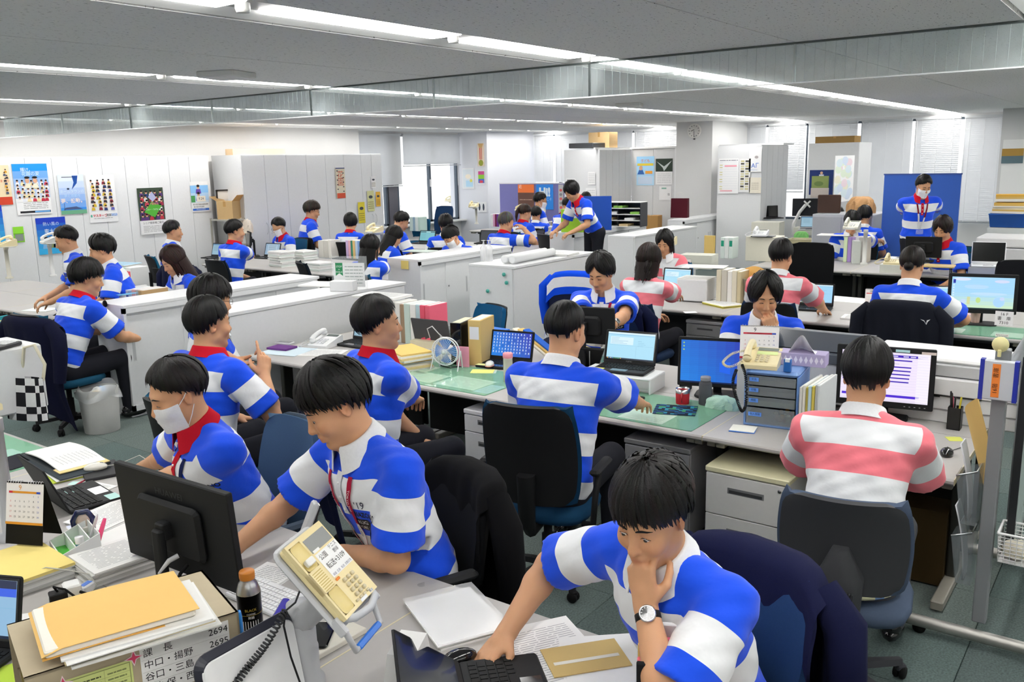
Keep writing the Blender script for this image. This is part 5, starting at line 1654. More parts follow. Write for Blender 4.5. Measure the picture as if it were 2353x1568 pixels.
def monitor(label,p,face,w,h,zc,scr=scr_desk,tilt=6,body='#141517',z=DZ,arm=None,off=False,stand=True,back_text=None,frame=None):
 t=thing('monitor',label,'monitor',(p[0],p[1],z),R(face))
 a=R(90+tilt);up=Vector((math.cos(a),0,math.sin(a)));nr=Vector((math.sin(a),0,-math.cos(a)))
 c=Vector((0,0,zc-z));rot=Matrix((nr,Vector((0,1,0)),up)).transposed()
 m=MB();m.rbox(c,(.026,w,h),body,r=.008,rot=rot,axis=0);m.rbox(c-nr*.024,(.03,w*.55,h*.55),body,r=.03,rot=rot,axis=0)
 m.obj('panel',MATTE,t)
 s=Sheet(c+nr*.0135,(0,1,0),up);s.nn=nr
 f=frame or .018
 s.rect(-w/2+f,-h/2+f*1.3,w/2-f,h/2-f,'#060607');s.obj('display',GLOSS,t)
 if not off:
  s=Sheet(c+nr*.0145,(0,1,0),up,.0004);s.nn=nr
  s.o=s.o+up*f*.15;scr(s,w-2*f-.004,h-2.3*f-.004);s.obj('screen',SCREEN,t)
 m=MB()
 for k in range(5):m.box(c+nr*.0138+Vector((0,w*(.22+.05*k),0))+up*(-h/2+f*.6),(.001,.008,.003),'#b9babc',rot=rot)
 m.obj('control_marks',PRINT,t)
 if stand:
  m=MB();m.rbox((-.05,0,.008),(.20,.26,.016),body,r=.05);m.obj('stand_base',MATTE,t)
  m=MB();m.rbox((-.075,0,(zc-z)*.5+.01),(.03,.05,(zc-z)),body,r=.012);m.rbox((-.045,0,zc-z),(.06,.05,.06),body,r=.01);m.obj('stand_neck',MATTE,t)
 if back_text:
  s=Sheet(c-nr*.0142+up*h*.33,(0,-1,0),up);s.nn=-nr
  s.text(back_text,0,0,.034,'#2f3033',sx=1.15);s.obj('maker_lettering',PRINT,t)
 return t
CREAM='#e9dcb0'
def phone(label,p,face,col=CREAM,z=DZ,tilt=14,disp='#8a9088',slots=True,cord=True,handset=True,group='desk telephones',lab=None):
 t=thing('telephone',label,'phone',(p[0],p[1],z),R(face),group)
 a=R(tilt);rot=Matrix.Rotation(a,3,'Y')
 m=MB();m.prism([(-.11,0),(.11,0),(.11,.022),(.10,.030),(-.10,.030+.20*math.tan(a)),(-.11,.02+.2*math.tan(a))],-.095,.095,col,axis=1);m.obj('body',PLASTIC,t)
 P=lambda x,y,k=0:Vector((x,y,.0305+(.10-x)*math.tan(a)+k))
 if handset:
  q=MB()
  q.tube([P(-.085,-.066,.030),P(-.06,-.066,.043),P(0,-.066,.050),P(.06,-.066,.043),P(.09,-.066,.028)],[.021,.019,.016,.019,.021],col,9)
  q.ball(P(-.078,-.066,.018),(.027,.026,.022),col,10,6);q.ball(P(.078,-.066,.018),(.027,.026,.022),col,10,6)
  q.obj('handset',PLASTIC,t)
 for i in range(4):
  for j in range(3):
   q=MB();q.rbox(P(.01+i*.022,-.018+j*.026,.004),(.014,.018,.008),'#d9cfae' if col==CREAM else '#e6e7ea',r=.005,rot=rot);q.obj('key',PLASTIC,t)
 q=MB();q.quad(P(-.09,-.03,.002),P(-.055,-.03,.002),P(-.055,.08,.002),P(-.09,.08,.002),disp);q.obj('display',GLOSS,t)
 q=MB();q.quad(P(-.045,-.03,.002),P(-.008,-.03,.002),P(-.008,.08,.002),P(-.045,.08,.002),lab or '#f3f3ee');q.obj('name_card',PAPER,t)
 if cord:
  coil(t,[P(.09,-.09,.0),P(.13,-.15,-.015),P(.05,-.20,-.03),P(-.06,-.17,-.03),P(-.09,-.10,-.02)],'#e3d9b8' if col==CREAM else '#e8e8ea')
 return t
def coil(parent,path,col,r=.006,turns=None,wire=.0017,name='coiled_cord'):
 pts=[Vector(p)for p in path];L_=sum((pts[i+1]-pts[i]).length for i in range(len(pts)-1))
 turns=turns or int(L_/.008)
 def along(t):
  x=t*(len(pts)-1);i=min(int(x),len(pts)-2);f=x-i
  p0,p1,p2,p3=pts[max(i-1,0)],pts[i],pts[i+1],pts[min(i+2,len(pts)-1)]
  return .5*((2*p1)+(p2-p0)*f+(2*p0-5*p1+4*p2-p3)*f*f+(3*p1-p0-3*p2+p3)*f**3)
 out=[];n=turns*7
 up=Vector((0,0,1))
 for k in range(n+1):
  t=k/n;c=along(t);tg=(along(min(1,t+.01))-along(max(0,t-.01))).normalized()
  s=tg.cross(up);s=s.normalized()if s.length>.05 else Vector((1,0,0));u2=s.cross(tg)
  a=2*math.pi*turns*t
  out.append(c+s*r*math.cos(a)+u2*r*math.sin(a))
 m=MB();m.tube(out,wire,col,5);return m.obj(name,RUBBER,parent)
def swing_phone(label,p,face,zt=.98,arm=(.18,0),pole='#c9cbcc',col=CREAM,z=DZ,tilt=18,handset=True):
 """telephone on a swing arm post"""
 t=thing('telephone_arm',label+', the post and tray','phone stand',(p[0],p[1],z),R(face),'telephone swing arms')
 m=MB();m.lathe([(.05,0),(.05,.02),(.028,.03),(.026,zt-z-.05),(.03,zt-z-.05),(.03,zt-z)],(0,0,0),pole,12);m.obj('post',PLASTIC,t)
 m=MB();m.rbox((arm[0]/2,arm[1]/2,zt-z-.02),(abs(arm[0])+.06,.05,.035),pole,r=.02,rot=rotz(math.atan2(arm[1],arm[0]))if arm[1]else None);m.obj('arm',PLASTIC,t)
 m=MB();m.rbox((arm[0],arm[1],zt-z+.004),(.20,.20,.012),pole,r=.03);m.rbox((arm[0]+.105,arm[1],zt-z+.015),(.02,.12,.03),pole,r=.008);m.obj('tray',PLASTIC,t)
 c,s=math.cos(R(face)),math.sin(R(face))
 return phone(label,(p[0]+c*arm[0]-s*arm[1],p[1]+s*arm[0]+c*arm[1]),face,col=col,z=zt+.011,tilt=tilt,cord=False,handset=handset)
def mouse(label,p,face,col='#ececea',z=DZ,cord=None,accent=None):
 t=thing('computer_mouse',label,'mouse',(p[0],p[1],z),R(face))
 m=MB()
 m.ball((0,0,.012),(.054,.031,.024),col,16,10);m.v=[(a,b,max(c,.001))for a,b,c in m.v];m.obj('shell',GLOSS,t)
 m=MB();m.rbox((-.028,0,.030),(.016,.006,.008),'#6c6d70',r=.003,rot=Matrix.Rotation(R(-14),3,'Y'));m.obj('wheel',RUBBER,t)
 if accent:m=MB();m.lathe([(.0,.001),(.034,.001),(.034,.006),(0,.006)],(0,0,0),accent,14);m.v=[(a*1.6,b*.95,c)for a,b,c in m.v];m.obj('rim',PLASTIC,t)
 if cord:
  m=MB();m.tube([Vector((-.05,0,.012))]+[Vector(q)for q in cord],.0016,col,5);m.obj('cord',RUBBER,t)
 return t
def keyboard(label,p,face,col='#141516',w=.42,d=.15,z=DZ):
 t=thing('keyboard',label,'keyboard',(p[0],p[1],z),R(face))
 MB().rbox((0,0,.008),(d,w,.016),col,r=.008).obj('case',MATTE,t)
 stuff(keys(MB(),-d*.43,d*.43,-w*.48,w*.48,.0165,6,21,'#26272a' if col<'#8' else '#f4f5f6').obj('keys',MATTE,t))
 return t
def sheetpad(label,p,face,size=(.297,.21),n=1,th=.0012,top='#f4f4f2',under=None,z=DZ,cat='paper',name='paper_sheet',text=True,seed=1,group=None,jit=.006,lines='#9a9b9e',curl=0,tint=None):
 """one document or a pile of them; every slab of the pile is a part of its own"""
 rg=random.Random(seed)
 t=thing(name,label,cat,(p[0],p[1],z),R(face),group)
 zz=0
 for k in range(n):
  c=top if k==n-1 else((under or['#e9e9e6','#f2f2ef','#d8d8d4'])[k%len(under or[0,1,2])])
  h=th*rg.uniform(.7,1.3)
  m=MB();m.box((rg.uniform(-jit,jit),rg.uniform(-jit,jit),zz+h/2),(size[0],size[1],h),c,rot=rotz(rg.uniform(-jit*4,jit*4)))
  m.obj('sheet' if n==1 else 'layer',PAPER,t)
  zz+=h
 if text:
  s=Sheet((0,0,zz+.0002),(0,1,0),(-1,0,0),.0003);s.nn=Vector((0,0,1))
  s.lines(-size[1]*.40,-size[0]*.40,size[1]*.40,size[0]*.40,int(size[0]/.014),lines,rng=rg,h=.22)
  s.obj('print',PRINT,t)
 return t
def box_file(name,label,p,face,w,h,d,col,z=DZ,spine=None,lean=0.0,group=None,cat='file',mat=None,text=None,pages=None):
 """a binder, book or magazine file standing on edge; its spine looks along +x"""
 t=thing(name,label,cat,(p[0],p[1],z),R(face),group)
 m=MB();rot=Matrix.Rotation(lean,3,'X')
 m.rbox((0,0,h/2),(d,w,h),col,r=min(.006,w*.3),n=2)
 m.v=[tuple(rot@Vector(q))for q in m.v]
 m.obj('cover',mat or PAPER,t)
 if pages:
  m=MB();m.bx((-d*.47,-w*.36,h-.001),(d*.42,w*.36,h+.001),pages);m.v=[tuple(rot@Vector(q))for q in m.v];m.obj('pages',PAPER,t)
 if spine:
  s=Sheet((d/2+.0004,0,h/2),(0,1,0),(0,0,1),.0004);s.nn=Vector((1,0,0))
  s.rect(-w*.36,h*.08,w*.36,h*.36,spine)
  if text:s.text(text,0,-h*.1,w*.5,'#444444')
  s.v=[tuple(rot@Vector(q))for q in s.v];s.obj('spine_label',PRINT,t)
 return t
def file_row(where,p,face,specs,z=DZ,group=None,name='binder',gap=.001,d=.23,word='file'):
 """standing files in a row, along local y; specs: (width, height, colour word, colour[, spine])"""
 c,s=math.cos(R(face)),math.sin(R(face));y=0
 for k,sp in enumerate(specs):
  w,h,cw,col=sp[:4]
  yy=y+w/2;y+=w+gap
  q=(p[0]-s*yy,p[1]+c*yy)
  box_file(name,'%s %s, %s in the row %s'%(cw,word,ord_w[k]if k<14 else 'last',where),q,face,w,h,d*(1-.04*(k%3)),col,z=z,spine=sp[4]if len(sp)>4 else None,group=group or 'files '+where,pages='#efeee9')
def cup(label,p,r,h,col,z=DZ,name='cup',cat='cup',handle=None,lid=None,taper=.85,inside='#d8d8d6',mat=None,rim=None):
 t=thing(name,label,cat,(p[0],p[1],z),0)
 m=MB();m.lathe([(r*taper,0),(r*taper*1.02,.004),(r,h),(r*.94,h),(r*taper*.9,.01),(0,.01)],(0,0,0),col,20);m.obj('body',mat or PLASTIC,t)
 if rim:m=MB();m.lathe([(r*.985,h*.72),(r*1.005,h),(r*.93,h),(r*.92,h*.7)],(0,0,0),rim,20);m.obj('rim',METAL,t)
 if handle is not None:
  a=R(handle);c,s=math.cos(a),math.sin(a)
  m=MB();m.tube([(r*.9*c,r*.9*s,h*.75),(r*1.55*c,r*1.55*s,h*.70),(r*1.6*c,r*1.6*s,h*.38),(r*.88*c,r*.88*s,h*.22)],.006,col,8);m.obj('handle',PLASTIC,t)
 if lid:m=MB();m.lathe([(r*1.02,h-.004),(r*1.04,h+.006),(r*.9,h+.014),(0,h+.015)],(0,0,0),lid,20);m.obj('lid',PLASTIC,t)
 return t
def bottle(label,p,prof,cols,z=DZ,n=20,mat=None,cat='bottle',cap=None,capcol=None,name='bottle'):
 t=thing(name,label,cat,(p[0],p[1],z),0)
 m=MB();m.lathe(prof,(0,0,0),'#ffffff',n,cols=cols);m.obj('body',mat or GLOSS,t)
 if cap:m=MB();m.lathe(cap,(0,0,0),capcol,n);m.obj('cap',PLASTIC,t)
 return t
def pencup(label,p,r=.035,h=.09,col='#ececec',z=DZ,pens=('#1a1a1a','#c8283c','#2060c0','#e8e8e8','#3aa050'),square=False,seed=1):
 rg=random.Random(seed)
 t=thing('pen_pot',label,'pen pot',(p[0],p[1],z),0)
 m=MB()
 if square:
  for a,b in(((-r,-r),(r,-r+.003)),((-r,r-.003),(r,r)),((-r,-r),(-r+.003,r)),((r-.003,-r),(r,r))):m.bx((a[0],a[1],0),(b[0],b[1],h),col)
  m.bx((-r,-r,0),(r,r,.004),col)
 else:m.lathe([(r*.95,0),(r,h),(r*.9,h),(r*.85,.01),(0,.01)],(0,0,0),col,18)
 m.obj('pot',PLASTIC,t)
 for k,c in enumerate(pens):
  a=rg.uniform(0,6.28);q=r*.5
  b=Vector((q*math.cos(a),q*math.sin(a),.012));e=Vector((r*.85*math.cos(a+.3),r*.85*math.sin(a+.3),h*rg.uniform(1.25,1.65)))
  m=MB();m.tube([b,e,e+(e-b).normalized()*.006],[.005,.005,.003],c,7);m.obj('pen',PLASTIC,t)
 return t
def tray(label,p,face,w,d,h,col,z=DZ,name='basket',cat='basket',mesh=False,rim=None,wall=.004):
 t=thing(name,label,cat,(p[0],p[1],z),R(face))
 m=MB();k=.90
 def wallp(a,b):
  m.add([(a[0]*k,a[1]*k,0),(b[0]*k,b[1]*k,0),(b[0],b[1],h),(a[0],a[1],h)],[(0,1,2,3),(3,2,1,0)],col)
 cs=[(-d/2,-w/2),(d/2,-w/2),(d/2,w/2),(-d/2,w/2)]
 if not mesh:
  for i in range(4):wallp(cs[i],cs[(i+1)%4])
  m.bx((-d/2*k,-w/2*k,0),(d/2*k,w/2*k,.004),col)
 else:
  for i in range(4):
   a,b=Vector((*cs[i],0)),Vector((*cs[(i+1)%4],0));nn=max(4,int((b-a).length/.02))
   for q in range(nn+1):
    f=q/nn;lo=(a*(1-f)+b*f)*k;hi=a*(1-f)+b*f;hi.z=h;m.tube([lo,hi],.0022,col,4,cap=False)
   for q in range(1,max(3,int(h/.016))):
    f=q/max(3,int(h/.016));kk=k+(1-k)*f
    m.tube([(a.x*kk,a.y*kk,h*f),(b.x*kk,b.y*kk,h*f)],.0022,col,4,cap=False)
  m.bx((-d/2*k,-w/2*k,0),(d/2*k,w/2*k,.003),col)
 o=m.obj('walls',PLASTIC,t)
 if mesh:stuff(o)
 m=MB()
 for i in range(4):
  a,b=cs[i],cs[(i+1)%4];m.tube([(a[0],a[1],h),(b[0],b[1],h)],.006,rim or col,6)
 m.obj('rim',PLASTIC,t)
 return t
def carton(label,p,face,w,d,h,col='#c9a468',z=DZ,name='cardboard_box',cat='box',flaps=False,tape=True,text=None,mat=None):
 t=thing(name,label,cat,(p[0],p[1],z),R(face))
 m=MB();m.bx((-d/2,-w/2,0),(d/2,w/2,h),col);m.obj('carton',mat or CARD,t)
 if tape:m=MB();m.bx((-d/2-.001,-.025,h*.7),(d/2+.001,.025,h+.001),'#b98f52');m.obj('tape',GLOSS,t)
 if flaps:
  m=MB();m.add([(-d/2,-w/2,h),(d/2,-w/2,h),(d/2+.02,-w*.9,h+.08),(-d/2,-w*.9,h+.08)],[(0,1,2,3),(3,2,1,0)],col);m.add([(-d/2,w/2,h),(d/2,w/2,h),(d/2,w*.85,h+.10),(-d/2,w*.85,h+.10)],[(0,1,2,3),(3,2,1,0)],col);m.obj('flap',CARD,t)
 if text:
  s=Sheet((d/2+.0005,0,h*.5),(0,1,0),(0,0,1));s.nn=Vector((1,0,0));s.text(text,0,0,h*.2,'#3a2c18');s.obj('print',PRINT,t)
 return t
def desk_calendar(label,p,face,w=.17,h=.15,z=DZ,band='#e39a2c',base='#2e2d28',month='9',seed=3,foot=.05):
 t=thing('desk_calendar',label,'calendar',(p[0],p[1],z),R(face))
 m=MB();b=h+foot
 f0,f1,b0=Vector((.05,0,0)),Vector((.0,0,b)),Vector((-.06,0,0))
 for(a,c)in((f0,f1),(b0,f1)):
  m.add([a+Vector((0,-w/2,0)),a+Vector((0,w/2,0)),c+Vector((0,w/2,0)),c+Vector((0,-w/2,0))],[(0,1,2,3),(3,2,1,0)],base)
 m.obj('easel',PAPER,t)
 up=(f1-f0).normalized();nr=Vector((up.z,0,-up.x))
 s=Sheet(f0+up*(foot+h/2)+nr*.002,(0,1,0),up,.0006);s.nn=nr
 s.rect(-w/2,-h/2,w/2,h/2,'#f6f2ee')
 pg=s.obj('page',PAPER,t)
 s=Sheet(f0+up*(foot+h/2)+nr*.0032,(0,1,0),up,.0006);s.nn=nr
 s.rect(-w/2,-h/2,w/2,-h/2+h*.06,band)
 s.rect(-w*.42,h*.26,w*.42,h*.31,band,1);s.rect(-w*.42,h*.26,-w*.32,h*.31,'#d03040',2);s.rect(w*.32,h*.26,w*.42,h*.31,'#3050b8',2)
 s.text(month,-w*.12,h*.39,h*.17,band if band.startswith('#e3')else '#222222')
 k=1
 for r_ in range(5):
  for c_ in range(7):
   if r_==0 and c_<5:continue
   if k>30:break
   s.text(str(k),-w*.37+c_*w*.123,h*.19-r_*h*.125,h*.062,'#c83a3a' if c_==0 else('#3a55b0' if c_==6 else '#333333'));k+=1
 s.obj('print',PRINT,pg)
 m=MB()
 for q in range(14):
  y=-w*.44+q*w*.88/13
  if 5<q<8:continue
  m.tube([f1+Vector((.006*math.cos(a),y,.006*math.sin(a)-.002))for a in[i*math.pi/4 for i in range(9)]],.0012,'#e4e4e4',4)
 m.obj('ring_binding',METAL,t)
 return t
def bag(label,p,face,w,d,h,col,z=DZ,handles='#e8e4e0'):
 t=thing('paper_bag',label,'bag',(p[0],p[1],z),R(face))
 m=MB();m.add([(-d/2,-w/2,0),(d/2,-w/2,0),(d/2,w/2,0),(-d/2,w/2,0),(-d*.35,-w/2,h),(d*.35,-w/2,h),(d*.35,w/2,h),(-d*.35,w/2,h)],[(0,1,5,4),(1,2,6,5),(2,3,7,6),(3,0,4,7),(3,2,1,0),(4,5,6,7)],col);m.obj('bag',PAPER,t)
 for s in(-1,1):
  m=MB();m.tube([(s*d*.3,w*.25*math.cos(a),h+.09*math.sin(a)*1.3)for a in[i*math.pi/10 for i in range(11)]],.002,handles,5);m.obj('handle',CLOTH,t)
 return t
def crumple(name,label,p,size,col,z=DZ,cat='bag',seed=1,face=0,mat=None):
 """a soft wrinkled heap: bag, cloth or folded paper"""
 t=thing(name,label,cat,(p[0],p[1],z),R(face));rg=random.Random(seed);ph=[rg.uniform(0,6)for _ in range(6)]
 m=MB()
 def fn(u,v):
  a=2*math.pi*u;th=math.pi*.5*v
  k=1+.10*math.sin(a*3+ph[0])+.07*math.sin(a*7+v*5+ph[1])+.05*math.sin(a*12-v*9+ph[2])
  r_=math.cos(th)**.55*k
  return(size[0]/2*r_*math.cos(a),size[1]/2*r_*math.sin(a),size[2]*math.sin(th)**.7*(1+.12*math.sin(a*5+ph[3])*math.cos(th)))
 m.grid(fn,30,9,col,False);m.obj('folds',mat or PAPER,t)
 return t
# === NEAREST DESKS
D=DZ
def A(px,py,z=DZ):return at(px,py,z)
m_=monitor('big black monitor seen from behind, yellow sticky note on its back',(1.60,2.62),2,.62,.36,.905,off=True,tilt=4,back_text='HUAWEI')
t=thing('sticky_note','small yellow sticky note on the back of the big black monitor','note',(1.568,2.66,.965),R(2))
s=Sheet((0,0,0),(0,-1,0),(-.07,0,1));s.nn=Vector((-1,0,-.07));s.rect(-.045,-.02,.045,.02,'#e9ec8a',4);s.obj('note',PAPER,t)
s=Sheet((0,0,0),(0,-1,0),(-.07,0,1));s.nn=Vector((-1,0,-.07));s.lines(-.03,-.008,.03,.008,2,'#9aa04a',5);s.obj('writing',PRINT,t)
t=thing('video_cable','grey and black cables plugged into the back of the big monitor','cable',(1.56,2.55,.80),0)
m=MB();m.tube([(0,.02,.02),(-.03,.03,.01),(-.06,.05,-.03)],[.009,.009,.004],'#c9c9cb',8);m.obj('plug',PLASTIC,t)
m=MB();m.tube([(0,-.03,0),(-.03,-.03,-.02),(-.05,-.02,-.08),(-.03,0,-.135)],.006,'#0c0c0d',8);m.obj('lead',RUBBER,t)
# ---- beige storage box with the telephone list
t=thing('storage_box','beige cardboard drawer box with taped telephone list, lower left','box',(1.135,2.165,D),R(-18))
BG='#b7a98e'
MB().bx((-.26,-.16,.0),(.26,-.154,.25),BG).obj('side_panel',CARD,t);MB().bx((-.26,.154,.0),(.26,.16,.25),BG).obj('side_panel',CARD,t)
MB().bx((-.26,-.16,.244),(.26,.16,.25),'#bfb298').obj('top_panel',CARD,t);MB().bx((-.26,-.16,.0),(.26,.16,.006),BG).obj('bottom_panel',CARD,t);MB().bx((.254,-.16,.0),(.26,.16,.25),BG).obj('end_panel',CARD,t)
MB().bx((-.25,-.154,.115),(.25,.154,.12),'#8d8068').obj('shelf',CARD,t);MB().bx((-.255,-.01,.12),(.25,-.005,.244),'#a28a52').obj('divider',CARD,t)
q=MB();q.rbox((-.20,-.08,.16),(.09,.10,.07),'#3b3d40',r=.01);q.rbox((-.20,.08,.05),(.1,.09,.06),'#2c2d2f',r=.01);q.bx((-.25,-.12,.13),(-.22,-.03,.19),'#69b7a8');q.obj('contents',PLASTIC,t)
def face_sheet(x,z):
 s=Sheet((x,-.1608,z),(1,0,0),(0,0,1));s.nn=Vector((0,-1,0));return s
s=face_sheet(.115,.165);s.rect(-.115,-.072,.115,.072,'#f6f5f2');
for k,(a,b)in enumerate((('課　長','2694'),('中口・揚野','2695'),('谷口・三島','2696'),('井久保・西尾','2697'))):
 y=.050-k*.034
 s.text(a,-.108,y,.025,'#1c1c1e',align='LEFT');s.text(b,.112,y,.026,'#1c1c1e',align='RIGHT')
 if k:s.rect(-.112,y+.0165,.112,y+.0172,'#c9c7c2',2)
s.obj('phone_list',PRINT,t)
s=face_sheet(-.105,.118);s.rect(-.085,-.118,.085,.095,'#d3dc8c')
s.rect(-.08,-.115,.08,.09,'#8b945a',1.5);s.rect(-.078,-.113,.078,.088,'#d3dc8c',2)
for k in range(12):
 y=.075-k*.016
 s.rect(-.078,y-.008,.078,y-.0075,'#6d7544',3);s.lines(-.05,y-.004,.01,y+.004,1,'#4b5230',3,h=.5)
 s.lines(.025,y-.004,.07,y+.004,1,'#7f8854',3,h=.5)
s.rect(-.055,-.113,-.0545,.088,'#6d7544',3);s.rect(.018,-.113,.0185,.088,'#6d7544',3)
s.obj('green_list',PRINT,t)
for x,z in((-.18,.205),(-.015,.215)):
 s=face_sheet(x,z)
 s.shape([((.024 if i%2==0 else .009)*math.cos(i*math.pi/4),(.024 if i%2==0 else .009)*math.sin(i*math.pi/4))for i in range(8)],'#f6dfe4',3)
 s.shape([((.018 if i%2==0 else .006)*math.cos(i*math.pi/4),(.018 if i%2==0 else .006)*math.sin(i*math.pi/4))for i in range(8)],'#e2496f',4)
 s.obj('star_magnet',PRINT,t)
sheetpad('white papers sticking out under the yellow envelope',(1.13,2.10),-20,(.36,.27),6,.004,top='#f0f0ed',z=D+.251,seed=5,name='paper_stack',jit=.010,text=False,under=['#f3f3f0','#e4e4df','#f7f7f5','#d9c9a0'])
t=thing('envelope','thick yellow manila envelope on top of the beige box','envelope',(1.10,2.145,D+.277),R(-19.5))
m=MB();m.rbox((0,0,.011),(.36,.262,.020),'#f0ebe0',r=.008);m.obj('contents',PAPER,t)
m=MB();m.grid(lambda u,v:((u-.5)*.375,(v-.5)*.272,.0225+.010*math.sin(u*3.1)*math.sin(v*2.8)-.012*max(0,.12-u)/.12),16,12,'#eec479',True,thick=.0015);m.obj('front',PAPER,t)
m=MB();m.grid(lambda u,v:((u-.5)*.372,(v-.5)*.270,.0012+.003*math.sin(u*5)),10,6,'#e3b25e',True,thick=.001);m.obj('back',PAPER,t)
# ---- coffee can
t=bottle('black and silver canned coffee bottle with orange screw cap',(1.56,2.20),[(.034,0),(.037,.004),(.0375,.135),(.037,.140),(.029,.166),(.022,.176),(.022,.182)],['#101010','#101010','#c9c6c0','#c9c9ca','#cfcfd0','#b9b9ba'],cap=[(.0235,.180),(.0242,.184),(.0242,.202),(.022,.206),(0,.2065)],capcol='#c77a28',mat=METAL)
s=MB()
for k in range(14):
 a0,a1=R(180+k*6+10),R(180+k*6+13)
 if k%2:s.add([(.0381*math.cos(a),.0381*math.sin(a),z)for a,z in((a0,.015),(a1,.015),(a1,.052),(a0,.052))],[(0,1,2,3)],'#e4e4e2')
def ring_txt(sh,txt,a_c,z_c,size,col,r=.0381):
 vs,fs=text_geo(txt,size);sh.add([(r*math.cos(a_c+x/r),r*math.sin(a_c+x/r),z_c+y)for x,y in vs],fs,col)
ring_txt(s,'BLACK',R(238),.088,.012,'#b8a13c');ring_txt(s,'COFFEE',R(238),.075,.008,'#cfcfcf');ring_txt(s,'無糖',R(238),.063,.010,'#d8d8d8')
s.lathe([(.038,.070),(.038,.071)],(0,0,0),'#8d7a2e',20);s.obj('label_print',PRINT,t)
# ---- telephone on the swing stand in front
t=thing('telephone_stand','grey swing stand carrying the cream park telephone','phone stand',(1.46,1.83,D),0)
m=MB();m.lathe([(.055,0),(.055,.02),(.043,.035),(.043,.12),(.040,.125),(.038,.25),(.0,.25)],(0,0,0),'#b6b8bb',18);m.obj('post',PLASTIC,t)
PT=Matrix.Rotation(R(-70),3,'Z')@Matrix.Rotation(R(47),3,'Y')
PO=at(757,1312,1.035)-Vector((1.46,1.83,D))
m=MB();m.xf=Matrix.Translation(PO)@PT.to_4x4()
m.rbox((.0,0,-.028),(.27,.21,.016),'#b9bbbe',r=.03);m.rbox((.125,-.095,-.02),(.05,.016,.03),'#c4c6c9',r=.006);m.rbox((.125,.095,-.02),(.05,.016,.03),'#c4c6c9',r=.006)
m.obj('tray',PLASTIC,t)
m=MB();m.xf=Matrix.Translation(PO)@PT.to_4x4()
m.tube([(.115,-.075,-.015),(.135,-.06,.012),(.145,0,.02),(.135,.06,.012),(.115,.075,-.015)],.011,'#c0c3c8',8);m.obj('front_stop',PLASTIC,t)
m=MB();m.xf=Matrix.Translation(PO)@PT.to_4x4()
m.tube([(.13,.085,-.02),(.20,.075,-.045),(.20,-.075,-.045),(.13,-.085,-.02)],.009,'#c4c6c9',8);m.rbox((.20,0,-.045),(.018,.13,.020),'#1f6fd0',r=.006);m.obj('pen_rail',PLASTIC,t)
m=MB();m.tube([(0,0,.20),(PO.x*.5,PO.y*.5,.25),(PO.x,PO.y,PO.z-.04)],[.04,.035,.03],'#aeb0b3',10);m.obj('swivel_arm',PLASTIC,t)
t=thing('telephone','cream desk telephone labelled for park, tennis and baseball calls, receiver lifted off','phone',tuple(Vector((1.46,1.83,D))+PO),0)
t.rotation_euler=PT.to_euler()
C_='#ead9a4'
m=MB()
m.rbox((0,0,-.008),(.245,.185,.022),C_,r=.012)
def plate(x0,x1,y0,y1,z=.012):m.bx((x0,y0,.0),(x1,y1,z),C_)
plate(-.1225,.1225,-.030,.0925);plate(-.1225,-.112,-.0925,-.03);plate(-.030,.038,-.0925,-.03);plate(.113,.1225,-.0925,-.03);plate(-.112,.113,-.0925,-.085)
m.obj('body',PLASTIC,t)
for(x0,x1)in((-.112,-.030),(.038,.113)):
 m=MB();n=20
 outer=[((x0+x1)/2+(x1-x0)/2*math.copysign(abs(math.cos(a))**.4,math.cos(a)),-.0575+.0275*math.copysign(abs(math.sin(a))**.4,math.sin(a)))for a in[2*math.pi*k/n for k in range(n)]]
 vs=[(x,y,.0125)for x,y in outer]+[((x-(x0+x1)/2)*.84+(x0+x1)/2,(y+.0575)*.84-.0575,.0045)for x,y in outer]
 m.add(vs,[(k,(k+1)%n,n+(k+1)%n,n+k)for k in range(n)]+[tuple(range(n,2*n))],'#e4d190',True);m.obj('cradle_well',PLASTIC,t)
m=MB();m.rbox((-.052,-.057,.016),(.020,.036,.014),'#e9e8e2',r=.005);m.obj('hook_switch',PLASTIC,t)
m=MB()
for k in range(9):m.bx((-.022+k*.0068,-.080,.0122),(-.0195+k*.0068,-.036,.0126),'#c4ad66')
stuff(m.obj('speaker_slots',PRINT,t))
m=MB();m.bx((-.105,-.022,.0122),(-.062,.086,.0134),'#9c9e9c');m.obj('display',GLOSS,t)
m=MB();m.bx((-.068,-.018,.0135),(-.060,.012,.0145),'#f2f2ee');m.obj('name_slip',PAPER,t)
s=Sheet((-.018,.035,.0124),(0,1,0),(-1,0,0),.0005);s.nn=Vector((0,0,1))
s.rect(-.056,-.040,.056,.038,'#f4f4f2');s.text('公園',-.030,.022,.019,'#2b2b2b',2);s.text('テニス',.028,.030,.014,'#2b2b2b',2);s.text('野球',.028,.014,.013,'#2b2b2b',2);s.text('転送+3109',.0,-.008,.0205,'#2b2b2b',2);s.text('保留  応答   転送  自動応答',.0,-.034,.0085,'#6d6e88',2)
s.obj('call_label',PRINT,t)
m=MB();m.rbox((.030,-.014,.0145),(.008,.018,.005),'#f08a3c',r=.003);m.obj('lamp_key',GLOSS,t)
for i in range(4):
 for j in range(3):
  m=MB();m.rbox((.045+i*.0165,.004+j*.0215,.0150),(.0115,.0150,.009),'#cfc3a0',r=.005);o=m.obj('key',PLASTIC,t)
for j in range(4):
 m=MB();m.rbox((.108,-.010+j*.0205,.0140),(.007,.0155,.006),'#cfc3a0',r=.0033);m.obj('function_key',PLASTIC,t)
s=Sheet((.116,.045,.0124),(0,1,0),(-1,0,0),.0005);s.nn=Vector((0,0,1));s.rect(-.045,-.005,-.010,.004,'#eef0f2');s.rect(.008,-.004,.026,.004,'#eef0f2');s.text('転送',.017,0,.008,'#444444');s.obj('key_label',PRINT,t)
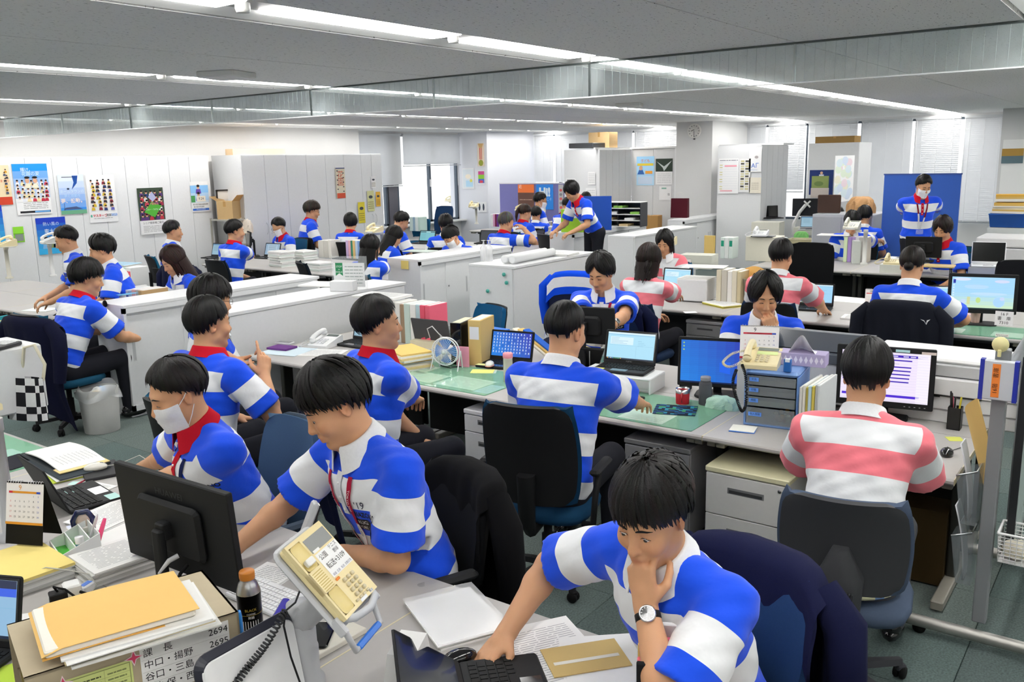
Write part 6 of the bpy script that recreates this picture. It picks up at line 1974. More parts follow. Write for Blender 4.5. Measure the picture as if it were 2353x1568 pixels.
t=thing('handset_cord','dark grey coiled telephone cord hanging across the calendar case','cord',(0,0,0),0)
a_=at(690,1355,.97);b_=at(655,1405,.93);c_=at(612,1480,.88);d_=at(565,1540,.84);e_=at(520,1600,.78)
coil(t,[b_,c_,d_,e_],'#3c3d3f',r=.0085,turns=27,wire=.0030,name='coil')
m=MB();m.tube([a_,(a_+b_)/2+Vector((0,-.01,-.004)),b_],.0028,'#3c3d3f',7);m.obj('lead',RUBBER,t)
m=MB();m.tube([b_,at(652,1440,.90),at(668,1510,.82),at(700,1600,.74)],.0028,'#1d1d1f',7);m.obj('line_lead',RUBBER,t)
t=thing('cordless_receiver','grey receiver with black face standing behind the cream park telephone','phone',at(712,1235,.80),R(-30))
m=MB();m.rbox((0,0,.06),(.022,.055,.15),'#c6c8ca',r=.012,rot=Matrix.Rotation(R(24),3,'Y'),axis=0);m.obj('body',PLASTIC,t)
m=MB();m.rbox((.018,0,.065),(.008,.046,.115),'#0d0d0e',r=.01,rot=Matrix.Rotation(R(24),3,'Y'),axis=0);m.obj('face',GLOSS,t)
m=MB();m.rbox((-.02,0,-.07),(.13,.09,.14),'#c4c6c8',r=.03);m.obj('dock',PLASTIC,t)
# ---- standing calendar case
t=thing('document_case','white carry case with dark navy rim and printed calendar, standing at the bottom','case',(1.275,1.81,D-.03),R(-88))
fr=Matrix.Rotation(R(-10),3,'Y')
m=MB();m.rbox((0,0,.14),(.035,.32,.28),'#20222f',r=.04,rot=fr,axis=0,n=5);m.obj('rim',PLASTIC,t)
m=MB();m.rbox((.016,0,.137),(.010,.297,.257),'#eceded',r=.032,rot=fr,axis=0,n=5);m.obj('face',GLOSS,t)
up=fr@Vector((0,0,1));nr=fr@Vector((1,0,0))
m=MB();m.rbox(fr@Vector((.0205,0,.238)),(.004,.19,.024),'#4d4a40',r=.012,rot=fr,axis=0,n=5);m.obj('grip_slot',MATTE,t)
s=Sheet(fr@Vector((.0215,0,.13)),(0,1,0),up,.0006);s.nn=nr
k=0
for r_ in range(6):
 for c_ in range(6):
  if rnd.random()<.85:s.text(str(k%30+1),-.02+c_*.028,.07-r_*.022,.009,'#9a9aa4' if k%7 else '#d05a5a',1);k+=1
s.oval(.10,.088,.014,.008,'#e2574c');s.oval(.085,-.02,.012,.007,'#e2b43c');s.oval(.055,-.02,.012,.007,'#e2b43c');s.text('SAP',.0,-.085,.045,'#20306a');s.text('F',.10,-.085,.04,'#222222')
for k in range(5):s.oval(-.14+.012*(k%3),.03-.018*k,.003,.003,'#222222')
s.obj('print',PRINT,t)
bottle('blue felt marker poking up behind the calendar case',at(552,1440,.78),[(.006,0),(.008,.01),(.008,.09),(.005,.11),(0,.111)],['#2a86d8']*4,z=.72,cat='pen',name='marker_pen')
# ---- lower left corner
laptop('laptop at the lower left corner, only its lit screen edge in view',(.90,2.78),205,scr=lambda s,w,h:(scr_win(s,w,h,'#8fb8d8',4),s.rect(-w/2,h*.22,w/2,h*.36,'#3b62e0',4),s.rect(-w/2,h*.36,w/2,h/2,'#27304e',4)),w=.34,lid=104)
sheetpad('lime green sheet at the lower left corner',(1.03,2.53),-20,(.30,.21),1,.0015,top='#b9d64c',text=False,name='coloured_sheet')
sheetpad('white sheets sticking out left of the beige box',at(70,1450),-35,(.32,.24),3,.002,seed=9,name='paper_sheet',text=False)
t=thing('power_adapter','square black power adapter beside the yellow envelope','adapter',at(138,1405,D),R(-20));m=MB();m.rbox((0,0,.035),(.055,.045,.07),'#121213',r=.006);m.obj('case',MATTE,t);m=MB();m.bx((-.0285,-.012,.015),(-.0275,.012,.06),'#dcdcdc');m.obj('rating_label',PAPER,t);m=MB();m.tube([(0,0,.07),(-.01,0,.09),(.02,-.03,.085),(.06,-.08,.05),(.10,-.12,.02)],.004,'#101010',6);m.obj('lead',RUBBER,t)
t=thing('power_adapter','white plug adapter in the wooden-coloured socket strip','adapter',at(168,1375,D+.025),R(-20));m=MB();m.rbox((0,0,.03),(.055,.06,.05),'#f2f2f0',r=.01);m.obj('case',GLOSS,t);m=MB();m.tube([(.02,-.03,.03),(.05,-.06,.02),(.10,-.07,.0)],.005,'#141414',6);m.obj('lead',RUBBER,t)
t=thing('power_strip','tan socket strip half under the yellow envelope','power strip',at(190,1405,D),R(-18));m=MB();m.rbox((0,0,.014),(.26,.055,.026),'#c5a05a',r=.008);m.obj('body',PLASTIC,t)
t=thing('usb_charger','small white charger with blue label','adapter',at(200,1362,D),R(20));m=MB();m.rbox((0,0,.018),(.055,.035,.03),'#eef0f2',r=.008);m.obj('case',GLOSS,t);m=MB();m.bx((-.02,-.01,.0332),(.02,.01,.034),'#4a78d0');m.obj('label',PRINT,t)
t=thing('thin_cable','thin grey cable arching over the white paper stack','cable',(0,0,0));m=MB();m.tube([at(30,1335,D+.03),at(105,1305,D+.06),at(150,1310,D+.09),at(205,1320,D+.09),at(222,1345,D+.05),at(205,1370,D+.03)],.0022,'#b9b8b0',6);m.obj('lead',RUBBER,t)
sheetpad('thick stack of stapled reports with white top sheet behind the monitor',(1.60,3.0),84,(.23,.32),7,.008,top='#efefec',seed=11,name='paper_stack',under=['#dededb','#c9c9c6','#efefec','#b8b8b5'],jit=.008)
sheetpad('stack of ruled ledgers with yellow cover, left edge',(1.33,3.22),-4,(.24,.33),8,.008,top='#ecd885',under=['#dcdcd8','#c5c5c2','#e5e5e2'],seed=12,name='paper_stack',text=False)
desk_calendar('white September desk calendar with orange band on black easel',(1.45,3.36),205,w=.16,h=.155,z=D+.065,foot=.075)
t=thing('pen_tray','white desk tidy with green base holding pens','desk tidy',(1.53,3.21,D+.0),R(-15))
m=MB();m.rbox((0,0,.012),(.155,.20,.024),'#4db83a',r=.02);m.obj('base',PLASTIC,t)
for(x,h)in((-.068,.055),(-.015,.075),(.035,.095),(.07,.105)):
 MB().bx((x-.002,-.09,.02),(x+.002,.09,h),'#f0f1f1').obj('divider',PLASTIC,t)
for y in(-.09,.09):
 m=MB();m.add([(-.07,y-.002,.02),(.07,y-.002,.02),(.07,y-.002,.105),(-.07,y-.002,.055),(-.07,y+.002,.02),(.07,y+.002,.02),(.07,y+.002,.105),(-.07,y+.002,.055)],[(0,1,2,3),(7,6,5,4),(3,2,6,7),(0,4,5,1),(1,5,6,2),(0,3,7,4)],'#eceded');m.obj('end_wall',PLASTIC,t)
bottle('pink highlighter in the white desk tidy',(1.585,3.16),[(.008,0),(.009,.02),(.009,.07),(.008,.10),(.006,.125),(0,.126)],['#ff4d86']*5,z=D+.03,cat='pen',name='highlighter').rotation_euler=(R(18),R(12),0)
bottle('white ballpoint in the white desk tidy',(1.58,3.21),[(.004,0),(.006,.02),(.006,.12),(.003,.14),(0,.141)],['#dfe0e2']*4,z=D+.03,cat='pen',name='ballpoint_pen').rotation_euler=(R(22),R(10),0)
bottle('teal glue stick in the white desk tidy',(1.515,3.14),[(.015,0),(.016,.004),(.016,.055),(.0155,.06),(.0155,.085),(0,.086)],['#5a9aa0','#5a9aa0','#5a9aa0','#e9eaea','#e9eaea'],z=D+.02,cat='glue stick',name='glue_stick')
t=thing('tape_dispenser','navy and white hand tape cutter standing in the desk tidy','tape dispenser',(1.61,3.29,D+.055),R(60));m=MB();m.tube([(.0,-.03,0),(0,-.034,.05),(0,-.018,.08),(0,.018,.08),(0,.034,.05),(0,.03,0)],.012,'#1c2450',8);m.obj('cover',GLOSS,t);m=MB();m.lathe([(.012,-.008),(.026,-.008),(.026,.008),(.012,.008)],(0,0,.045),'#d9c6b8',16,rot=Matrix.Rotation(R(90),3,'Y'));m.obj('roll',GLOSS,t);m=MB();m.rbox((0,0,.008),(.026,.075,.03),'#e7e2dc',r=.01);m.obj('body',PLASTIC,t)
sheetpad('typed white report lying by the edge of the black monitor',at(262,1185),12,(.297,.23),4,.003,seed=21,name='paper_stack')
sheetpad('pale blue printed schedule half under the typed report',at(238,1215),-12,(.21,.25),2,.0015,top='#dfe3f6',seed=22,lines='#8a90c0')
sheetpad('white forms under the pale blue schedule',at(262,1240),-6,(.22,.28),3,.002,seed=23,text=False)
laptop('open black laptop of the masked man, turquoise notes stuck on it',(1.86,3.78),-8,scr=scr_dark,w=.33,off=True,lid=112,sticker='#bfe6e0')
sheetpad('turquoise sticky note on the laptop palm rest',at(157,1132,D+.022),20,(.03,.055),1,.001,top='#c5e9e3',z=D+.021,text=False,name='sticky_note',cat='note')
sheetpad('turquoise sticky note near the blue-capped pens',at(178,1112),30,(.045,.075),1,.001,top='#c9ebe6',text=False,name='sticky_note',cat='note')
sheetpad('memo slips beside the masked man hand',at(212,1120),10,(.10,.20),2,.0015,seed=24)
mouse('large white mouse on the black notebook, cable looped',at(220,1078,D+.02),150,'#e6e4da',z=D+.016,cord=[(-.10,.03,.02),(-.20,.06,.06),(-.26,.14,.03),(-.20,.22,.005),(-.10,.26,.004),(-.16,.33,.004),(-.28,.28,.004),(-.30,.18,.004)])
t=thing('notebook','black notebook under the large white mouse','notebook',(*at(232,1085)[:2],D),R(-20));m=MB();m.rbox((0,0,.008),(.17,.24,.015),'#2a2a2d',r=.006);m.obj('cover',MATTE,t)
for k,(c,w)in enumerate((('#a01830','red'),('#1c1c20','black'),('#24408c','blue'))):
 q=bottle('%s ballpoint lying below the black notebook'%w,at(196+k*7,1103+k*5,D+.006),[(.003,0),(.0048,.015),(.0048,.12),(.004,.14),(0,.141)],[c]*4,z=D+.006,cat='pen',name='ballpoint_pen');q.rotation_euler=(R(90),0,R(-62+k*8))
t=thing('open_file','open lever file with white sheets beside the masked man','file',(*at(150,1062)[:2],D+.03),R(-6))
m=MB();m.rbox((0,.0,-.012),(.25,.50,.014),'#2d3338',r=.01);m.obj('cover',MATTE,t)
m=MB();m.grid(lambda u,v:(-.11+.22*u,-.22+.44*v,.002+.035*math.exp(-((v-.45)/.16)**2)*0+.018*abs(math.sin(v*3.1))),3,16,'#f3f3f0',True,thick=.006);m.obj('pages',PAPER,t)
s=Sheet((0,-.10,.021),(0,1,0),(-1,0,0));s.nn=Vector((0,0,1));s.lines(-.10,-.09,.06,.09,9,'#b5b5b8',h=.15);s.obj('print',PRINT,t)
MB().bx((-.12,-.25,-.004),(.118,-.17,.0),'#efd89a').obj('divider',PAPER,t)
for k,(c,w)in enumerate((('#b9c84a','yellow-green'),('#dcdcd9','pale grey'),('#3a4248','dark grey'))):
 t=thing('flat_file','%s flat file in the pile under the open lever file'%w,'file',(*at(158,1075)[:2],D+.001+.0065*k),R(-14+4*k));m=MB();m.rbox((0,0,.003),(.24,.42,.0055),c,r=.004);m.obj('cover',PAPER,t)
swing_phone('cream telephone cut off by the left edge above the green mat',(1.47,3.60),30,zt=1.16,arm=(-.02,.12),pole='#b4b6b9')
t=thing('desk_mat','green desk mat with tucked memos at the left edge','desk mat',(1.83,4.85,D),0);m=MB();m.bx((-.30,-.42,0),(.30,.42,.002),'#5fae86');m.obj('mat',PLASTIC,t)
for k,(x,y,c)in enumerate(((-.1,.1,'#e8ede6'),(.12,-.1,'#bfe0dc'),(.15,-.32,'#f0a070'),(-.05,-.3,'#e6ece0'))):MB().bx((x-.08,y-.06,.0021),(x+.08,y+.06,.0026),c).obj('memo',PAPER,t)
MB().bx((-.30,-.42,.003),(.30,.42,.0042),'#dff2e8').obj('clear_cover',DESKMAT,t)
keyboard('black keyboard on the green mat at the left edge',(1.62,4.80),0,z=D+.005)
t=thing('mouse_pad','black mouse pad on the green mat at the left edge','mouse pad',(1.93,4.56,D+.005),R(8));m=MB();m.rbox((0,0,.0015),(.18,.21,.003),'#22222c',r=.01);m.obj('pad',RUBBER,t)
tray('blue mesh basket with white plastic bag on the grey pedestal',(1.93,5.70),6,.46,.30,.13,'#3f7fe0',z=.62,mesh=True)
crumple('plastic_bag','crumpled white plastic bag in the blue mesh basket',(1.92,5.72),(.26,.36,.13),'#eceeee',z=.70,seed=4,mat=VINYL)
sheetpad('documents in the blue basket under the plastic bag',(1.93,5.70),6,(.22,.36),4,.018,top='#eef0ee',z=.63,under=['#6fb06a','#d0d8dc','#eee0d0'],seed=44,name='paper_stack',text=False)
t=thing('tote_bag','black and white patterned tote bag with cream strap at the left','bag',(*at(58,915,.75)[:2],.62),R(20))
m=MB();m.grid(lambda u,v:(.05*math.sin(u*6.28)*(1-.5*v),.15*math.cos(u*6.28),.26*v),24,6,lambda u,v:'#f2f2f2' if(int(u*14)+int(v*5))%2 else '#26262a',False);m.obj('cloth',CLOTH,t)
m=MB();m.tube([(.03,-.12,.24),(.03,-.15,.34),(.02,-.10,.46),(.02,-.02,.44),(.03,.03,.28)],.010,'#e6dfc8',7);m.obj('strap',CLOTH,t)
t=thing('printer','white boxy printer cut off by the left edge','printer',(*at(-12,890,.80)[:2],D),0);m=MB();m.rbox((0,0,.20),(.42,.44,.40),'#e4e5e6',r=.02);m.obj('body',PAINT,t);m=MB();m.bx((-.215,-.2,.30),(-.208,.2,.305),'#b9bbbd');m.obj('seam',PLASTIC,t)
t=thing('calculator','grey desk calculator on the white printer at the left edge','calculator',(*at(2,800,1.06)[:2],D+.402),R(25));m=MB();m.rbox((0,0,.012),(.20,.14,.024),'#2b2c2e',r=.01);m.obj('case',PLASTIC,t);stuff(keys(MB(),-.03,.09,-.06,.06,.0245,5,5,'#d0d2d2').obj('keys',PLASTIC,t))
# ---- thinking man's desk
sheetpad('clear plastic sleeve with white document, strong reflections',at(1048,1422),62,(.31,.235),5,.004,top='#f3f3f3',z=D,seed=31,name='document_sleeve',cat='document',lines='#c4c4c8')
t=thing('vinyl_cover','glossy clear vinyl cover over the white document','cover',(*at(1048,1422)[:2],D+.0215),R(62));m=MB();m.grid(lambda u,v:((u-.5)*.33,(v-.5)*.25,.003+.003*math.sin(u*7)*math.sin(v*6)),14,12,'#ffffff',True);m.obj('film',VINYL,t)
t=thing('smartphone','black smartphone on the notebook beside the telephone stand','phone',(1.64,1.97,D+.018),R(35));m=MB();m.rbox((0,0,.004),(.15,.075,.008),'#0c0c0d',r=.012);m.obj('body',GLOSS,t)
t=thing('notebook','cream-edged white notebook under the black smartphone','notebook',(1.66,1.96,D),R(-2));m=MB();m.rbox((0,0,.009),(.20,.14,.017),'#dcd8cc',r=.004);m.obj('cover',PAPER,t)
laptop('black laptop of the thinking man, seen from behind its lid',(1.735,1.32),-43,off=True,w=.35,d=.235,lid=145,lidcol='#131314')
mouse('black mouse under the thinking man hand',(1.80,1.545),-30,'#101012')
sheetpad('printed table sheet on the desk under the tan envelope',at(1270,1500),58,(.36,.26),1,.001,seed=33,lines='#a2a2a8')
sheetpad('white sheet to the right under the tan envelope',at(1395,1530),40,(.33,.24),2,.001,seed=34,text=False)
t=thing('envelope','flat tan envelope on the printed table sheet','envelope',(*at(1345,1515,D)[:2],D+.003),R(50));m=MB();m.box((0,0,.002),(.15,.235,.003),'#cdb277');m.obj('body',PAPER,t);MB().bx((-.02,-.10,.0037),(-.005,.10,.0042),'#e6e2d6').obj('tape',GLOSS,t)
t=thing('file_holder','upright holder of pink and tan folders at the bottom','file holder',(*at(1565,1620,.70)[:2],D),R(115))
m=MB();m.bx((-.12,-.11,0),(.12,.11,.006),'#d6d8da');m.bx((-.12,-.112,0),(.12,-.108,.12),'#e4e6e8');m.bx((-.12,.108,0),(.12,.112,.12),'#e4e6e8');m.obj('holder',PLASTIC,t)
fp=at(1565,1620,.70)
for k,(c,w,off_,h)in enumerate((('#f4f4f2','white',-.085,.20),('#e9eaec','translucent',-.05,.26),('#e06a86','pink',-.015,.235),('#d8b26a','tan',.02,.235),('#f07a88','coral',.05,.21),('#1b1c1e','black',.085,.22))):
 ca,sa=math.cos(R(115)),math.sin(R(115))
 box_file('folder','%s folder standing in the holder at the bottom'%w,(fp.x-sa*off_,fp.y+ca*off_),115,.014,h,.22,c,z=D+.007,lean=-.16,mat=PAPER)
sheetpad('memo sheets with ring holes right of the big monitor',at(612,1330),10,(.20,.16),3,.0015,seed=41)
keyboard('white keyboard edge behind the coffee can',at(634,1385),0,'#e9eaec',w=.36)
t=thing('stapler','purple stapler beside the coffee can','stapler',(*at(648,1420)[:2],D),R(30));m=MB();m.rbox((0,0,.012),(.10,.03,.022),'#3a3590',r=.01);m.rbox((0,0,.032),(.10,.028,.016),'#453fa6',r=.01,rot=Matrix.Rotation(R(-8),3,'Y'));m.obj('body',GLOSS,t)
sheetpad('long blue-ruled strip calendar behind the beige box',at(470,1360),-30,(.06,.40),1,.002,top='#f0f1f4',seed=42,lines='#8fb6d8')
t=thing('marker_cup','low white card box beside the thinking man','box',(*at(940,1560,D)[:2],D),R(20));m=MB();m.add([(-.07,-.05,0),(.07,-.05,0),(.07,.05,0),(-.07,.05,0),(-.05,-.04,.10),(.05,-.04,.12),(.05,.04,.12),(-.05,.04,.10)],[(3,2,1,0),(0,1,5,4),(1,2,6,5),(2,3,7,6),(3,0,4,7),(4,5,6,7)],'#dcdcda');m.obj('card',PAPER,t)
# === MIDDLE AND RIGHT-HAND DESKS
def G(c):return '#'+c
def hang(pr,label,col,da=0,back=0,**k):
 a=math.degrees(math.atan2(pr['F'][1],pr['F'][0]))+da
 c,s_=math.cos(R(a)),math.sin(R(a));h=pr['hip']
 return jacket(label,h[0]+c*(.03-back),h[1]+s_*(.03-back),a,col,**k)
def emblem(pts):return pts
circ=lambda x,y,r,n=14:[(x+r*math.cos(6.283*i/n),y+r*math.sin(6.283*i/n))for i in range(n)]
def glyphs(s_,size,dx=0,dy=0,flip=-1):
 vs,fs=text_geo(s_,size)
 return[[(flip*vs[i][0]+dx,vs[i][1]+dy)for i in f]for f in fs]
hang(pA,'black coat hung over the chair of the man with red and white lanyard','#0e0e10',zt=.93,zb=.36,seed=2)
hang(pC,'navy windbreaker hung over the chair of the thinking man','#1a1d3c',zt=.92,zb=.3,seed=3,marks=[(.30,.80,[circ(0,0,.02,7)]+glyphs('hanazono',.03,0,.04),'#c9ccd8')])
hang(pF,'navy jacket with white embroidered badge on the red-collared man chair','#171c3a',da=-25,zt=1.0,zb=.30,seed=4,marks=[(.42,.42,glyphs('東大阪',.05,0,.03)+glyphs('花園',.05,0,-.03),'#e6e8ee')])
hang(pI,'navy jacket with round white emblem beside the bearded man','#161b38',zt=.98,zb=.34,seed=5,marks=[(.2,.5,[circ(.045*math.cos(i*.63),.045*math.sin(i*.63),.009,6)for i in range(10)]+[circ(0,0,.022)],'#dfe2ea')])
hang(pN,'black jacket with small white bird-like mark on the chair','#1b1d26',back=.05,zt=1.0,zb=.40,seed=6,marks=[(.16,.46,[[(-.035,.018),(-.008,.008),(0,-.02),(.012,.006),(.04,.014),(.012,-.002),(.0,-.026),(-.012,-.004)]],'#f0f0f2')])
hang(pO,'long navy jacket drooping from the chair at the left','#13152c',da=6,zt=.98,zb=.18,w=.30,seed=7)
hang(pR,'black jacket hung on the chair back left of the wavy-haired woman','#101115',zt=.92,zb=.4,seed=8)
x_,y_=at(452,640,.80)[:2]
office_chair('dark chair under the navy jacket with white emblem, left middle',x_,y_,10,fabric='#20283a',arms=False)
jacket('navy jacket with small white emblem on an empty chair, left middle',x_,y_,10,'#161a34',zt=1.0,zb=.42,seed=9,marks=[(.5,.40,[circ(0,.03,.03,6),circ(0,-.02,.02)],'#dfe2ea')])
def empty_chair(label,px,py,z,face,**k):
 p=at(px,py,z);c=V3(math.cos(R(face)),math.sin(R(face)),0)
 return office_chair(label,p.x+c[0]*.28,p.y+c[1]*.28,face,**k)
empty_chair('empty black chair facing the stacks of paper',688,612,.85,-30,fabric='#131b24',style='mid')
empty_chair('empty teal chair before the tall white cabinets at the left',325,556,.85,170,fabric='#14506e',style='mid',arms=False)
empty_chair('empty blue chair behind the black binder',1140,728,.80,160,fabric='#15527c',style='mid',arms=False)
empty_chair('high-backed black executive chair in the right-hand row',1864,600,.92,180,fabric='#0e0f11',style='exec')
empty_chair('navy padded chair by the bright window',1022,476,1.10,180,fabric='#1b3558',style='exec',arms=False)
empty_chair('teal chair left of the navy padded chair',972,498,.95,185,fabric='#165072',style='mid',arms=False)
empty_chair('teal chair behind the standing masked man',2078,520,.85,200,fabric='#10445c',style='mid',arms=False)
empty_chair('teal chair right of the woman with brown bob',2205,575,.85,180,fabric='#0f4058',style='mid',arms=False)
empty_chair('dark chair cut off at the right edge',2344,622,.9,200,fabric='#141519',style='tall',arms=False)
empty_chair('black lattice-backed chair by the white phone',697,536,.98,190,fabric='#15161a',style='mid',arms=False)
p=at(1258,690,.85)
office_chair('dark chair under the draped striped shirt',p.x+.25,p.y-.05,195,fabric='#1a2038',style='tall',arms=False)
jacket('blue and white striped rugby shirt draped over a chair back',p.x+.25,p.y-.05,195,'#1450e6',zt=1.04,zb=.5,seed=11,stripes=('#1450e6','#e8eaee'),name='draped_shirt',cat='shirt')
def mat(label,x,y,w,d,notes):
 t=thing('desk_mat',label,'desk mat',(x,y,DZ),0)
 m=MB();m.rbox((0,0,.0012),(w,d,.0024),'#2c8a62',r=.01);m.obj('mat',PLASTIC,t)
 for(a,b,ww,dd,c)in notes:
  s=Sheet((a,b,.0026),(0,1,0),(-1,0,0),.0003);s.nn=Vector((0,0,1));s.rect(-dd/2,-ww/2,dd/2,ww/2,c);s.lines(-dd*.4,-ww*.4,dd*.4,ww*.4,7,'#7fa08e',2,h=.2);s.obj('tucked_memo',PRINT,t)
 MB().bx((-w/2,-d/2,.0036),(w/2,d/2,.0050),'#e9fff4').obj('clear_cover',DESKMAT,t)
mat('green desk mat with tucked memos in front of the small fan',4.50,3.82,.58,.98,[(-.12,.18,.22,.32,'#cfe0cc'),(-.10,-.18,.26,.34,'#c4dcd0'),(.05,.36,.2,.22,'#dfe8d8'),(-.15,-.42,.2,.12,'#9cc8d8')])
mat('green desk mat under the red mug',4.50,2.42,.58,.98,[(-.16,-.16,.2,.28,'#e4e8e2'),(-.14,.3,.2,.26,'#d5e2d8')])
sheetpad('white card lying on the green mat beside the broad man',at(1145,880),10,(.09,.15),1,.001,text=False,name='card')
fp=at(1026,850);t=thing('desk_fan','small white desk fan with blue blades and wire guard','fan',(fp.x,fp.y,DZ),R(195))
cf=Vector((0,0,.135));m=MB()
for k in range(40):
 a=k*math.pi/20;d_=Vector((0,math.cos(a),math.sin(a)))
 m.tube([cf+d_*.018+Vector((.045,0,0)),cf+d_*.06+Vector((.042,0,0)),cf+d_*.098+Vector((.02,0,0))],.0011,'#e9ecee',4)
stuff(m.obj('guard_wires',PLASTIC,t))
for x,r_ in((.02,.098),(-.02,.095)):
 m=MB();m.tube([cf+Vector((x,r_*math.cos(a),r_*math.sin(a)))for a in[i*math.pi/16 for i in range(33)]],.0045,'#f3f4f5',6);m.obj('guard_ring',PLASTIC,t)
m=MB();m.lathe([(.0,.044),(.018,.042),(.020,.03),(.0,.03)],cf,'#eef0f2',16,rot=Matrix.Rotation(R(90),3,'Y'));m.obj('guard_badge',PLASTIC,t)
for k in range(4):
 a=k*math.pi/2;m=MB()
 m.grid(lambda u,v:cf+Vector((.0+.022*(v-.5),math.cos(a+(v-.5)*1.1)*(.015+.07*u),math.sin(a+(v-.5)*1.1)*(.015+.07*u))),4,5,'#4a86d0',True,thick=.0015);m.obj('blade',GLOSS,t)
m=MB();m.lathe([(.02,0),(.034,.015),(.034,.06),(.018,.075)],cf+Vector((-.085,0,0)),'#f1f2f3',14,rot=Matrix.Rotation(R(90),3,'Y'));m.obj('motor_housing',PLASTIC,t)
for s_ in(-1,1):
 m=MB();m.tube([cf+Vector((-.03,s_*.10,0)),Vector((.045,s_*.105,.002)),],.0045,'#e6e8ea',6);m.tube([cf+Vector((-.03,s_*.10,0)),Vector((-.075,s_*.09,.002))],.0045,'#e6e8ea',6);m.obj('stand_leg',PLASTIC,t)
laptop('laptop with a blue desktop full of icons near the small fan',(4.93,3.72),190,scr=scr_icons,w=.35,lid=106,z=DZ,sticker='#eef0a8')
mouse('white mouse with pink rim on yellow notes',at(1125,838,DZ+.03),205,'#e9e9e6',z=DZ+.022,accent='#f0a0a8')
sheetpad('white and yellow notes under the pink-rimmed mouse',at(1112,855),30,(.11,.16),2,.003,top='#e9eb8a',under=['#f2f2ea'],seed=51,text=False,name='sticky_note',cat='note',jit=.012)
t=bottle('clear tea bottle with pink lid beside the broad man',at(1168,878),[(.030,0),(.032,.004),(.032,.05),(.031,.16),(.031,.165)],['#a9a890','#b5b49a','#c6c5b4','#d9d8ce'],cap=[(.0325,.165),(.0335,.17),(.0335,.195),(.031,.198),(0,.1985)],capcol='#ef9aa6',mat=GLOSS)
pencup('white pen cup beside the black binder',at(1097,838),.032,.085,'#e9eaec',seed=5,pens=('#151515','#151515','#c82838','#2058a8','#3a9a5a','#e4e4e4'))
q=at(1060,835)
box_file('binder','tall black box file beside the pink dotted notebook',(q.x+.05,q.y+.02),195,.085,.31,.25,'#101011',pages='#e5dcc0',mat=GLOSS)
box_file('magazine_file','tan cardboard magazine file with printed label behind the pen cup',(q.x+.12,q.y-.10),195,.10,.33,.26,'#d3b578',spine='#e6e6ee',pages='#cfe0e2')
box_file('notebook','pink dotted notebook standing before the tan magazine file',(q.x-.09,q.y-.09),195,.10,.15,.014,'#e79ab0')
sheetpad('stack of folders with yellow envelope on top behind the red-collared man',at(935,842),160,(.24,.34),9,.012,top='#ecc878',under=['#e3e1da','#d9c490','#f0efe9','#9a9a96','#e4b860'],seed=52,name='folder_stack',text=False,jit=.012)
crumple('plastic_bag','small crumpled clear bag beside the fan',at(1002,830),(.12,.12,.09),'#e6e8ea',seed=52,mat=VINYL)
t=thing('power_adapter','white plug adapter and black cable in front of the pink notebook','adapter',at(1065,842),R(190));m=MB();m.rbox((0,0,.03),(.05,.05,.06),'#e4e5e6',r=.01);m.obj('case',GLOSS,t);m=MB();m.tube([(0,-.02,.06),(.02,-.08,.07),(.06,-.06,.02),(.08,-.14,.01),(.10,-.05,.004),(.04,.0,.004),(.05,-.12,.004)],.0045,'#141415',6);m.obj('lead',RUBBER,t)
laptop('pale laptop half hidden behind the turned-away man',(4.92,5.20),180,scr=scr_grey,w=.33,lid=104)
phone('white telephone at the left end of the middle row',at(748,795),190,col='#eceded',lab='#f1f1f1',disp='#6e7672')
t=thing('notebook','purple notebook on pale blue papers at the row end','notebook',(*at(648,803)[:2],DZ+.006),R(190));m=MB();m.rbox((0,0,.008),(.14,.20,.015),'#6a3d80',r=.004);m.obj('cover',PAPER,t)
t=thing('smartphone','white smartphone on the purple notebook','phone',(*at(655,795)[:2],DZ+.022),R(195));m=MB();m.rbox((0,0,.005),(.075,.15,.009),'#e4e2e6',r=.012);m.obj('body',GLOSS,t);MB().bx((-.03,-.06,.0097),(.03,.06,.0103),'#5c6066').obj('screen',GLOSS,t)
sheetpad('pale blue papers under the purple notebook',at(660,808),12,(.30,.36),2,.0025,top='#cfdfe8',text=False,seed=55)
sheetpad('white papers before the white telephone',at(740,812),24,(.24,.34),2,.002,seed=56)
file_row('of pink and grey files beside the white telephone',(5.28,5.05),180,[(.05,.33,'grey','#b7b9b6'),(.05,.33,'white','#e6e5df'),(.05,.32,'brown','#a08a70'),(.06,.33,'pale green','#c6d8cf'),(.06,.33,'white','#eeeeea'),(.05,.33,'pale blue','#bcd4dc'),(.05,.33,'coral pink','#e05a70'),(.05,.33,'coral pink spine','#ea6a80')])
sheetpad('newspapers lying over the tops of the pink and grey files',(5.30,5.26),5,(.26,.44),3,.006,seed=57,z=DZ+.34,name='newspaper')
laptop('dark grey laptop from behind with white cable plugged in',(5.30,4.62),5,scr=scr_off,off=True,w=.36,lid=104,lidcol='#4a4a4c',body='#3c3c3e')
t=thing('white_cable','white cable and hub hanging from the dark grey laptop','cable',(5.16,4.55,DZ),0);m=MB();m.tube([(-.01,.06,.08),(-.05,.05,.16),(-.07,-.02,.19),(-.06,-.07,.14),(-.02,-.08,.10)],.004,'#e6e6e6',6);m.obj('lead',RUBBER,t);m=MB();m.rbox((-.02,-.08,.06),(.015,.05,.09),'#b9b9bb',r=.006);m.obj('hub',PLASTIC,t)
sheetpad('pile of magazines with blue cover near the white mouse',(5.35,4.20),170,(.23,.30),12,.013,top='#4a7fd8',under=['#e4e4e2','#c9c7c2','#eeeeec','#d2d6da'],seed=58,name='magazine_pile',text=False,jit=.02)
mouse('white mouse on a cream box behind the fan',at(1003,770,DZ+.06),20,'#f0f0ee',z=DZ+.058)
carton('low cream box under the white mouse behind the fan',at(990,795),8,.26,.20,.055,'#e2d8b8',tape=False,mat=PLASTIC)
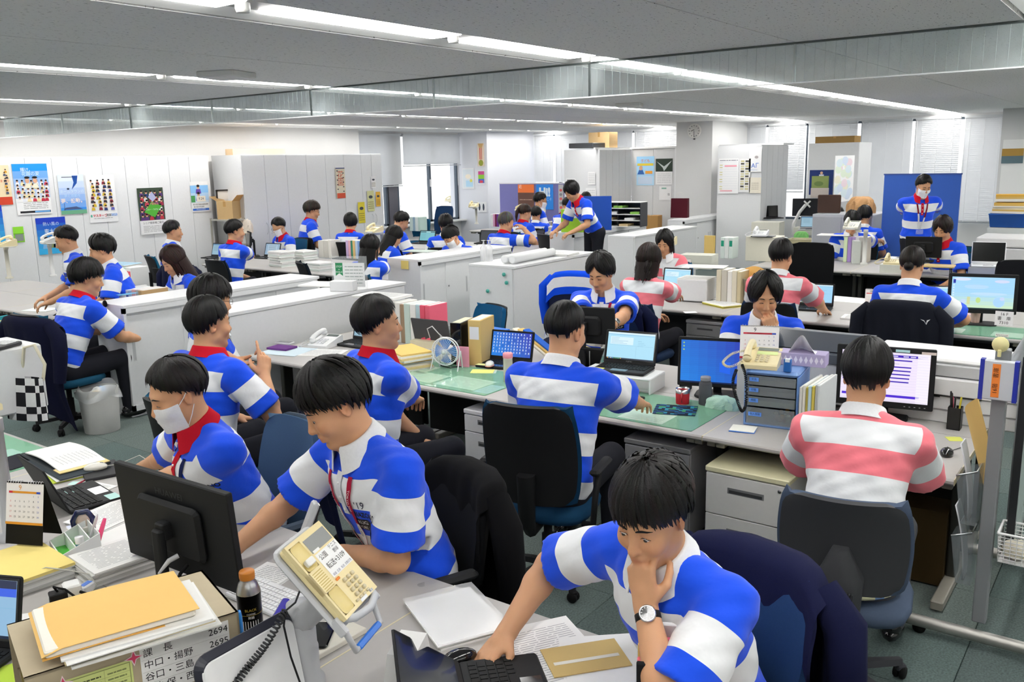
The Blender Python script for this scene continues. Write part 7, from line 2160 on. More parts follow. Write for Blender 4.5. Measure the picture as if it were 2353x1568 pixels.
monitor('black monitor seen from behind over the folded tablet stand',(5.18,3.18),12,.42,.26,.97,off=True,tilt=4)
t=thing('monitor_cradle','black folding cradle under the black monitor in the middle','stand',(5.10,3.20,DZ),R(10));m=MB();m.add([(-.02,-.20,.16),(-.02,.20,.16),(.06,.12,.0),(.06,-.12,.0),(.0,-.20,.17),(.0,.20,.17),(.08,.12,0),(.08,-.12,0)],[(0,1,2,3),(7,6,5,4),(0,4,5,1),(1,5,6,2),(3,2,6,7),(0,3,7,4)],'#121314');m.obj('cradle',MATTE,t);m=MB();[m.tube([(-.03,y,.15),(-.03,y,.02),(.05,y,.005)],.003,'#d0d0d0',6)for y in(-.10,.10)];m.obj('wire_leg',METAL,t)
for k,(c,w,dy)in enumerate((('#efe9dc','cream',0),('#e4bf74','tan',-.05),('#2f66c8','blue',-.10))):
 t=thing('paper_roll','%s folded sheet leaning behind the icon-filled laptop'%w,'paper',(5.32,3.75+dy,DZ+.06),R(70));m=MB();m.rbox((0,0,.05),(.44,.06,.016),c,r=.007,rot=Matrix.Rotation(R(-18),3,'Y'));m.obj('sheet',PAPER,t)
t=thing('laptop_riser','clear and white laptop riser over a black keyboard','stand',(4.86,2.72,DZ),R(185))
MB().rbox((0,0,.096),(.26,.50,.012),'#e6e8e8',r=.01).obj('shelf',PLASTIC,t)
for y in(-.245,.245):MB().rbox((0,y,.048),(.25,.010,.092),'#eceeee',r=.004).obj('side',PLASTIC,t)
MB().bx((.115,-.24,.02),(.119,.24,.09),'#cfe0da').obj('front_pane',ACRYLIC,t)
laptop('open laptop with pale blue window on the clear riser',(4.88,2.72),188,scr=scr_win,w=.36,z=DZ+.102,lid=106,brand='FUJITSU',sticker='#e9e57a')
keyboard('black keyboard below the clear laptop riser',(4.58,2.66),184,w=.44)
bottle('small sanitizer bottle with blue gel behind the laptop on the riser',at(1390,832),[(.034,0),(.036,.004),(.036,.05),(.036,.09),(.030,.105),(.012,.115),(.012,.135)],['#b8dcd6','#9ad2cc','#d4e8ea','#d9eaec','#dfeced','#f2f2f2'],cap=[(.008,.13),(.008,.15),(.02,.152),(.02,.158),(0,.159)],capcol='#f2f3f4')
sheetpad('pale yellow folder lying behind the broad man',at(1340,812),150,(.24,.33),3,.005,top='#e6d99a',seed=61,name='folder',text=False)
t=thing('snack_box','orange snack box near the sanitizer bottle','box',at(1413,812),R(190));m=MB();m.rbox((0,0,.05),(.03,.09,.10),'#e59a1e',r=.004);m.obj('carton',GLOSS,t);s=Sheet((.016,0,.05),(0,1,0),(0,0,1));s.nn=Vector((1,0,0));s.rect(-.04,-.03,.04,.0,'#6a2d12');s.rect(-.03,.01,.03,.035,'#f4d23a');s.obj('print',PRINT,t)
sheetpad('white letter sheet the bearded man holds in both hands',at(1340,730,.98),195,(.24,.10),1,.0012,seed=62,text=False,z=.95).rotation_euler=(R(12),R(48),R(195))
monitor('monitor with deep blue desktop beside the long-haired man',(4.92,2.10),196,.46,.30,.88,scr=scr_desk,tilt=5,frame=.016)
cup('red mug with steel rim',at(1568,928),.042,.095,'#b3202c',handle=200,taper=.92,name='mug',cat='mug',rim='#c4c4c4',mat=MATTE)
bottle('dark grey steel flask next to the red mug',at(1620,930),[(.036,0),(.038,.005),(.038,.125),(.034,.138),(.030,.140),(.030,.158)],['#46484c','#55575b','#505257','#46484c','#46484c'],cap=[(.030,.150),(.031,.168),(.028,.172),(0,.172)],capcol='#8d8f93',mat=MATTE,cat='flask',name='steel_flask')
t=thing('smartphone','black smartphone leaning on a stand behind the red mug','phone',at(1576,878,.72),R(200));m=MB();m.rbox((0,0,.03),(.010,.078,.155),'#0f1013',r=.012,rot=Matrix.Rotation(R(-14),3,'Y'),axis=0);m.obj('body',GLOSS,t);m=MB();m.rbox((-.03,0,-.04),(.08,.06,.03),'#8a8b8d',r=.01);m.obj('stand',PLASTIC,t)
t=thing('mouse_pad','colourful reef-pattern mouse pad under the broad man hand','mouse pad',(*at(1552,945)[:2],DZ+.006),R(20));m=MB();m.grid(lambda u,v:(-.10+.2*u,-.12+.24*v,.003),10,12,lambda u,v:('#101828','#0f4d78','#2a8aa0','#1d2d52','#3a8a5a')[int(abs(math.sin(u*9+v*5)+math.cos(v*11))*2.4)%5],False,thick=.003);m.obj('pad',RUBBER,t)
dp=at(1752,985);t=thing('drawer_tower','blue plastic drawer tower with four clear drawers','drawers',(4.66,1.63,DZ),R(188))
m=MB();m.rbox((0,0,.30),(.33,.285,.03),'#7fa4dc',r=.03);m.obj('top_shell',PLASTIC,t)
for y in(-.137,.137):MB().rbox((0,y,.145),(.32,.012,.29),'#7096cf',r=.004).obj('side',PLASTIC,t)
MB().bx((-.16,-.135,.0),(-.155,.135,.29),'#6f94cc').obj('back',PLASTIC,t);MB().rbox((0,0,.008),(.33,.285,.016),'#7aa0d8',r=.02).obj('foot',PLASTIC,t)
zz=.285
for k,h in enumerate((.058,.058,.058,.105)):
 z0=zz-h;zz=z0
 m=MB();m.bx((-.14,-.125,z0+.004),(.155,.125,z0+h*.55),('#8d8a8c','#5e625f','#7d927f','#8b8f93')[k]);o=m.obj('drawer',PAPER if k<3 else SMOKE,t)
 m=MB();m.rbox((.162,0,z0+h*.5),(.008,.255,h*.88),'#b6bcc2',r=.006);m.obj('clear_front',SMOKE,o)
 s=Sheet((.1675,-.08,z0+h*.6),(0,1,0),(0,0,1));s.nn=Vector((1,0,0));s.rect(-.035,-.011,.035 if k==3 else .015,.011,'#6aa0f8');s.text(('文具','印鑑','用紙','個人情報')[k],-.01 if k<3 else 0,0,.014,'#22386a');s.obj('tape_label',PRINT,o)
m=MB()
for k in range(24):m.ball((.08+rnd.uniform(-.03,.05),.02+rnd.uniform(0,.09),.025+rnd.uniform(0,.05)),.014,rnd.choice(('#d05a5a','#e0a050','#d88a9a','#c8c0b0')),7,5)
stuff(m.obj('sweets',GLOSS,t))
phone('cream telephone on the blue drawer tower',(4.60,1.70),192,z=DZ+.316,lab='#d6e4a0')
coil(thing('handset_cord','black coiled cord hanging down the blue drawer tower','cord',(0,0,0)),[at(1705,838,1.0),at(1714,870,.93),at(1714,925,.80),at(1705,945,.76),at(1694,920,.82),at(1684,880,.93),at(1692,850,.98)],'#1d1d1f',r=.0065,turns=60,wire=.0028)
t=thing('tissue_box','lavender leaf-patterned tissue box on the blue tower','tissue box',(4.74,1.52,DZ+.316),R(98));m=MB();m.rbox((0,0,.035),(.25,.12,.07),'#b0a6c8',r=.005);m.obj('box',PAPER,t);m=MB();m.grid(lambda u,v:((u-.5)*.14,.03*math.sin(u*7)+(v-.5)*.10,.068+.10*math.sin(math.pi*u)*v),10,8,'#f6f6f6',True);m.obj('tissue',CLOTH,t)
s=Sheet((0,.0603,.035),(-1,0,0),(0,0,1));s.nn=Vector((0,1,0))
for k in range(9):s.shape([(-.11+k*.027,-.02),(-.10+k*.027,0),(-.11+k*.027,.022),(-.12+k*.027,0)],'#e4e0ee')
s.obj('leaf_print',PRINT,t)
t=thing('stamp_case','translucent blue tape cutter on the tower edge','tape',(4.52,1.53,DZ+.316),R(190));m=MB();m.rbox((0,0,.035),(.03,.042,.07),'#2f6ab8',r=.008);m.obj('case',GLOSS,t);MB().bx((-.005,-.012,.055),(.0155,.012,.072),'#e6eef4').obj('label',PAPER,t)
desk_calendar('large white September calendar behind the cream telephone',(4.98,1.86),200,w=.22,h=.19,z=DZ+.24,band='#b02838',base='#d8d4d0',foot=.03)
carton('low box propping the large September calendar',(4.98,1.86),10,.22,.14,.24,'#d6d4d0',tape=False,mat=PAPER)
sheetpad('blue-backed notepad at the foot of the drawer tower',at(1708,988),192,(.11,.13),3,.003,top='#f0efe6',under=['#2f7ae0'],seed=66,text=False,name='notepad',cat='notepad')
crumple('cushion','mint green pouch left of the drawer tower',at(1660,938),(.12,.20,.07),'#b9ddcc',cat='pouch',seed=67,mat=CLOTH)
file_row('leaning right of the blue drawer tower',(4.60,1.44),180,[(.014,.26,'pale grey','#d8d8d2'),(.014,.27,'white','#e8e6dc'),(.014,.26,'leaf-printed yellow','#c6b85a'),(.016,.27,'pale blue','#b8d2dc'),(.014,.27,'yellow-edged grey','#d8c860'),(.014,.28,'grey','#c4c8c8'),(.012,.28,'frosted clear','#cdd3d3')],name='clear_file',d=.30)
monitor('black monitor showing a white form with purple bars',(4.98,1.15),190,.50,.335,.90,scr=scr_form,tilt=4,frame=.026)
for k,(y,c,w)in enumerate(((1.06,'#bfe6ea','turquoise'),(.93,'#e6d6d0','pink-edged'))):
 t=thing('sticky_note','%s note stuck on the top edge of the purple-bar monitor'%w,'note',(4.958,y,1.058),R(190));MB().box((0,0,0),(.002,.07,.014),c).obj('note',PAPER,t)
bottle('white pump bottle half hidden by the pink-striped man',at(1896,905,.80),[(.03,0),(.03,.06),(.012,.075),(.012,.09)],['#f0f0f0']*3,z=DZ,cap=[(.006,.09),(.006,.11),(.02,.112),(.02,.118),(0,.119)],capcol='#f4f4f4')
mouse('black mouse right of the pink-striped man',at(2175,1046),185,'#0f0f10',cord=[(-.08,.02,.004),(-.16,.06,.004)])
pencup('tall black pen stand with red and white pens',at(2192,985),.032,.12,'#131314',square=True,pens=('#111111','#111111','#e05070','#f0f0f0','#d8c840','#1a1a1a'),seed=8)
sheetpad('small yellow note on the desk by the black pen stand',at(2196,1010),30,(.07,.075),1,.0015,top='#d9dc6a',text=False,name='sticky_note',cat='note')
t=thing('copier','wide white printer with dark slate scanner lid behind the monitor','printer',(5.24,1.62,DZ-.03),R(180))
m=MB();m.rbox((0,0,.18),(.44,.60,.24),'#dddedf',r=.03);m.obj('body',PAINT,t);m=MB();m.prism([(-.23,.30),(.23,.30),(.20,.345),(-.18,.40),(-.23,.40)],-.30,.30,'#3d434e',axis=1);m.obj('scanner_lid',PLASTIC,t)
m=MB();m.quad((.16,-.25,.3535),(.16,.25,.3535),(-.16,.25,.3980),(-.16,-.25,.3980),'#2a3342');m.v=[(a,b,c+.003)for a,b,c in m.v];m.obj('lid_glass',GLOSS,t)
for k in range(16):m=MB();m.bx((.219,-.28,.03+.010*k),(.2225,-.05 if k<10 else-.22,.0345+.010*k),'#6a6b6d');m.obj('vent_slot',PLASTIC,t)
t=thing('printer','white office printer with paper trays right of the purple-bar monitor','printer',(5.28,.90,DZ),R(180))
for(a,b,h0,h1,c,nm)in((-.24,.20,.0,.07,'#dcdcdb','lower_tray'),(-.24,.21,.075,.15,'#e2e2e1','paper_tray'),(-.24,.22,.155,.25,'#e6e6e5','print_unit'),(-.24,.19,.255,.32,'#c4c5c6','top_unit')):m=MB();m.rbox(((a+b)/2,0,(h0+h1)/2),(b-a,.78,h1-h0),c,r=.012);m.obj(nm,PAINT,t)
m=MB();m.bx((.221,-.25,.152),(.2245,.22,.160),'#1c1c1d');m.bx((.221,-.05,.146),(.2245,.02,.158),'#1c1c1d');m.obj('grip_slot',PLASTIC,t)
MB().rbox((-.03,0,.332),(.40,.76,.024),'#ececeb',r=.02).obj('lid',PAINT,t)
# === RIGHT ROW, LEFT ROW, FAR ROWS
laptop('laptop with pale blue window of the pink-shirted woman',A(1545,672,.70),185,scr=scr_win,w=.32,z=DZ+.05,lid=104)
laptop('laptop with pale blue window of the pink-shirted man',A(1868,712),188,scr=lambda s,w,h:scr_win(s,w,h,'#9ed2f2',7),w=.33,lid=104)
monitor('wide monitor with pastel landscape wallpaper at the right',(8.22,1.17),192,.52,.33,.93,scr=scr_land,frame=.026,tilt=4)
laptop('small laptop half hidden by the man with bun-dark hair',A(2160,720),190,scr=lambda s,w,h:scr_win(s,w,h,'#9ad4f6',9),w=.30,lid=104)
cup('tall pale pink tumbler with black lid',A(2240,745),.043,.16,'#c9a99b',taper=.72,lid='#26272a',name='tumbler',cat='tumbler')
mat('green desk mat under the pale pink tumbler',7.98,1.15,.5,1.0,[(-.1,.2,.2,.24,'#e8e4e0'),(-.1,-.25,.2,.25,'#cfe0d4')])
sheetpad('pink memo leaning by the pale pink tumbler',A(2215,722),20,(.10,.12),1,.002,top='#efc6cc',text=False,name='memo',cat='note')
desk_calendar('slim calendar with orange foot left of the man in navy jacket chair',A(2003,716),195,w=.13,h=.16,z=DZ,month='10',band='#e0553a',base='#dcdcda')
sheetpad('ring notebook near the slim calendar',A(1975,732),185,(.22,.28),3,.005,seed=71,name='notebook')
sheetpad('papers with yellow edge left of the pink-shirted man',A(1660,702),150,(.24,.34),4,.007,under=['#d9cf5a','#6f6c4a','#e2d860','#e8e8e4'],seed=72,name='paper_stack')
cup('small paper cup by the pink-shirted woman hand',A(1626,690),.034,.08,'#e6e2c8',taper=.75)
sheetpad('white slip hanging over the desk edge by the pink sleeve',A(1587,718),40,(.09,.12),1,.001,text=False)
t=thing('printer','white tabletop printer between the laptop and the tall files','printer',(*A(1600,690)[:2],DZ),R(185));m=MB();m.rbox((0,0,.12),(.30,.32,.22),'#e0e1e2',r=.015);m.obj('body',PAINT,t);MB().bx((-.14,-.16,.231),(.14,.16,.237),'#f2f2ef').obj('top_sheet',PAPER,t)
file_row('of tall paper files beside the tabletop printer',A(1655,694),180,[(.05,.34,'buff','#d6cfb8'),(.06,.34,'grey','#c2beb2'),(.05,.33,'white','#e8e6e0'),(.05,.34,'cream','#dad4c0'),(.04,.33,'sand','#cbbf9c')])
sheetpad('loose sheets over the tall paper files',(A(1648,694).x,A(1648,694).y+.14),12,(.26,.42),2,.003,seed=73,z=DZ+.35)
t=thing('spiral_notebook','leaning tan envelope and spiral notebook beside the tall files','notebook',(*A(1712,700)[:2],DZ),R(160));m=MB();m.rbox((0,0,.13),(.02,.22,.26),'#8a8474',r=.006,rot=Matrix.Rotation(R(10),3,'Y'));m.obj('notebook',PAPER,t);m=MB();m.grid(lambda u,v:(-.03-.10*v,-.12+.24*u,.34*v+.03*math.sin(u*3)),6,8,'#d9a860',True,thick=.004);m.obj('envelope',PAPER,t)
sheetpad('wide white sheet on the desk right of the pink-shirted man',A(1960,690),175,(.34,.6),1,.003,text=False)
swing_phone('cream telephone on the arm hiding the woman in pink',A(1530,640),185,zt=1.06,arm=(0.0,.0),pole='#e2ddcc')
desk_calendar('pink desk calendar behind the laptop of the pink-shirted woman',A(1570,640),190,w=.18,h=.16,band='#e07080',base='#e6d8d2',z=DZ+.03)
sheetpad('cloth-covered cream box behind the tabletop printer',A(1605,615),6,(.3,.44),2,.10,top='#d6d6ca',under=['#cfcfc4'],text=False,name='covered_box',cat='box',z=DZ)
box_file('envelope_file','upright tan envelope in a black wire rack',A(1630,592),185,.16,.32,.03,'#e2c176')
file_row('of green-labelled white binders',A(1662,592),180,[(.06,.30,'green-lined white','#dfe9e4','#1f9a7a'),(.06,.30,'white','#e9ecea'),(.06,.30,'green-edged white','#dde8e2','#1f9a7a')])
t=thing('file_box','cream drawer box beneath the white office phone','box',(*A(1752,600)[:2],DZ),R(185));m=MB();m.rbox((-.1,0,.17),(.32,.46,.34),'#e0dccb',r=.01);m.obj('box',PAINT,t);m=MB();m.rbox((0,0,.345),(.2,.3,.012),'#1d2730',r=.006);m.obj('top_tray',PLASTIC,t)
phone('white office phone on the cream drawer box',(A(1752,600).x-.03,A(1752,600).y+.03),190,col='#ecedee',z=DZ+.352)
file_row('of two white ring-logo binders and dark files',(A(1780,590).x-.24,A(1780,590).y),180,[(.05,.30,'dark blue','#2a3a52'),(.065,.30,'white ring-logo','#eef0ee','#d86a6a'),(.065,.30,'second white ring-logo','#eef0ee','#d86a6a'),(.04,.30,'grey','#b8bfc0')])
tray('cream desk tray with green tissue pack',A(1840,560),185,.36,.24,.08,'#d9d2b4')
crumple('tissue_pack','green tissue pack with white tissue',A(1840,552),(.10,.24,.12),'#7fc070',z=DZ+.03)
file_row('of lilac and green files under white sheets',A(1942,600),180,[(.05,.34,'pale green','#cfe0b8'),(.05,.34,'lilac','#b79ad8'),(.05,.34,'second lilac','#c0a6dc'),(.05,.34,'white','#eae8ea'),(.05,.34,'grey','#cbc8c4'),(.05,.34,'buff','#d8d0c0')])
sheetpad('white sheets lying on the lilac files',(A(1942,600).x,A(1942,600).y+.16),4,(.28,.42),2,.004,seed=75,z=DZ+.35)
bottle('brown bottle standing among files in the right-hand row',A(1945,596),[(.035,0),(.035,.16),(.02,.21),(.02,.25)],['#5a2c10','#4a2410','#c8a040'],cap=[(.021,.25),(.021,.27),(0,.27)],capcol='#c8a040')
box_file('document_stand','grey upright document stand with papers',A(1965,604),200,.10,.30,.26,'#cdd2cc',pages='#f0f0ee')
swing_phone('grey telephone lamp arm in front of the frowning man',A(1985,608),185,zt=1.12,arm=(-.02,-.18),pole='#d6d6d0',col='#d8d6c8')
phone('cream telephone beside the man in blue stripes',(A(2050,625).x,A(2050,625).y),185,z=DZ+.10,lab='#eeeeea')
carton('small table lifting the cream telephone',(A(2050,625).x,A(2050,625).y),5,.26,.24,.10,'#dfe0d6',tape=False,mat=PLASTIC)
t=thing('monitor_shelf','wooden monitor shelf on black wire legs','shelf',(*A(2135,640)[:2],DZ),R(185));MB().rbox((0,0,.15),(.24,.52,.018),'#d9c08a',r=.006).obj('board',PAINT,t)
for y in(-.22,.22):m=MB();m.tube([(.10,y,.14),(.10,y,.0),(-.10,y,.0),(-.10,y,.14)],.006,'#151515',6);m.obj('leg',PLASTIC,t)
monitor('black monitor from behind on the wooden shelf',(A(2115,632).x+.05,A(2115,632).y),5,.40,.25,DZ+.33,z=DZ+.16,off=True)
laptop('white laptop with dark reflecting screen at the right',A(2270,612,.78),190,off=True,w=.36,d=.26,body='#f1f2f3',z=DZ+.12,lid=98)
carton('grey box under the white laptop',A(2270,612,.78),8,.40,.28,.12,'#a8a8a6',tape=False,mat=PAINT)
tray('translucent blue letter tray in front of the white laptop',A(2265,640),190,.40,.28,.06,'#6a94e8')
crumple('cloth_bag','pile of pale green cloth behind the white laptop',A(2340,600),(.3,.4,.22),'#b5d89a',seed=77,mat=CLOTH)
crumple('towel','blue towel with yellow tip over the dark chair',A(2152,690,.72),(.12,.22,.16),'#7fb4cc',seed=78,mat=CLOTH,z=DZ)
pencup('pen pot with red pens beside the round tape roll',A(2180,628),.04,.10,'#b8a890',seed=12)
laptop('grey laptop with pale window beside the white lamp arm',A(1860,522,.85),190,scr=scr_grey,w=.36,z=.80,lid=100,body='#b9babb')
laptop('dark laptop standing open on a cream cabinet',A(1775,500,.95),230,off=True,w=.36,z=.93,lid=96)
carton('cream cabinet box below the dark open laptop',A(1765,512,.90),6,.5,.4,.26,'#e0ddd0',tape=False,mat=PAINT)
carton('plain box below the grey laptop',A(1860,522,.80),6,.5,.3,.14,'#d8d6cc',tape=False)
t=thing('monitor_arm','white monitor arm with black monitor back, deep right row','monitor',(*A(1838,540)[:2],DZ),R(10));m=MB();m.tube([(0,.12,0),(0,.12,.2),(0,.02,.42),(.0,-.08,.55)],.03,'#dededc',8);m.obj('arm',PLASTIC,t);m=MB();m.rbox((.04,-.1,.50),(.03,.52,.32),'#15171c',r=.01,axis=0);m.obj('panel',MATTE,t);m=MB();[m.rbox((.02,-.1,.56),(.012,.16,.03),'#e4e4e2',r=.008,rot=Matrix.Rotation(a,3,'X'))for a in(.8,-.8)];m.obj('bracket',PLASTIC,t)
file_row('of pink and white books near the frowning man',A(1925,530,.70),180,[(.05,.26,'crimson','#c8486a'),(.05,.26,'pink','#e07a98'),(.05,.26,'white','#e6e6e6'),(.05,.26,'rose','#d86a8c'),(.05,.26,'grey-blue','#b6c2c8'),(.05,.26,'pale','#dcdcd8')])
swing_phone('cream telephone hiding the black-haired person',A(1945,530),190,zt=1.12)
sheetpad('cream paper in the hand of the woman with brown bob',A(2135,545,.80),30,(.2,.3),1,.002,top='#ecd8a8',text=False,z=.82)
sheetpad('printouts on the desk by the standing masked man',A(2100,555),20,(.3,.5),6,.012,seed=79,name='paper_stack')
carton('blue striped carton at the standing masked man elbow',A(2062,535),200,.10,.10,.22,'#6ab0e0',tape=False,mat=PAPER)
file_row('of files with blue-spined binders at the left',(4.62,7.92),180,[(.03,.34,'clipboard white','#e2e2de'),(.06,.33,'blue-striped white','#dfe4ea','#2a50a8'),(.06,.33,'second blue-striped white','#dfe4ea','#2a50a8'),(.05,.33,'pale blue','#a8c4e0'),(.06,.34,'pink','#e4b8bc'),(.06,.34,'grey','#b0b0ac'),(.05,.34,'brown-topped','#b89a70')],d=.28)
t=thing('clipboard','white clipboard with grey board and black clip on the end of the left files','clipboard',(4.60,7.89,DZ+.01),R(-90));m=MB();m.rbox((0,0,.16),(.012,.26,.32),'#e9e9e6',r=.01,axis=0);m.rbox((.008,0,.14),(.004,.20,.24),'#a49c92',r=.02,axis=0);m.rbox((.011,.0,.11),(.003,.09,.16),'#eeeeee',r=.01,axis=0);m.obj('board',PLASTIC,t);m=MB();m.tube([(.012,-.04,.29),(.012,-.04,.31),(.012,.04,.31),(.012,.04,.29)],.005,'#151515',6);m.obj('clip',METAL,t)
swing_phone('white phone arm before the blue poster',A(122,635),170,zt=1.12,arm=(.0,.06),pole='#e0e0de',col='#dcdcd8')
swing_phone('cream phone arm at the left edge below posters',A(22,640),170,zt=1.10,arm=(.0,.08),pole='#d8d4c4')
file_row('of white and pale green files beyond the hunched man',A(300,668),180,[(.06,.30,'pale green','#cfe0dc'),(.06,.30,'mint','#c4dad2'),(.06,.30,'white','#e6e8e6','#e05060'),(.06,.30,'second white','#e6e8e6','#e05060')])
sheetpad('blue-printed brochures over the pale green files',(A(300,668).x,A(300,668).y+.14),10,(.26,.40),3,.004,top='#a9cfe6',z=DZ+.31,seed=81,name='brochure')
tray('turquoise tray of papers at the left edge',A(15,752),10,.34,.26,.08,'#3fb4c8')
sheetpad('yellow papers in the turquoise tray',A(15,750),10,(.22,.28),2,.02,top='#e8d48a',z=DZ+.01,text=False)
sheetpad('pale green papers on the chairback desk of the hunched man',A(95,712),20,(.24,.32),2,.002,top='#dfe9e4',text=False)
laptop('dark laptop of the woman with wavy hair, blue screen edge',A(400,655),0,scr=scr_blue,w=.33)
laptop('dark laptop behind the wavy-haired woman',A(362,585),185,off=True,w=.33)
laptop('laptop with grey screen left of the man with mouse',A(488,588,.70),186,scr=scr_grey,w=.32)
laptop('laptop showing a text document near the masked man',A(612,588,.70),186,scr=scr_doc,w=.34)
monitor('tall black monitor edge beside the man with mouse',A(575,590),150,.36,.30,.92,off=True)
laptop('grey open laptop right behind the tall black monitor',A(590,565),10,off=True,w=.34,lidcol='#4a4b4d')
for k,(px,py,n)in enumerate(((648,612,13),(700,605,12),(735,622,7))):sheetpad('%s of paper beside the empty black chair'%('left tall stack','middle tall stack','low right stack')[k],A(px,py),170,(.24,.34),n,.016,seed=90+k,name='paper_stack',under=['#e6e8e4','#cfd8d2','#f0f0ee','#dcdcd8'],jit=.015)
file_row('of the grey box files by the paper stacks',A(745,590),180,[(.12,.27,'light grey','#d2d0c8'),(.10,.27,'grey','#cac8c0'),(.06,.28,'white','#e2e0d8')],word='box file')
file_row('of bright files left of the straight-haired woman',A(808,592),180,[(.05,.28,'lavender','#cdb6dc'),(.05,.28,'pink','#e6b0bc'),(.05,.28,'green','#3a8a70'),(.05,.28,'tan','#e2c080'),(.05,.28,'pale blue','#bcd0e4'),(.05,.28,'blue','#7fa0d0')])
phone('cream telephone on files, left of the straight-haired woman',A(735,560),190,z=DZ+.28)
phone('cream telephone lying by the blue tray',A(450,580),170)
tray('pale blue tray before the older man',A(432,572),170,.4,.3,.07,'#6ab0e8')
swing_phone('cream telephone on the arm above the reaching woman',A(880,590),185,zt=1.05)
laptop('laptop with teal screen near the dark-haired bowed heads',A(972,555,.70),186,scr=scr_teal,w=.36)
laptop('laptop with slate screen left of the grey-haired man',A(1115,555,.70),190,scr=scr_dark,w=.36)
laptop('dark laptop right of the grey-haired man',A(1222,558),186,scr=scr_dark,w=.36)
file_row('of pale books between the window and bowed heads',A(950,530),180,[(.09,.3,'pale mint','#cfe0da'),(.06,.3,'blue-grey','#9ab4c8'),(.09,.3,'white','#e4ecea'),(.06,.3,'mint','#c0d8d0')])
file_row('of purple and pink books by the grey-haired man',A(1135,520),180,[(.06,.28,'white','#e6e4e6'),(.05,.28,'pink','#d8a0c0'),(.05,.28,'maroon','#7a2a4a'),(.06,.28,'purple','#6a3a90'),(.08,.28,'grey','#cacace')])
file_row('of books near the bob-haired woman',A(845,520),180,[(.06,.26,'white','#e2e2e2'),(.06,.26,'red','#b85050'),(.06,.26,'pale blue','#a8c0d4'),(.06,.26,'grey','#c8ccd0')])
for k,(px,py)in enumerate(((1048,505),(1095,515),(1215,525),(1245,525),(1075,500))):swing_phone('cream telephone on a swing arm, %s of the far cluster'%ord_w[k],A(px,py),(170,200,150,210,160)[k],zt=(1.12,1.06,1.04,1.02,1.15)[k],pole='#dcd8cc')
sheetpad('cream magazines upright stack right of the slate laptop',A(1275,552),186,(.2,.28),12,.022,seed=95,name='magazine_pile',under=['#e6dcb8','#d8d4c8','#efeadc'])
file_row('of cream files by the lime green file',A(1262,545),180,[(.06,.3,'cream','#e4d6a8'),(.06,.3,'white','#e8e8e6'),(.06,.3,'tan','#d8c490')])
Z9=.984
t=thing('label_strip','light blue label strip on the long low cabinet','label',(*A(292,676,Z9)[:2],Z9),0);MB().bx((-.09,-.035,0),(.09,.035,.002),'#5db0dc').obj('strip',PRINT,t);s=Sheet((0,0,.0022),(1,0,0),(0,1,0));s.text('スポーツ HANAZONO',0,0,.018,'#e8f4fa');s.obj('lettering',PRINT,t)
p=atX(242,698,3.95);t=thing('wall_hook','black suction hook on the end of the long low cabinet','hook',p);m=MB();m.lathe([(.03,0),(.026,-.012),(0,-.014)],(0,0,0),'#131313',14,rot=Matrix.Rotation(R(90),3,'Y'));m.obj('cup',RUBBER,t);m=MB();m.tube([(-.01,0,-.02),(-.02,0,-.06),(-.02,.04,-.062)],.003,'#1a1a1a',5);m.obj('hook',METAL,t)
cup('paper_bin',A(245,950,0),.14,.38,'#b9bab8',z=.002,taper=.86)if 0 else None
t=thing('waste_bin','grey round waste bin with white bag liner beside the long cabinet','bin',(3.62,6.88,.002),0);m=MB();m.lathe([(.135,0),(.155,.36),(.145,.36),(.125,.01),(0,.01)],(0,0,0),'#a9aaa7',24);m.obj('bin',MATTE,t)
m=MB();m.grid(lambda u,v:((.150+.018*v+.012*math.sin(u*25+v*4))*math.cos(6.283*u),(.150+.018*v+.012*math.sin(u*25+v*4))*math.sin(6.283*u),.385-.10*v+.02*math.sin(u*19)),48,6,'#e2e6e8',True);m.obj('liner',VINYL,t);m=MB();[m.ball((rnd.uniform(-.07,.07),rnd.uniform(-.07,.07),.31),.05,c,8,5)for c in('#f2f2f0','#d9c090','#a9c4e4','#e8e8e6')];m.obj('rubbish',PAPER,t)
p=A(805,664,Z9);t=thing('sign_stand','clear acrylic stand with white notice and green ribbon print','sign',(p.x,p.y,Z9),R(205));MB().bx((-.006,-.17,0),(.006,.17,.30),'#ffffff').obj('acrylic',ACRYLIC,t);s=Sheet((.008,0,.13),(0,1,0),(0,0,1));s.nn=Vector((1,0,0));s.rect(-.15,-.11,.15,.11,'#eef0ef');s.shape([(-.13,.11),(-.06,.11),(-.06,-.01),(-.095,.015),(-.13,-.01)],'#2f8a5a',2);s.text('STOP',-.095,.075,.024,'#eaf6ee',3);s.text('to',-.095,.05,.018,'#eaf6ee',3);s.text('WALK',-.095,.025,.024,'#eaf6ee',3);s.lines(-.04,-.09,.13,.09,6,'#a9b4b0',2);s.obj('notice',PRINT,t)
t=thing('mask_box','white cardboard dispenser in front of the acrylic notice','box',(p.x-.10,p.y-.02,Z9),R(205));m=MB();m.rbox((0,0,.045),(.12,.22,.09),'#e9eaeb',r=.006);m.obj('box',PAPER,t)
sheetpad('newspapers under the acrylic notice stand',A(745,655,Z9),20,(.3,.4),3,.004,z=Z9,seed=97,name='newspaper')
for k,(px,py)in enumerate(((1112,600),(1124,600))):bottle('hand sanitizer pump bottle with blue label, %s of two'%('left','right')[k],A(px,py,Z9),[(.04,0),(.042,.005),(.042,.15),(.016,.185),(.016,.20)],['#d9dcf0','#dfe3f4','#e6e8f2','#eeeef4'],z=Z9,cap=[(.008,.2),(.008,.23),(.03,.235),(0,.24)],capcol='#f2f2f2',mat=VINYL)
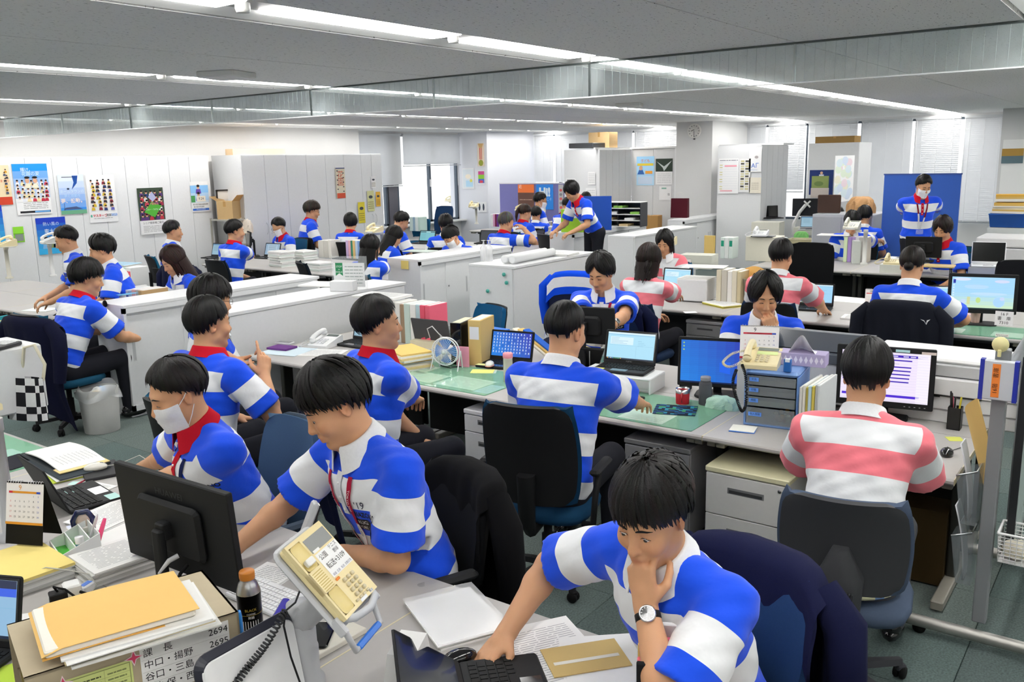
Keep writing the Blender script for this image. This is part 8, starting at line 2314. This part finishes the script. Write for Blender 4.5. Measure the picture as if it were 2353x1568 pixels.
for k in range(2):t=thing('rolled_chart','long white rolled chart, %s of two on the magnet cabinet'%('front','rear')[k],'roll',(8.3,5.80+.11*k,Z9+.05),R(4));m=MB();m.lathe([(.03,-.45),(.045,-.45),(.045,.45),(.03,.45)],(0,0,0),'#eceeee',14,rot=Matrix.Rotation(R(90),3,'Y'));m.obj('tube',PAPER,t)
sheetpad('printed charts on the magnet cabinet',(8.9,5.9),5,(.3,.5),4,.006,z=Z9,seed=98)
for k,(px,py)in enumerate(((1158,631),(1164,650),(1121,669))):p=atX(px,py,7.665);t=thing('magnet','round teal magnet on the white cabinet end, %s of three'%ord_w[k],'magnet',p);m=MB();m.lathe([(.022,0),(.022,-.01),(0,-.012)],(0,0,0),'#4fb8a8',12,rot=Matrix.Rotation(R(90),3,'Y'));m.obj('disc',PLASTIC,t)
sheetpad('grey-green folder on the yellow-note cabinet',A(965,578,Z9),5,(.24,.4),2,.006,z=Z9,top='#c8d4cc',text=False,name='folder')
p=atX(930,609,7.735);t=thing('sticky_note','yellow note on the end of the centre cabinet','note',p);MB().bx((-.002,-.06,-.05),(0,.06,.05),'#e4cf7a').obj('note',PAPER,t)
p=A(1310,535,Z9);t=thing('lever_file','lime green lever arch file standing on the far cabinet','file',(p.x+.1,p.y,Z9),R(190));m=MB();m.rbox((.0,0,.18),(.02,.42,.36),'#a2d22e',r=.01,axis=0);m.rbox((-.12,-.19,.18),(.22,.03,.36),'#e6e6e8',r=.01,axis=0);m.obj('cover',PLASTIC,t);MB().bx((.011,-.06,.22),(.013,.06,.30),'#e9edf4').obj('label',PAPER,t)
p=A(1365,530,Z9);t=thing('board','royal blue board leaning with white edge','board',(p.x+.1,p.y,Z9),R(200));m=MB();m.rbox((0,0,.27),(.02,.46,.54),'#1f4fb0',r=.006,axis=0);m.obj('board',MATTE,t);m=MB();m.bx((-.012,-.24,0),(.012,-.225,.54),'#e4e6e8');m.obj('edge',PLASTIC,t)
p=A(1428,520,Z9);t=thing('letter_shelf','black letter shelf unit with white shelves full of papers','shelf',(p.x,p.y,Z9),R(185));m=MB();m.bx((-.15,-.40,0),(-.14,.40,.40),'#14161e');[m.bx((-.15,y-.005,0),(.15,y+.005,.40),'#14161e')for y in(-.4,0,.4)];m.obj('frame',PLASTIC,t)
for z in(.0,.1,.2,.3,.4):MB().bx((-.15,-.40,z),(.16,.40,z+.012),'#e2e2de').obj('shelf',PAPER,t)
for k in range(7):m=MB();y=-.3+.1*k;m.bx((-.1,y-.08,.1*(k%4)+.012),(.15,y+.08,.1*(k%4)+.05),('#8abf5a','#d9c090','#e6e6e2')[k%3]);m.obj('papers',PAPER,t)
bag('maroon paper bag with white rope handles',A(1562,500,Z9),190,.32,.16,.36,'#4a1420',z=Z9)
carton('brown cartons stack beside the far cabinet',A(1495,530,.6),190,.4,.3,.9,'#b48a54',z=.02)
# === POSTERS, WALL THINGS, PARTITIONS
def poster(label,tl,br,plane,val,draw,name='poster',cat='poster',base='#f2f2f2',lift=.004,tilt=0):
 f=atY if plane=='y' else atX
 a,b=f(*tl,val),f(*br,val);c=(a+b)/2
 u=Vector((1,0,0))if plane=='y' else Vector((0,-1,0))
 w,h=abs((b-a).dot(u)),abs(a.z-b.z)
 t=thing(name,label,cat,c);s0=Vector((0,-lift,0))if plane=='y' else Vector((-lift,0,0))
 v=Vector((0,0,1));nn=u.cross(v)
 if tilt:q=Matrix.Rotation(tilt,3,nn);u,v=q@u,q@v
 m=Sheet(s0,u,v,.001);m.rect(-w/2,-h/2,w/2,h/2,base,0);m.rect(w/2,-h/2,-w/2,h/2,base,-1);m.obj('sheet',PAPER,t)
 m=Sheet(s0,u,v,.0012);draw(m,w,h);m.obj('print',PRINT,t)
 return t
def crowd(s,x0,y0,x1,y1,n,bodies,r=.03,k=2,seed=1,cap='#15151a'):
 rg=random.Random(seed);row=max(1,int((y1-y0)/(r*2.2)));i=0
 for j in range(row):
  m=max(1,n//row)
  for q in range(m):
   x=x0+(x1-x0)*(q+.5+rg.uniform(-.2,.2))/m;y=y1-(y1-y0)*(j+.3)/row+rg.uniform(-.2,.2)*r
   kk=k+j*.6
   s.shape([(x-r*1.2,y-r*2.4),(x+r*1.2,y-r*2.4),(x+r*.9,y-r*.7),(x-r*.9,y-r*.7)],rg.choice(bodies),kk)
   s.oval(x,y,r*.62,r*.8,'#d8a98a',kk+.2,8);s.oval(x,y+r*.45,r*.66,r*.5,cap,kk+.4,8)
def grad(s,w,h,c0,c1,n=6,k=0.5):
 for j in range(n):s.rect(-w/2,h/2-h*(j+1)/n,w/2,h/2-h*j/n,mixc(c0,c1,j/(n-1)),k)
def d_team(s,w,h):
 grad(s,w,h,'#1f8fe0','#f4f6f8',7);s.rect(-w/2,-h*.5,w/2,-h*.18,'#f6f6f6',1)
 s.text('輝け、',-w*.1,h*.38,w*.12,'#e8f4fb',2);s.text('花園の夏',0,h*.30,w*.13,'#d6ecfa',2)
 crowd(s,-w*.45,-h*.22,w*.48,h*.18,36,('#f4f4f4','#eceef4','#c8344a','#f0e0b0'),w*.05)
 for x in(-.12,.1):s.oval(w*x,h*.17,w*.06,w*.08,'#dba888',6);s.oval(w*x,h*.23,w*.08,w*.035,'#17171c',7);s.shape([(w*x-w*.1,h*.02),(w*x+w*.1,h*.02),(w*x+w*.05,h*.11),(w*x-w*.05,h*.11)],'#f0e8d0',5.5)
 s.lines(-w*.3,-h*.40,w*.4,-h*.26,4,'#9a9a9a',2);s.rect(-w*.42,-h*.47,w*.46,-h*.43,'#181a20',2);s.rect(0,-h*.465,w*.44,-h*.435,'#6fb0e8',3)
def d_home(s,w,h):
 grad(s,w,h,'#dfe9f6','#3f95ec',6);s.rect(-w/2,-h/2,w/2,-h*.40,'#6fae8a',1)
 s.shape([(w*.05,h*.47),(w*.28,h*.47),(w*.22,h*.28),(0,h*.12),(w*.1,h*.3)],'#1d4fa0',2);s.rect(-w*.35,h*.43,w*.2,h*.445,'#222b3a',2);s.oval(-w*.14,h*.14,w*.05,h*.025,'#26324a',2)
 s.text('ホームタウンの',0,h*.07,w*.135,'#dcecfb',3);s.text('夢と感動を',0,-h*.04,w*.13,'#b8dcf8',3);s.text('夢、感動。',0,-h*.17,w*.19,'#f6e9ea',3,bold=.02)
 s.shape([(-w*.4,-h*.38),(w*.35,-h*.38),(w*.1,-h*.31),(-w*.3,-h*.33)],'#4a5a86',3);s.rect(-w*.36,-h*.40,-w*.345,-h*.22,'#3a4660',4)
def d_masters(s,w,h):
 crowd(s,-w*.42,-h*.22,w*.42,h*.40,34,('#8a2a3a','#2a3a70','#d8b83a','#e8e8ea','#6a6ab8','#3a3a44'),w*.055,seed=4)
 s.text('マスターズ',-w*.14,-h*.36,w*.10,'#d8303c',3,bold=.03);s.text('花園',w*.17,-h*.36,w*.09,'#3a3a3c',3,bold=.02);s.text('2023',w*.37,-h*.355,w*.11,'#2f86d8',3,bold=.02);s.oval(-w*.44,-h*.36,w*.03,h*.03,'#4aa890',3);s.lines(-w*.36,-h*.43,w*.3,-h*.40,1,'#8a8a8a',3)
def d_field(s,w,h):
 s.rect(-w/2,-h*.20,w/2,h/2,'#3a4a3a',1);crowd(s,-w*.46,-h*.16,w*.46,h*.44,30,('#c03848','#28407a','#e6e6e8','#5a3a78','#a83050'),w*.07,seed=6)
 s.shape([(-w*.3,-h*.02),(w*.0,h*.2),(w*.38,h*.1),(w*.08,-h*.14)],'#54b03c',9);s.shape([(-w*.12,h*.30),(w*.05,h*.42),(w*.2,h*.28),(w*.05,h*.2)],'#b4b8dc',9)
 s.text('サッカー・ラグビー',w*.0,h*.03,w*.07,'#f4f8f0',11);s.text('シニア観客席',0,h*.15,w*.09,'#e87890',11);s.rect(-w/2,-h/2,w/2,-h*.2,'#f0f0f0',9);s.text('シニア競技場ご案内',0,-h*.26,w*.09,'#2c2c2c',10);s.lines(-w*.4,-h*.46,w*.4,-h*.31,5,'#a0a0a0',10)
def d_cal3(s,w,h):
 grad(s,w,h*.75,'#8cc4f4','#d8e8f6',3);s.rect(-w/2,-h/2,w/2,-h*.2,'#f4f4f4',1);crowd(s,-w*.3,-h*.05,w*.3,h*.36,3,('#6a4aa8','#b03a6a'),w*.13,seed=8);s.rect(-w*.2,-h*.17,w*.3,h*.02,'#efe6d8',4);s.text('9.24',w*.05,-h*.07,w*.17,'#2a2a2a',5)
 s.rect(-w/2,-h*.18,-w*.28,h*.04,'#4a9a5a',3);s.text('東大阪市議会議員選挙',0,-h*.26,w*.085,'#2a2a2c',3);s.text('東大阪市長選挙',-w*.1,-h*.34,w*.085,'#2a2a2c',3);s.rect(-w*.46,-h*.46,w*.46,-h*.39,'#3a70cc',3);s.text('9月24日は投票日',0,-h*.425,w*.07,'#e6eefa',4)
def d_blue(s,w,h):
 grad(s,w,h,'#1d3fc0','#3ab0e8',6);s.text('熱い風の',0,h*.32,w*.14,'#cfe4fa',2);s.text('東大阪',0,h*.12,w*.17,'#e4f0fc',2);crowd(s,-w*.3,-h*.35,w*.4,h*.0,4,('#7fb8e4','#8a9a6a','#b0d4ee'),w*.12,seed=9)
def d_matsuri(s,w,h):
 s.rect(-w/2,-h*.5,w/2,-h*.3,'#d0452c',1);s.text('まつり',w*.1,h*.1,w*.24,'#d0452c',2);crowd(s,w*.0,-h*.2,w*.45,h*.4,8,('#3a3a40','#4a5a78','#d8a030'),w*.09,seed=10)
def d_scroll(s,w,h):
 s.text('花',0,h*.25,w*.7,'#d8664a',2);s.text('園',0,h*.02,w*.7,'#d8664a',2);s.rect(-w*.45,-h*.5,w*.45,-h*.33,'#d8583c',1);s.rect(-w/2,h*.47,w/2,h/2,'#2a4478',2)
 for k in range(10):s.oval(w*(.3 if k%2 else-.33),h*(.4-k*.075),w*.09,h*.02,'#3a3f4a',2,6)
LY=13.038
poster('tall blue-sky team poster with baseball players',(25,377),(120,490),'y',LY,d_team)
poster('sky-blue home town poster with leaping figure',(130,402),(200,490),'y',LY,d_home)
poster('white rugby masters poster with many players',(195,403),(272,508),'y',LY,d_masters)
poster('poster with green pitch and crowd above white text',(313,433),(383,535),'y',LY,d_field)
poster('election calendar with three players and blue band',(435,418),(482,485),'y',LY,d_cal3,cat='calendar',name='wall_calendar')
poster('deep blue summer poster behind the two men at left',(80,502),(158,580),'y',LY,d_blue)
poster('beige festival poster with red foot at the left edge',(-14,380),(30,470),'y',LY,d_matsuri,base='#e6d4b0')
poster('dark blue poster cut off by the left edge',(-30,472),(14,560),'y',LY,d_blue,base='#203c90')
poster('green wall pocket with grey calculator sleeve',(28,522),(57,556),'y',LY,lambda s,w,h:(s.rect(-w/2,-h/2,w/2,h/2,'#8fd838'),s.rect(-w*.38,-h*.42,w*.42,h*.02,'#8a938c',3),s.rect(-w/2,h*.02,w/2,h*.08,'#6fb028',4)),name='wall_pocket',cat='pocket')
poster('narrow hanging scroll with red foot on the white cabinet',(768,386),(793,455),'y',12.50,d_scroll,base='#e6dcc4',lift=.025,name='wall_scroll',cat='scroll')
for k,(x0,y0,x1,y1,c,w_)in enumerate(((820,465,838,512,'#e2d040','yellow flyer low'),(841,439,859,485,'#d8d8a0','yellow-green landscape flyer'),(861,441,873,474,'#e8b440','orange flyer with eyes'),(850,405,862,432,'#f2f0f0','white leaflet high'))):poster('%s on the end of the tall cabinets'%w_,(x0,y0),(x1,y1),'y',12.50,lambda s,w,h,c=c:(s.rect(-w/2,-h/2,w/2,h/2,c),s.oval(0,h*.2,w*.3,h*.08,'#4a5058',2),s.lines(-w*.4,-h*.4,w*.4,0,4,'#8a7a40',2)),lift=.022,name='flyer',cat='flyer')
XC=16.94
poster('festival rake ornament of straw and red cloth on the column',(1098,330),(1115,382),'x',XC,lambda s,w,h:(s.shape([(-w*.4,h*.5),(w*.4,h*.5),(w*.2,h*.3),(-w*.2,h*.3)],'#d8b078',2),s.rect(-w*.18,-h*.2,-w*.05,h*.3,'#d8503c',2),s.rect(w*.05,-h*.2,w*.18,h*.3,'#d87864',2),s.oval(0,-h*.35,w*.35,h*.14,'#9aa03c',3)),base='#ead8c4',lift=.03,name='wall_ornament',cat='ornament')
poster('pale cartoon-free children drawing sheet on the column',(1062,387),(1090,434),'x',XC,lambda s,w,h:(s.rect(-w*.45,-h*.45,w*.45,h*.45,'#dfe6ea'),s.oval(0,h*.1,w*.25,h*.12,'#f6ecd8',2),s.rect(-w*.2,-h*.4,w*.4,-h*.1,'#b8dcf0',2),s.oval(w*.25,-h*.1,w*.12,h*.08,'#e4dc6a',3)),name='poster')
poster('colourful small calendar right of the pale drawing',(1098,392),(1114,424),'x',XC,lambda s,w,h:(s.rect(-w*.45,h*.0,w*.45,h*.45,'#c84a8a'),s.rect(-w*.45,-h*.1,w*.45,h*.2,'#8cc83a',2),s.rect(-w*.45,-h*.4,w*.45,-h*.1,'#4a6ac0',2),s.oval(0,-h*.3,w*.3,h*.1,'#d84a5a',3)),cat='calendar',name='wall_calendar')
poster('two portrait snapshots low on the column',(1095,464),(1118,488),'x',XC,lambda s,w,h:[s.oval(w*x,0,w*.1,h*.35,'#3a4250',2)for x in(-.2,.22)],name='photo_print')
def partition(label,x,ya,yb,z0,z1,col,cap):
 t=thing('partition',label,'partition',(x,(ya+yb)/2,0));L_=(yb-ya)/2
 MB().bx((-.02,-L_,z0),(.02,L_,z1),col).obj('panel',CLOTH,t);MB().bx((-.024,-L_-.01,z1),(.024,L_+.01,z1+.02),cap).obj('top_rail',PAINT,t)
 for y in(-L_+.05,L_-.05):MB().rbox((0,y,.02),(.5,.05,.035),'#8a8a8c',r=.01).obj('foot',PAINT,t);MB().bx((-.015,y-.015,.03),(.015,y+.015,z0+.02),'#8a8a8c').obj('post',PAINT,t)
 return t
partition('purple fabric partition with orange and blue posters',16.2,10.44,12.2,.25,1.60,'#7d7cb4','#c9c9d2')
poster('orange and brown sunset poster on the purple partition',(1190,424),(1228,478),'x',16.175,lambda s,w,h:(s.rect(-w/2,h*.15,w/2,h/2,'#f07a3c'),s.rect(-w/2,-h/2,w/2,h*.15,'#6a4a40'),s.text('近',-w*.35,h*.4,w*.2,'#f8e0d0',2),s.lines(-w*.4,-h*.2,w*.4,-h*.1,1,'#b89a8a',2)))
poster('bright blue greeting poster reading Hi',(1232,424),(1272,482),'x',16.175,lambda s,w,h:(s.rect(-w/2,-h/2,w/2,h/2,'#2f8ae8'),s.text('Hi!',0,h*.18,w*.55,'#e4f2fc',2,bold=.05),s.text('ようこそ',w*.1,-h*.1,w*.16,'#a8d4f8',2)))
poster('grey flower-pattern poster at the end of the purple partition',(1283,424),(1295,490),'x',16.175,lambda s,w,h:[s.oval(0,h*(.3-.15*k),w*.3,h*.05,('#d86a6a','#8a8a90')[k%2],2)for k in range(5)],base='#c4c2c4')
partition('big blue fabric partition behind the standing masked man',14.0,2.38,3.41,.15,1.78,'#3f64b8','#2f4a90')
poster('black and white photo print on the grey-white cabinet end',(1301,410),(1323,440),'x',15.88,lambda s,w,h:(s.rect(-w*.4,-h*.3,w*.4,h*.4,'#5a5a5c'),s.oval(w*.1,-h*.1,w*.2,h*.1,'#c8c8c8',2)),name='photo_print')
for k,(a,b)in enumerate((((1351,395),(1368,424)),((1346,432),(1370,470)))):poster('plain white notice, %s of two on the grey-white cabinet end'%('upper','lower')[k],a,b,'x',15.88,lambda s,w,h:s.lines(-w*.4,-h*.4,w*.4,h*.4,6,'#cfcfd0',2),name='notice',base='#f6f6f6')
poster('sky-blue campaign poster with player portrait',(1463,360),(1503,426),'x',17.28,lambda s,w,h:(grad(s,w,h,'#9ccdf0','#b8dcf4',3),s.text('子ども',0,h*.34,w*.18,'#e86a2c',2),s.rect(-w*.45,h*.18,w*.45,h*.26,'#e0c840',2),s.oval(-w*.25,h*.1,w*.1,h*.08,'#d8a888',3),s.shape([(-w*.45,-h*.12),(-w*.05,-h*.12),(-w*.15,h*.04),(-w*.35,h*.04)],'#3a6ab0',2),s.rect(0,-h*.1,w*.4,h*.0,'#e8a040',2),s.rect(-w*.4,-h*.45,w*.4,-h*.2,'#c8d8ec',2)))
poster('landscape wall calendar with dark green valley photo',(1507,365),(1545,424),'x',17.28,lambda s,w,h:(s.rect(-w/2,h*.0,w/2,h/2,'#2c3a30',1),s.shape([(-w*.45,h*.4),(0,h*.2),(w*.45,h*.42),(w*.1,h*.1),(0,h*.02),(-w*.08,h*.15)],'#c4ccca',2),s.lines(-w*.4,-h*.45,w*.4,-h*.05,6,'#d0d0d2',2)),cat='calendar',name='wall_calendar')
poster('white sheets pinned under the landscape calendar',(1515,428),(1542,460),'x',17.28,lambda s,w,h:(s.rect(-w*.3,h*.3,w*.1,h*.4,'#8ab8a8',2),s.text('信',w*.3,-h*.1,w*.2,'#333333',2)),name='notice')
t=thing('wall_clock','round white wall clock with pendulum on the column','clock',atX(1596,301,16.89));q=Matrix.Rotation(R(-90),3,'Y')
m=MB();m.lathe([(.145,0),(.145,.03),(.13,.035),(.125,.025),(0,.025)],(0,0,0),'#e8e6e0',28,rot=q);m.obj('case',PLASTIC,t)
m=MB()
for k in range(12):m.box((-.027,.105*math.sin(k*.5236),.105*math.cos(k*.5236)),(.002,.012,.02),'#5a5a5a',rot=Matrix.Rotation(-k*.5236,3,'X'))
m.box((-.029,.03,.012),(.002,.075,.010),'#2c2c2c',rot=Matrix.Rotation(-.4,3,'X'));m.box((-.03,.0,-.045),(.002,.007,.095),'#2c2c2c');m.obj('hands',PRINT,t)
m=MB();m.box((-.01,0,-.155),(.02,.03,.03),'#26262a');m.obj('pendulum',PLASTIC,t)
def d_sched(s,w,h):
 s.lines(-w*.45,h*.42,w*.45,h*.48,1,'#7a7a8a',2)
 for k in range(12):s.rect(-w*.45,h*(.4-k*.068),w*.45,h*(.403-k*.068),'#c0c6d4',2);s.rect(-w*.44,h*(.37-k*.068),-w*.3,h*(.395-k*.068),'#d6cf9a' if k%3 else '#e6e6ea',3)
 s.rect(-w*.2,h*.27,w*.4,h*.31,'#f4a0b0',3);s.rect(-w*.4,-h*.44,w*.2,-h*.40,'#e8b0b8',3)
poster('white magnet schedule board with pink lines',(1652,365),(1696,445),'x',16.18,d_sched,name='schedule_board',cat='board')
poster('columns of yellow name tags beside the schedule board',(1699,365),(1723,442),'x',16.18,lambda s,w,h:[s.rect(w*(-.35+.4*c),h*(.45-.075*k)-h*.05,w*(-.05+.4*c),h*(.45-.075*k),('#cfc79a','#4a4840','#d8d2b0')[(k+c)%3],2)for k in range(12)for c in range(2)],name='name_tags',cat='tags',base='#ececec')
poster('white plan sheet with blue arch line drawing',(1722,339),(1749,395),'x',16.18,lambda s,w,h:(s.text('AΓ',.0,-h*.25,w*.5,'#4a7ad0',2),s.rect(-w*.48,-h*.42,w*.2,-h*.41,'#4a7ad0',2),s.oval(w*.1,h*.1,w*.15,h*.06,'#b0a8a8',2)),name='plan_sheet')
poster('cream clipped memo below the arch drawing',(1722,408),(1748,444),'x',16.18,lambda s,w,h:s.lines(-w*.3,-h*.3,w*.3,h*.2,4,'#b8b0a0',2),base='#ebe4d4',name='memo',cat='note')
poster('framed blue portrait poster with green photo on it',(1861,391),(1913,448),'x',16.58,lambda s,w,h:(s.rect(-w/2,-h/2,w/2,h/2,'#16306e'),s.rect(-w*.40,-h*.22,w*.32,h*.26,'#8a9a5a',2),s.oval(-w*.1,-h*.05,w*.2,h*.1,'#6a8048',3),s.oval(0,h*.38,w*.06,h*.06,'#d0a888',2),s.rect(-w*.1,h*.26,w*.1,h*.32,'#c8ccd8',2),s.rect(-w*.42,-h*.62,w*.34,-h*.22,'#cfc4bc',3)))
poster('pastel area map on the white cabinet side',(1919,358),(1958,460),'y',4.49,lambda s,w,h:[s.oval(w*rnd.uniform(-.35,.35),h*rnd.uniform(-.4,.4),w*.16,h*.09,rnd.choice(('#d6e4ea','#e8d4dc','#dce8d4','#e8e4d0','#d0dcec')),1+k*.1)for k in range(26)],name='wall_map',cat='map')
poster('landscape photo in orange and teal on the right pillar',(2303,342),(2350,375),'x',17.45,lambda s,w,h:(s.rect(-w/2,h*.0,w/2,h/2,'#a8843c'),s.rect(-w/2,-h/2,w/2,h*.0,'#5a7078')),name='photo_print')
carton('printed carton on top of the grey-white cabinet',(16.6,9.75,0),180,.5,.35,.32,'#d8b888',z=2.335)
t=thing('flat_case','black flat case lying on the cabinet top','case',(16.2,9.9,2.336));m=MB();m.rbox((0,0,.05),(.5,.6,.10),'#3a3c40',r=.02);m.obj('case',PLASTIC,t)
carton('flat brown carton on the cabinet top by the corner',(17.0,5.0,0),180,.7,.4,.12,'#9a7a48',z=2.3)
carton('long pale wooden plank box on the tall cabinets',(10.0,12.8,0),90,1.1,.2,.1,'#e6c8a0',z=2.3,tape=False)
t=thing('rack','grey metal rack with cardboard house and frames','rack',(9.30,12.78,0))
for z in(.05,.45,.80,1.22):MB().bx((-.16,-.25,z),(.16,.25,z+.025),'#b8b6ac').obj('shelf',PAINT,t)
for a in(-.16,.16):
 for b in(-.25,.25):MB().bx((a-.012,b-.012,0),(a+.012,b+.012,1.26),'#a8a69c').obj('post',PAINT,t)
carton('brown cardboard house model on the metal rack',(9.30,12.72,0),200,.3,.26,.30,'#c8a878',z=1.246,flaps=True)
t=thing('picture_frame','dark empty picture frame leaning behind the cardboard house','frame',(9.40,12.93,1.25),R(-90));m=MB();[m.box((0,y,z),s_,'#2c2622')for y,z,s_ in((-.17,.24,(.02,.025,.48)),(.17,.24,(.02,.025,.48)),(0,.47,(.02,.36,.025)),(0,.012,(.02,.36,.025)))];m.obj('frame',PAINT,t);MB().bx((-.004,-.16,.02),(.0,.16,.46),'#e4e2de').obj('backing',PAPER,t)
crumple('shell_basket','heap of cream paper flowers beside the rack',(9.50,12.62),(.3,.3,.26),'#e8dccc',cat='decoration',z=1.0,seed=31)
p=at(1975,450,1.10);t=thing('metal_cabinet','grey metal cabinet under brown parcels','cabinet',(14.3,3.95,0));m=MB();m.rbox((0,0,.6),(.9,.9,1.2),'#b8bac0',r=.01);m.obj('body',PAINT,t);[MB().bx((-.465,y-.21,.06),(-.45,y+.21,1.16),'#a8aab0').obj('door',PAINT,t)for y in(-.22,.22)]
crumple('parcel','crumpled brown paper parcels on the grey metal cabinet',(14.1,3.75),(.4,.4,.25),'#bf9468',z=1.21,cat='parcel',seed=33)
t=thing('box','dark brown folding panel on the grey metal cabinet','panel',(14.0,4.2,1.21),R(8));m=MB();m.rbox((0,0,.14),(.05,.34,.28),'#3c2418',r=.02,axis=0);m.obj('panel',PLASTIC,t)
t=thing('copier','large grey copier at the right edge','copier',(12.9,1.55,0),R(180))
for(x,y,z,a,b,c,col,nm)in((0,0,.45,.7,.7,.9,'#c2c3c4','body'),(0,0,.97,.68,.72,.12,'#d8d8d8','scanner'),(.05,.55,.75,.45,.4,.06,'#3a3b3e','output_tray'),(.05,.62,.60,.4,.4,.05,'#55565a','paper_tray')):m=MB();m.rbox((x,y,z),(a,b,c),col,r=.03);m.obj(nm,PAINT,t)
tray('blue storage tray on the copier',(14.2,1.75),180,.5,.35,.18,'#2f6ac0',z=1.05)
carton('light stand carrying the blue storage tray',(14.2,1.75),180,.5,.4,1.04,'#d2d4d4',z=.005,tape=False,mat=PAINT)
for k in range(3):sheetpad('tan envelopes pile above the blue tray, %s layer'%('bottom','middle','top')[k],(14.2,1.75),170+9*k,(.3,.4),3,.025,top=('#e6d8b8','#e0b860','#d8a848')[k],under=['#e8e4da','#d8b468'],z=1.24+.085*k,text=False,seed=k,name='envelope_pile',cat='envelopes')
# ---- whiteboard stand at the right
t=thing('whiteboard_stand','steel whiteboard stand with floor tubes at the right edge','stand',(4.5,.46,0))
def bar(a,b,r,c,nm,mat_=STEEL,par=t,o=Vector((4.5,.46,0))):m=MB();m.tube([Vector(a)-o,Vector(b)-o],r,c,12);return m.obj(nm,mat_,par)
for x,zt in((4.06,1.30),(5.0,1.62)):
 m=MB();m.rbox((x-4.5,.02,zt/2+.04),(.055,.055,zt-.08),'#8a8d90',r=.006);m.obj('post',PAINT,t)
 q_=bar((x-.1,.78,.055),(x-.1,-.25,.055),.027,'#b4b2ac','floor_tube')
 for y in(.70,-.2):m=MB();m.lathe([(0,-.012),(.028,-.012),(.028,.012),(0,.012)],(x-4.6,y-.46,.0285),'#1a1a1a',12,rot=Matrix.Rotation(R(90),3,'Y'));m.obj('caster',RUBBER,t)
bar((4.06,.48,1.14),(5.0,.48,1.18),.03,'#9a9da0','cross_bar')
m=MB();m.bx((-.42,-.075,.42),(.9,-.055,1.26),'#dfe6e2');m.obj('board',GLOSS,t);m=MB();m.bx((-.43,-.08,.40),(.9,-.05,.42),'#26282a');m.bx((-.43,-.08,.42),(-.415,-.05,1.27),'#26282a');m.obj('board_rim',PLASTIC,t)
def plate_x(label,px0,py0,px1,py1,x,draw,**k):return poster(label,(px0,py0),(px1,py1),'x',x,draw,**k)
plate_x('white plate 16 F storeroom 7310 on the steel post',2288,714,2327,750,4.03,lambda s,w,h:(s.text('16 F',0,h*.3,h*.28,'#333333',2),s.text('書　庫',0,0,h*.28,'#333333',2),s.text('7310',0,-h*.3,h*.28,'#333333',2)),name='sign_plate',cat='sign')
plate_x('narrow white label strip on the steel post',2288,766,2318,776,4.03,lambda s,w,h:(s.oval(-w*.42,h*.2,h*.12,h*.12,'#333333',2),s.lines(-w*.4,-h*.4,w*.45,h*.4,2,'#555555',2)),name='label_strip',cat='label')
p=atX(2299,792,4.01);t=thing('magnet_clip','round cream magnet clip on the steel post','magnet',p);m=MB();m.lathe([(.030,.012),(.032,0),(.030,-.01),(0,-.012)],(0,0,0),'#e4dca0',18,rot=Matrix.Rotation(R(90),3,'Y'));m.obj('disc',PLASTIC,t);m=MB();m.rbox((-.01,0,-.035),(.012,.014,.03),'#dfd698',r=.004);m.obj('tab',PLASTIC,t)
a_=atX(2295,874,4.0);t=thing('mesh_case','blue-edged clear case with orange storeroom label','case',a_);m=MB();m.rbox((0,0,0),(.03,.12,.165),'#c9ced4',r=.008,axis=0);m.obj('case',PLASTIC,t);[MB().bx((-.018,y-.008,-.085),(.018,y+.008,.085),'#2030a0').obj('edge',PLASTIC,t)for y in(-.062,.062)]
s=Sheet((-.0158,0,0),(0,-1,0),(0,0,1));s.nn=Vector((-1,0,0));s.rect(-.024,-.07,.006,.07,'#f28a3c');s.text('16階　書庫',-.009,0,.022,'#2a1a10',2,rot=R(90));s.obj('label',PRINT,t)
t=thing('envelope','large tan envelope wedged against the whiteboard stand','envelope',(4.28,.56,.68),R(20));m=MB();m.grid(lambda u,v:(-.10+.2*u+.05*v,.10*v-.06+.02*math.sin(u*3),.36*v-.12*u),6,8,'#dcbb74',True,thick=.004);m.obj('envelope',PAPER,t)
for k,z in enumerate((.62,.34)):t=thing('magazine_holder','clear hanging pamphlet holder, %s on the stand'%('upper','lower')[k],'holder',(4.13,.54,z-.12));m=MB();m.add([(-.05,-.01,0),(.05,-.01,0),(.05,.05,0),(-.05,.05,0),(-.06,-.01,.26),(.06,-.01,.26),(.06,.08,.22),(-.06,.08,.22)],[(3,2,1,0),(0,1,5,4),(1,2,6,5),(2,3,7,6),(3,0,4,7)],'#7d8488');m.obj('holder',SMOKE,t);m=MB();m.tube([(-.06,.08,.22),(-.06,.0,.25),(.06,.0,.25)],.004,'#d0d4d6',6);m.obj('rod',METAL,t);m=MB();m.grid(lambda u,v:(-.05+.1*u,.02+.05*v*v,.02+.34*v),3,6,'#d9dde2',True,thick=.006);m.obj('leaflet',PAPER,t)
tray('white mesh basket hooked on the whiteboard stand',(4.06,.37),0,.12,.16,.13,'#f2f2f2',z=.40,mesh=True,name='mesh_basket')
crumple('eraser_cloth','folded cream cloth in the white mesh basket',(4.06,.37),(.11,.09,.06),'#e6dfcc',z=.42,cat='cloth',seed=35)
h_=pH['hip'];t=thing('cushion','round check cushion under the pink-striped man','cushion',(h_[0]+.02,h_[1],.442));m=MB();m.grid(lambda u,v:(.20*math.cos(6.283*u)*math.cos(3.1416*(v-.5)),.20*math.sin(6.283*u)*math.cos(3.1416*(v-.5)),.028+.028*math.sin(3.1416*(v-.5))),32,12,lambda u,v:'#7fa0d0' if int(u*32)%4==0 or int(v*12)%4==0 else '#d8d6b0',True);m.obj('cover',CLOTH,t)
carton('brown patterned carton under the right end of the middle desks',(4.55,.95),180,.50,.2,.38,'#3e3018',z=.01,tape=False)
bpy.context.view_layer.update()
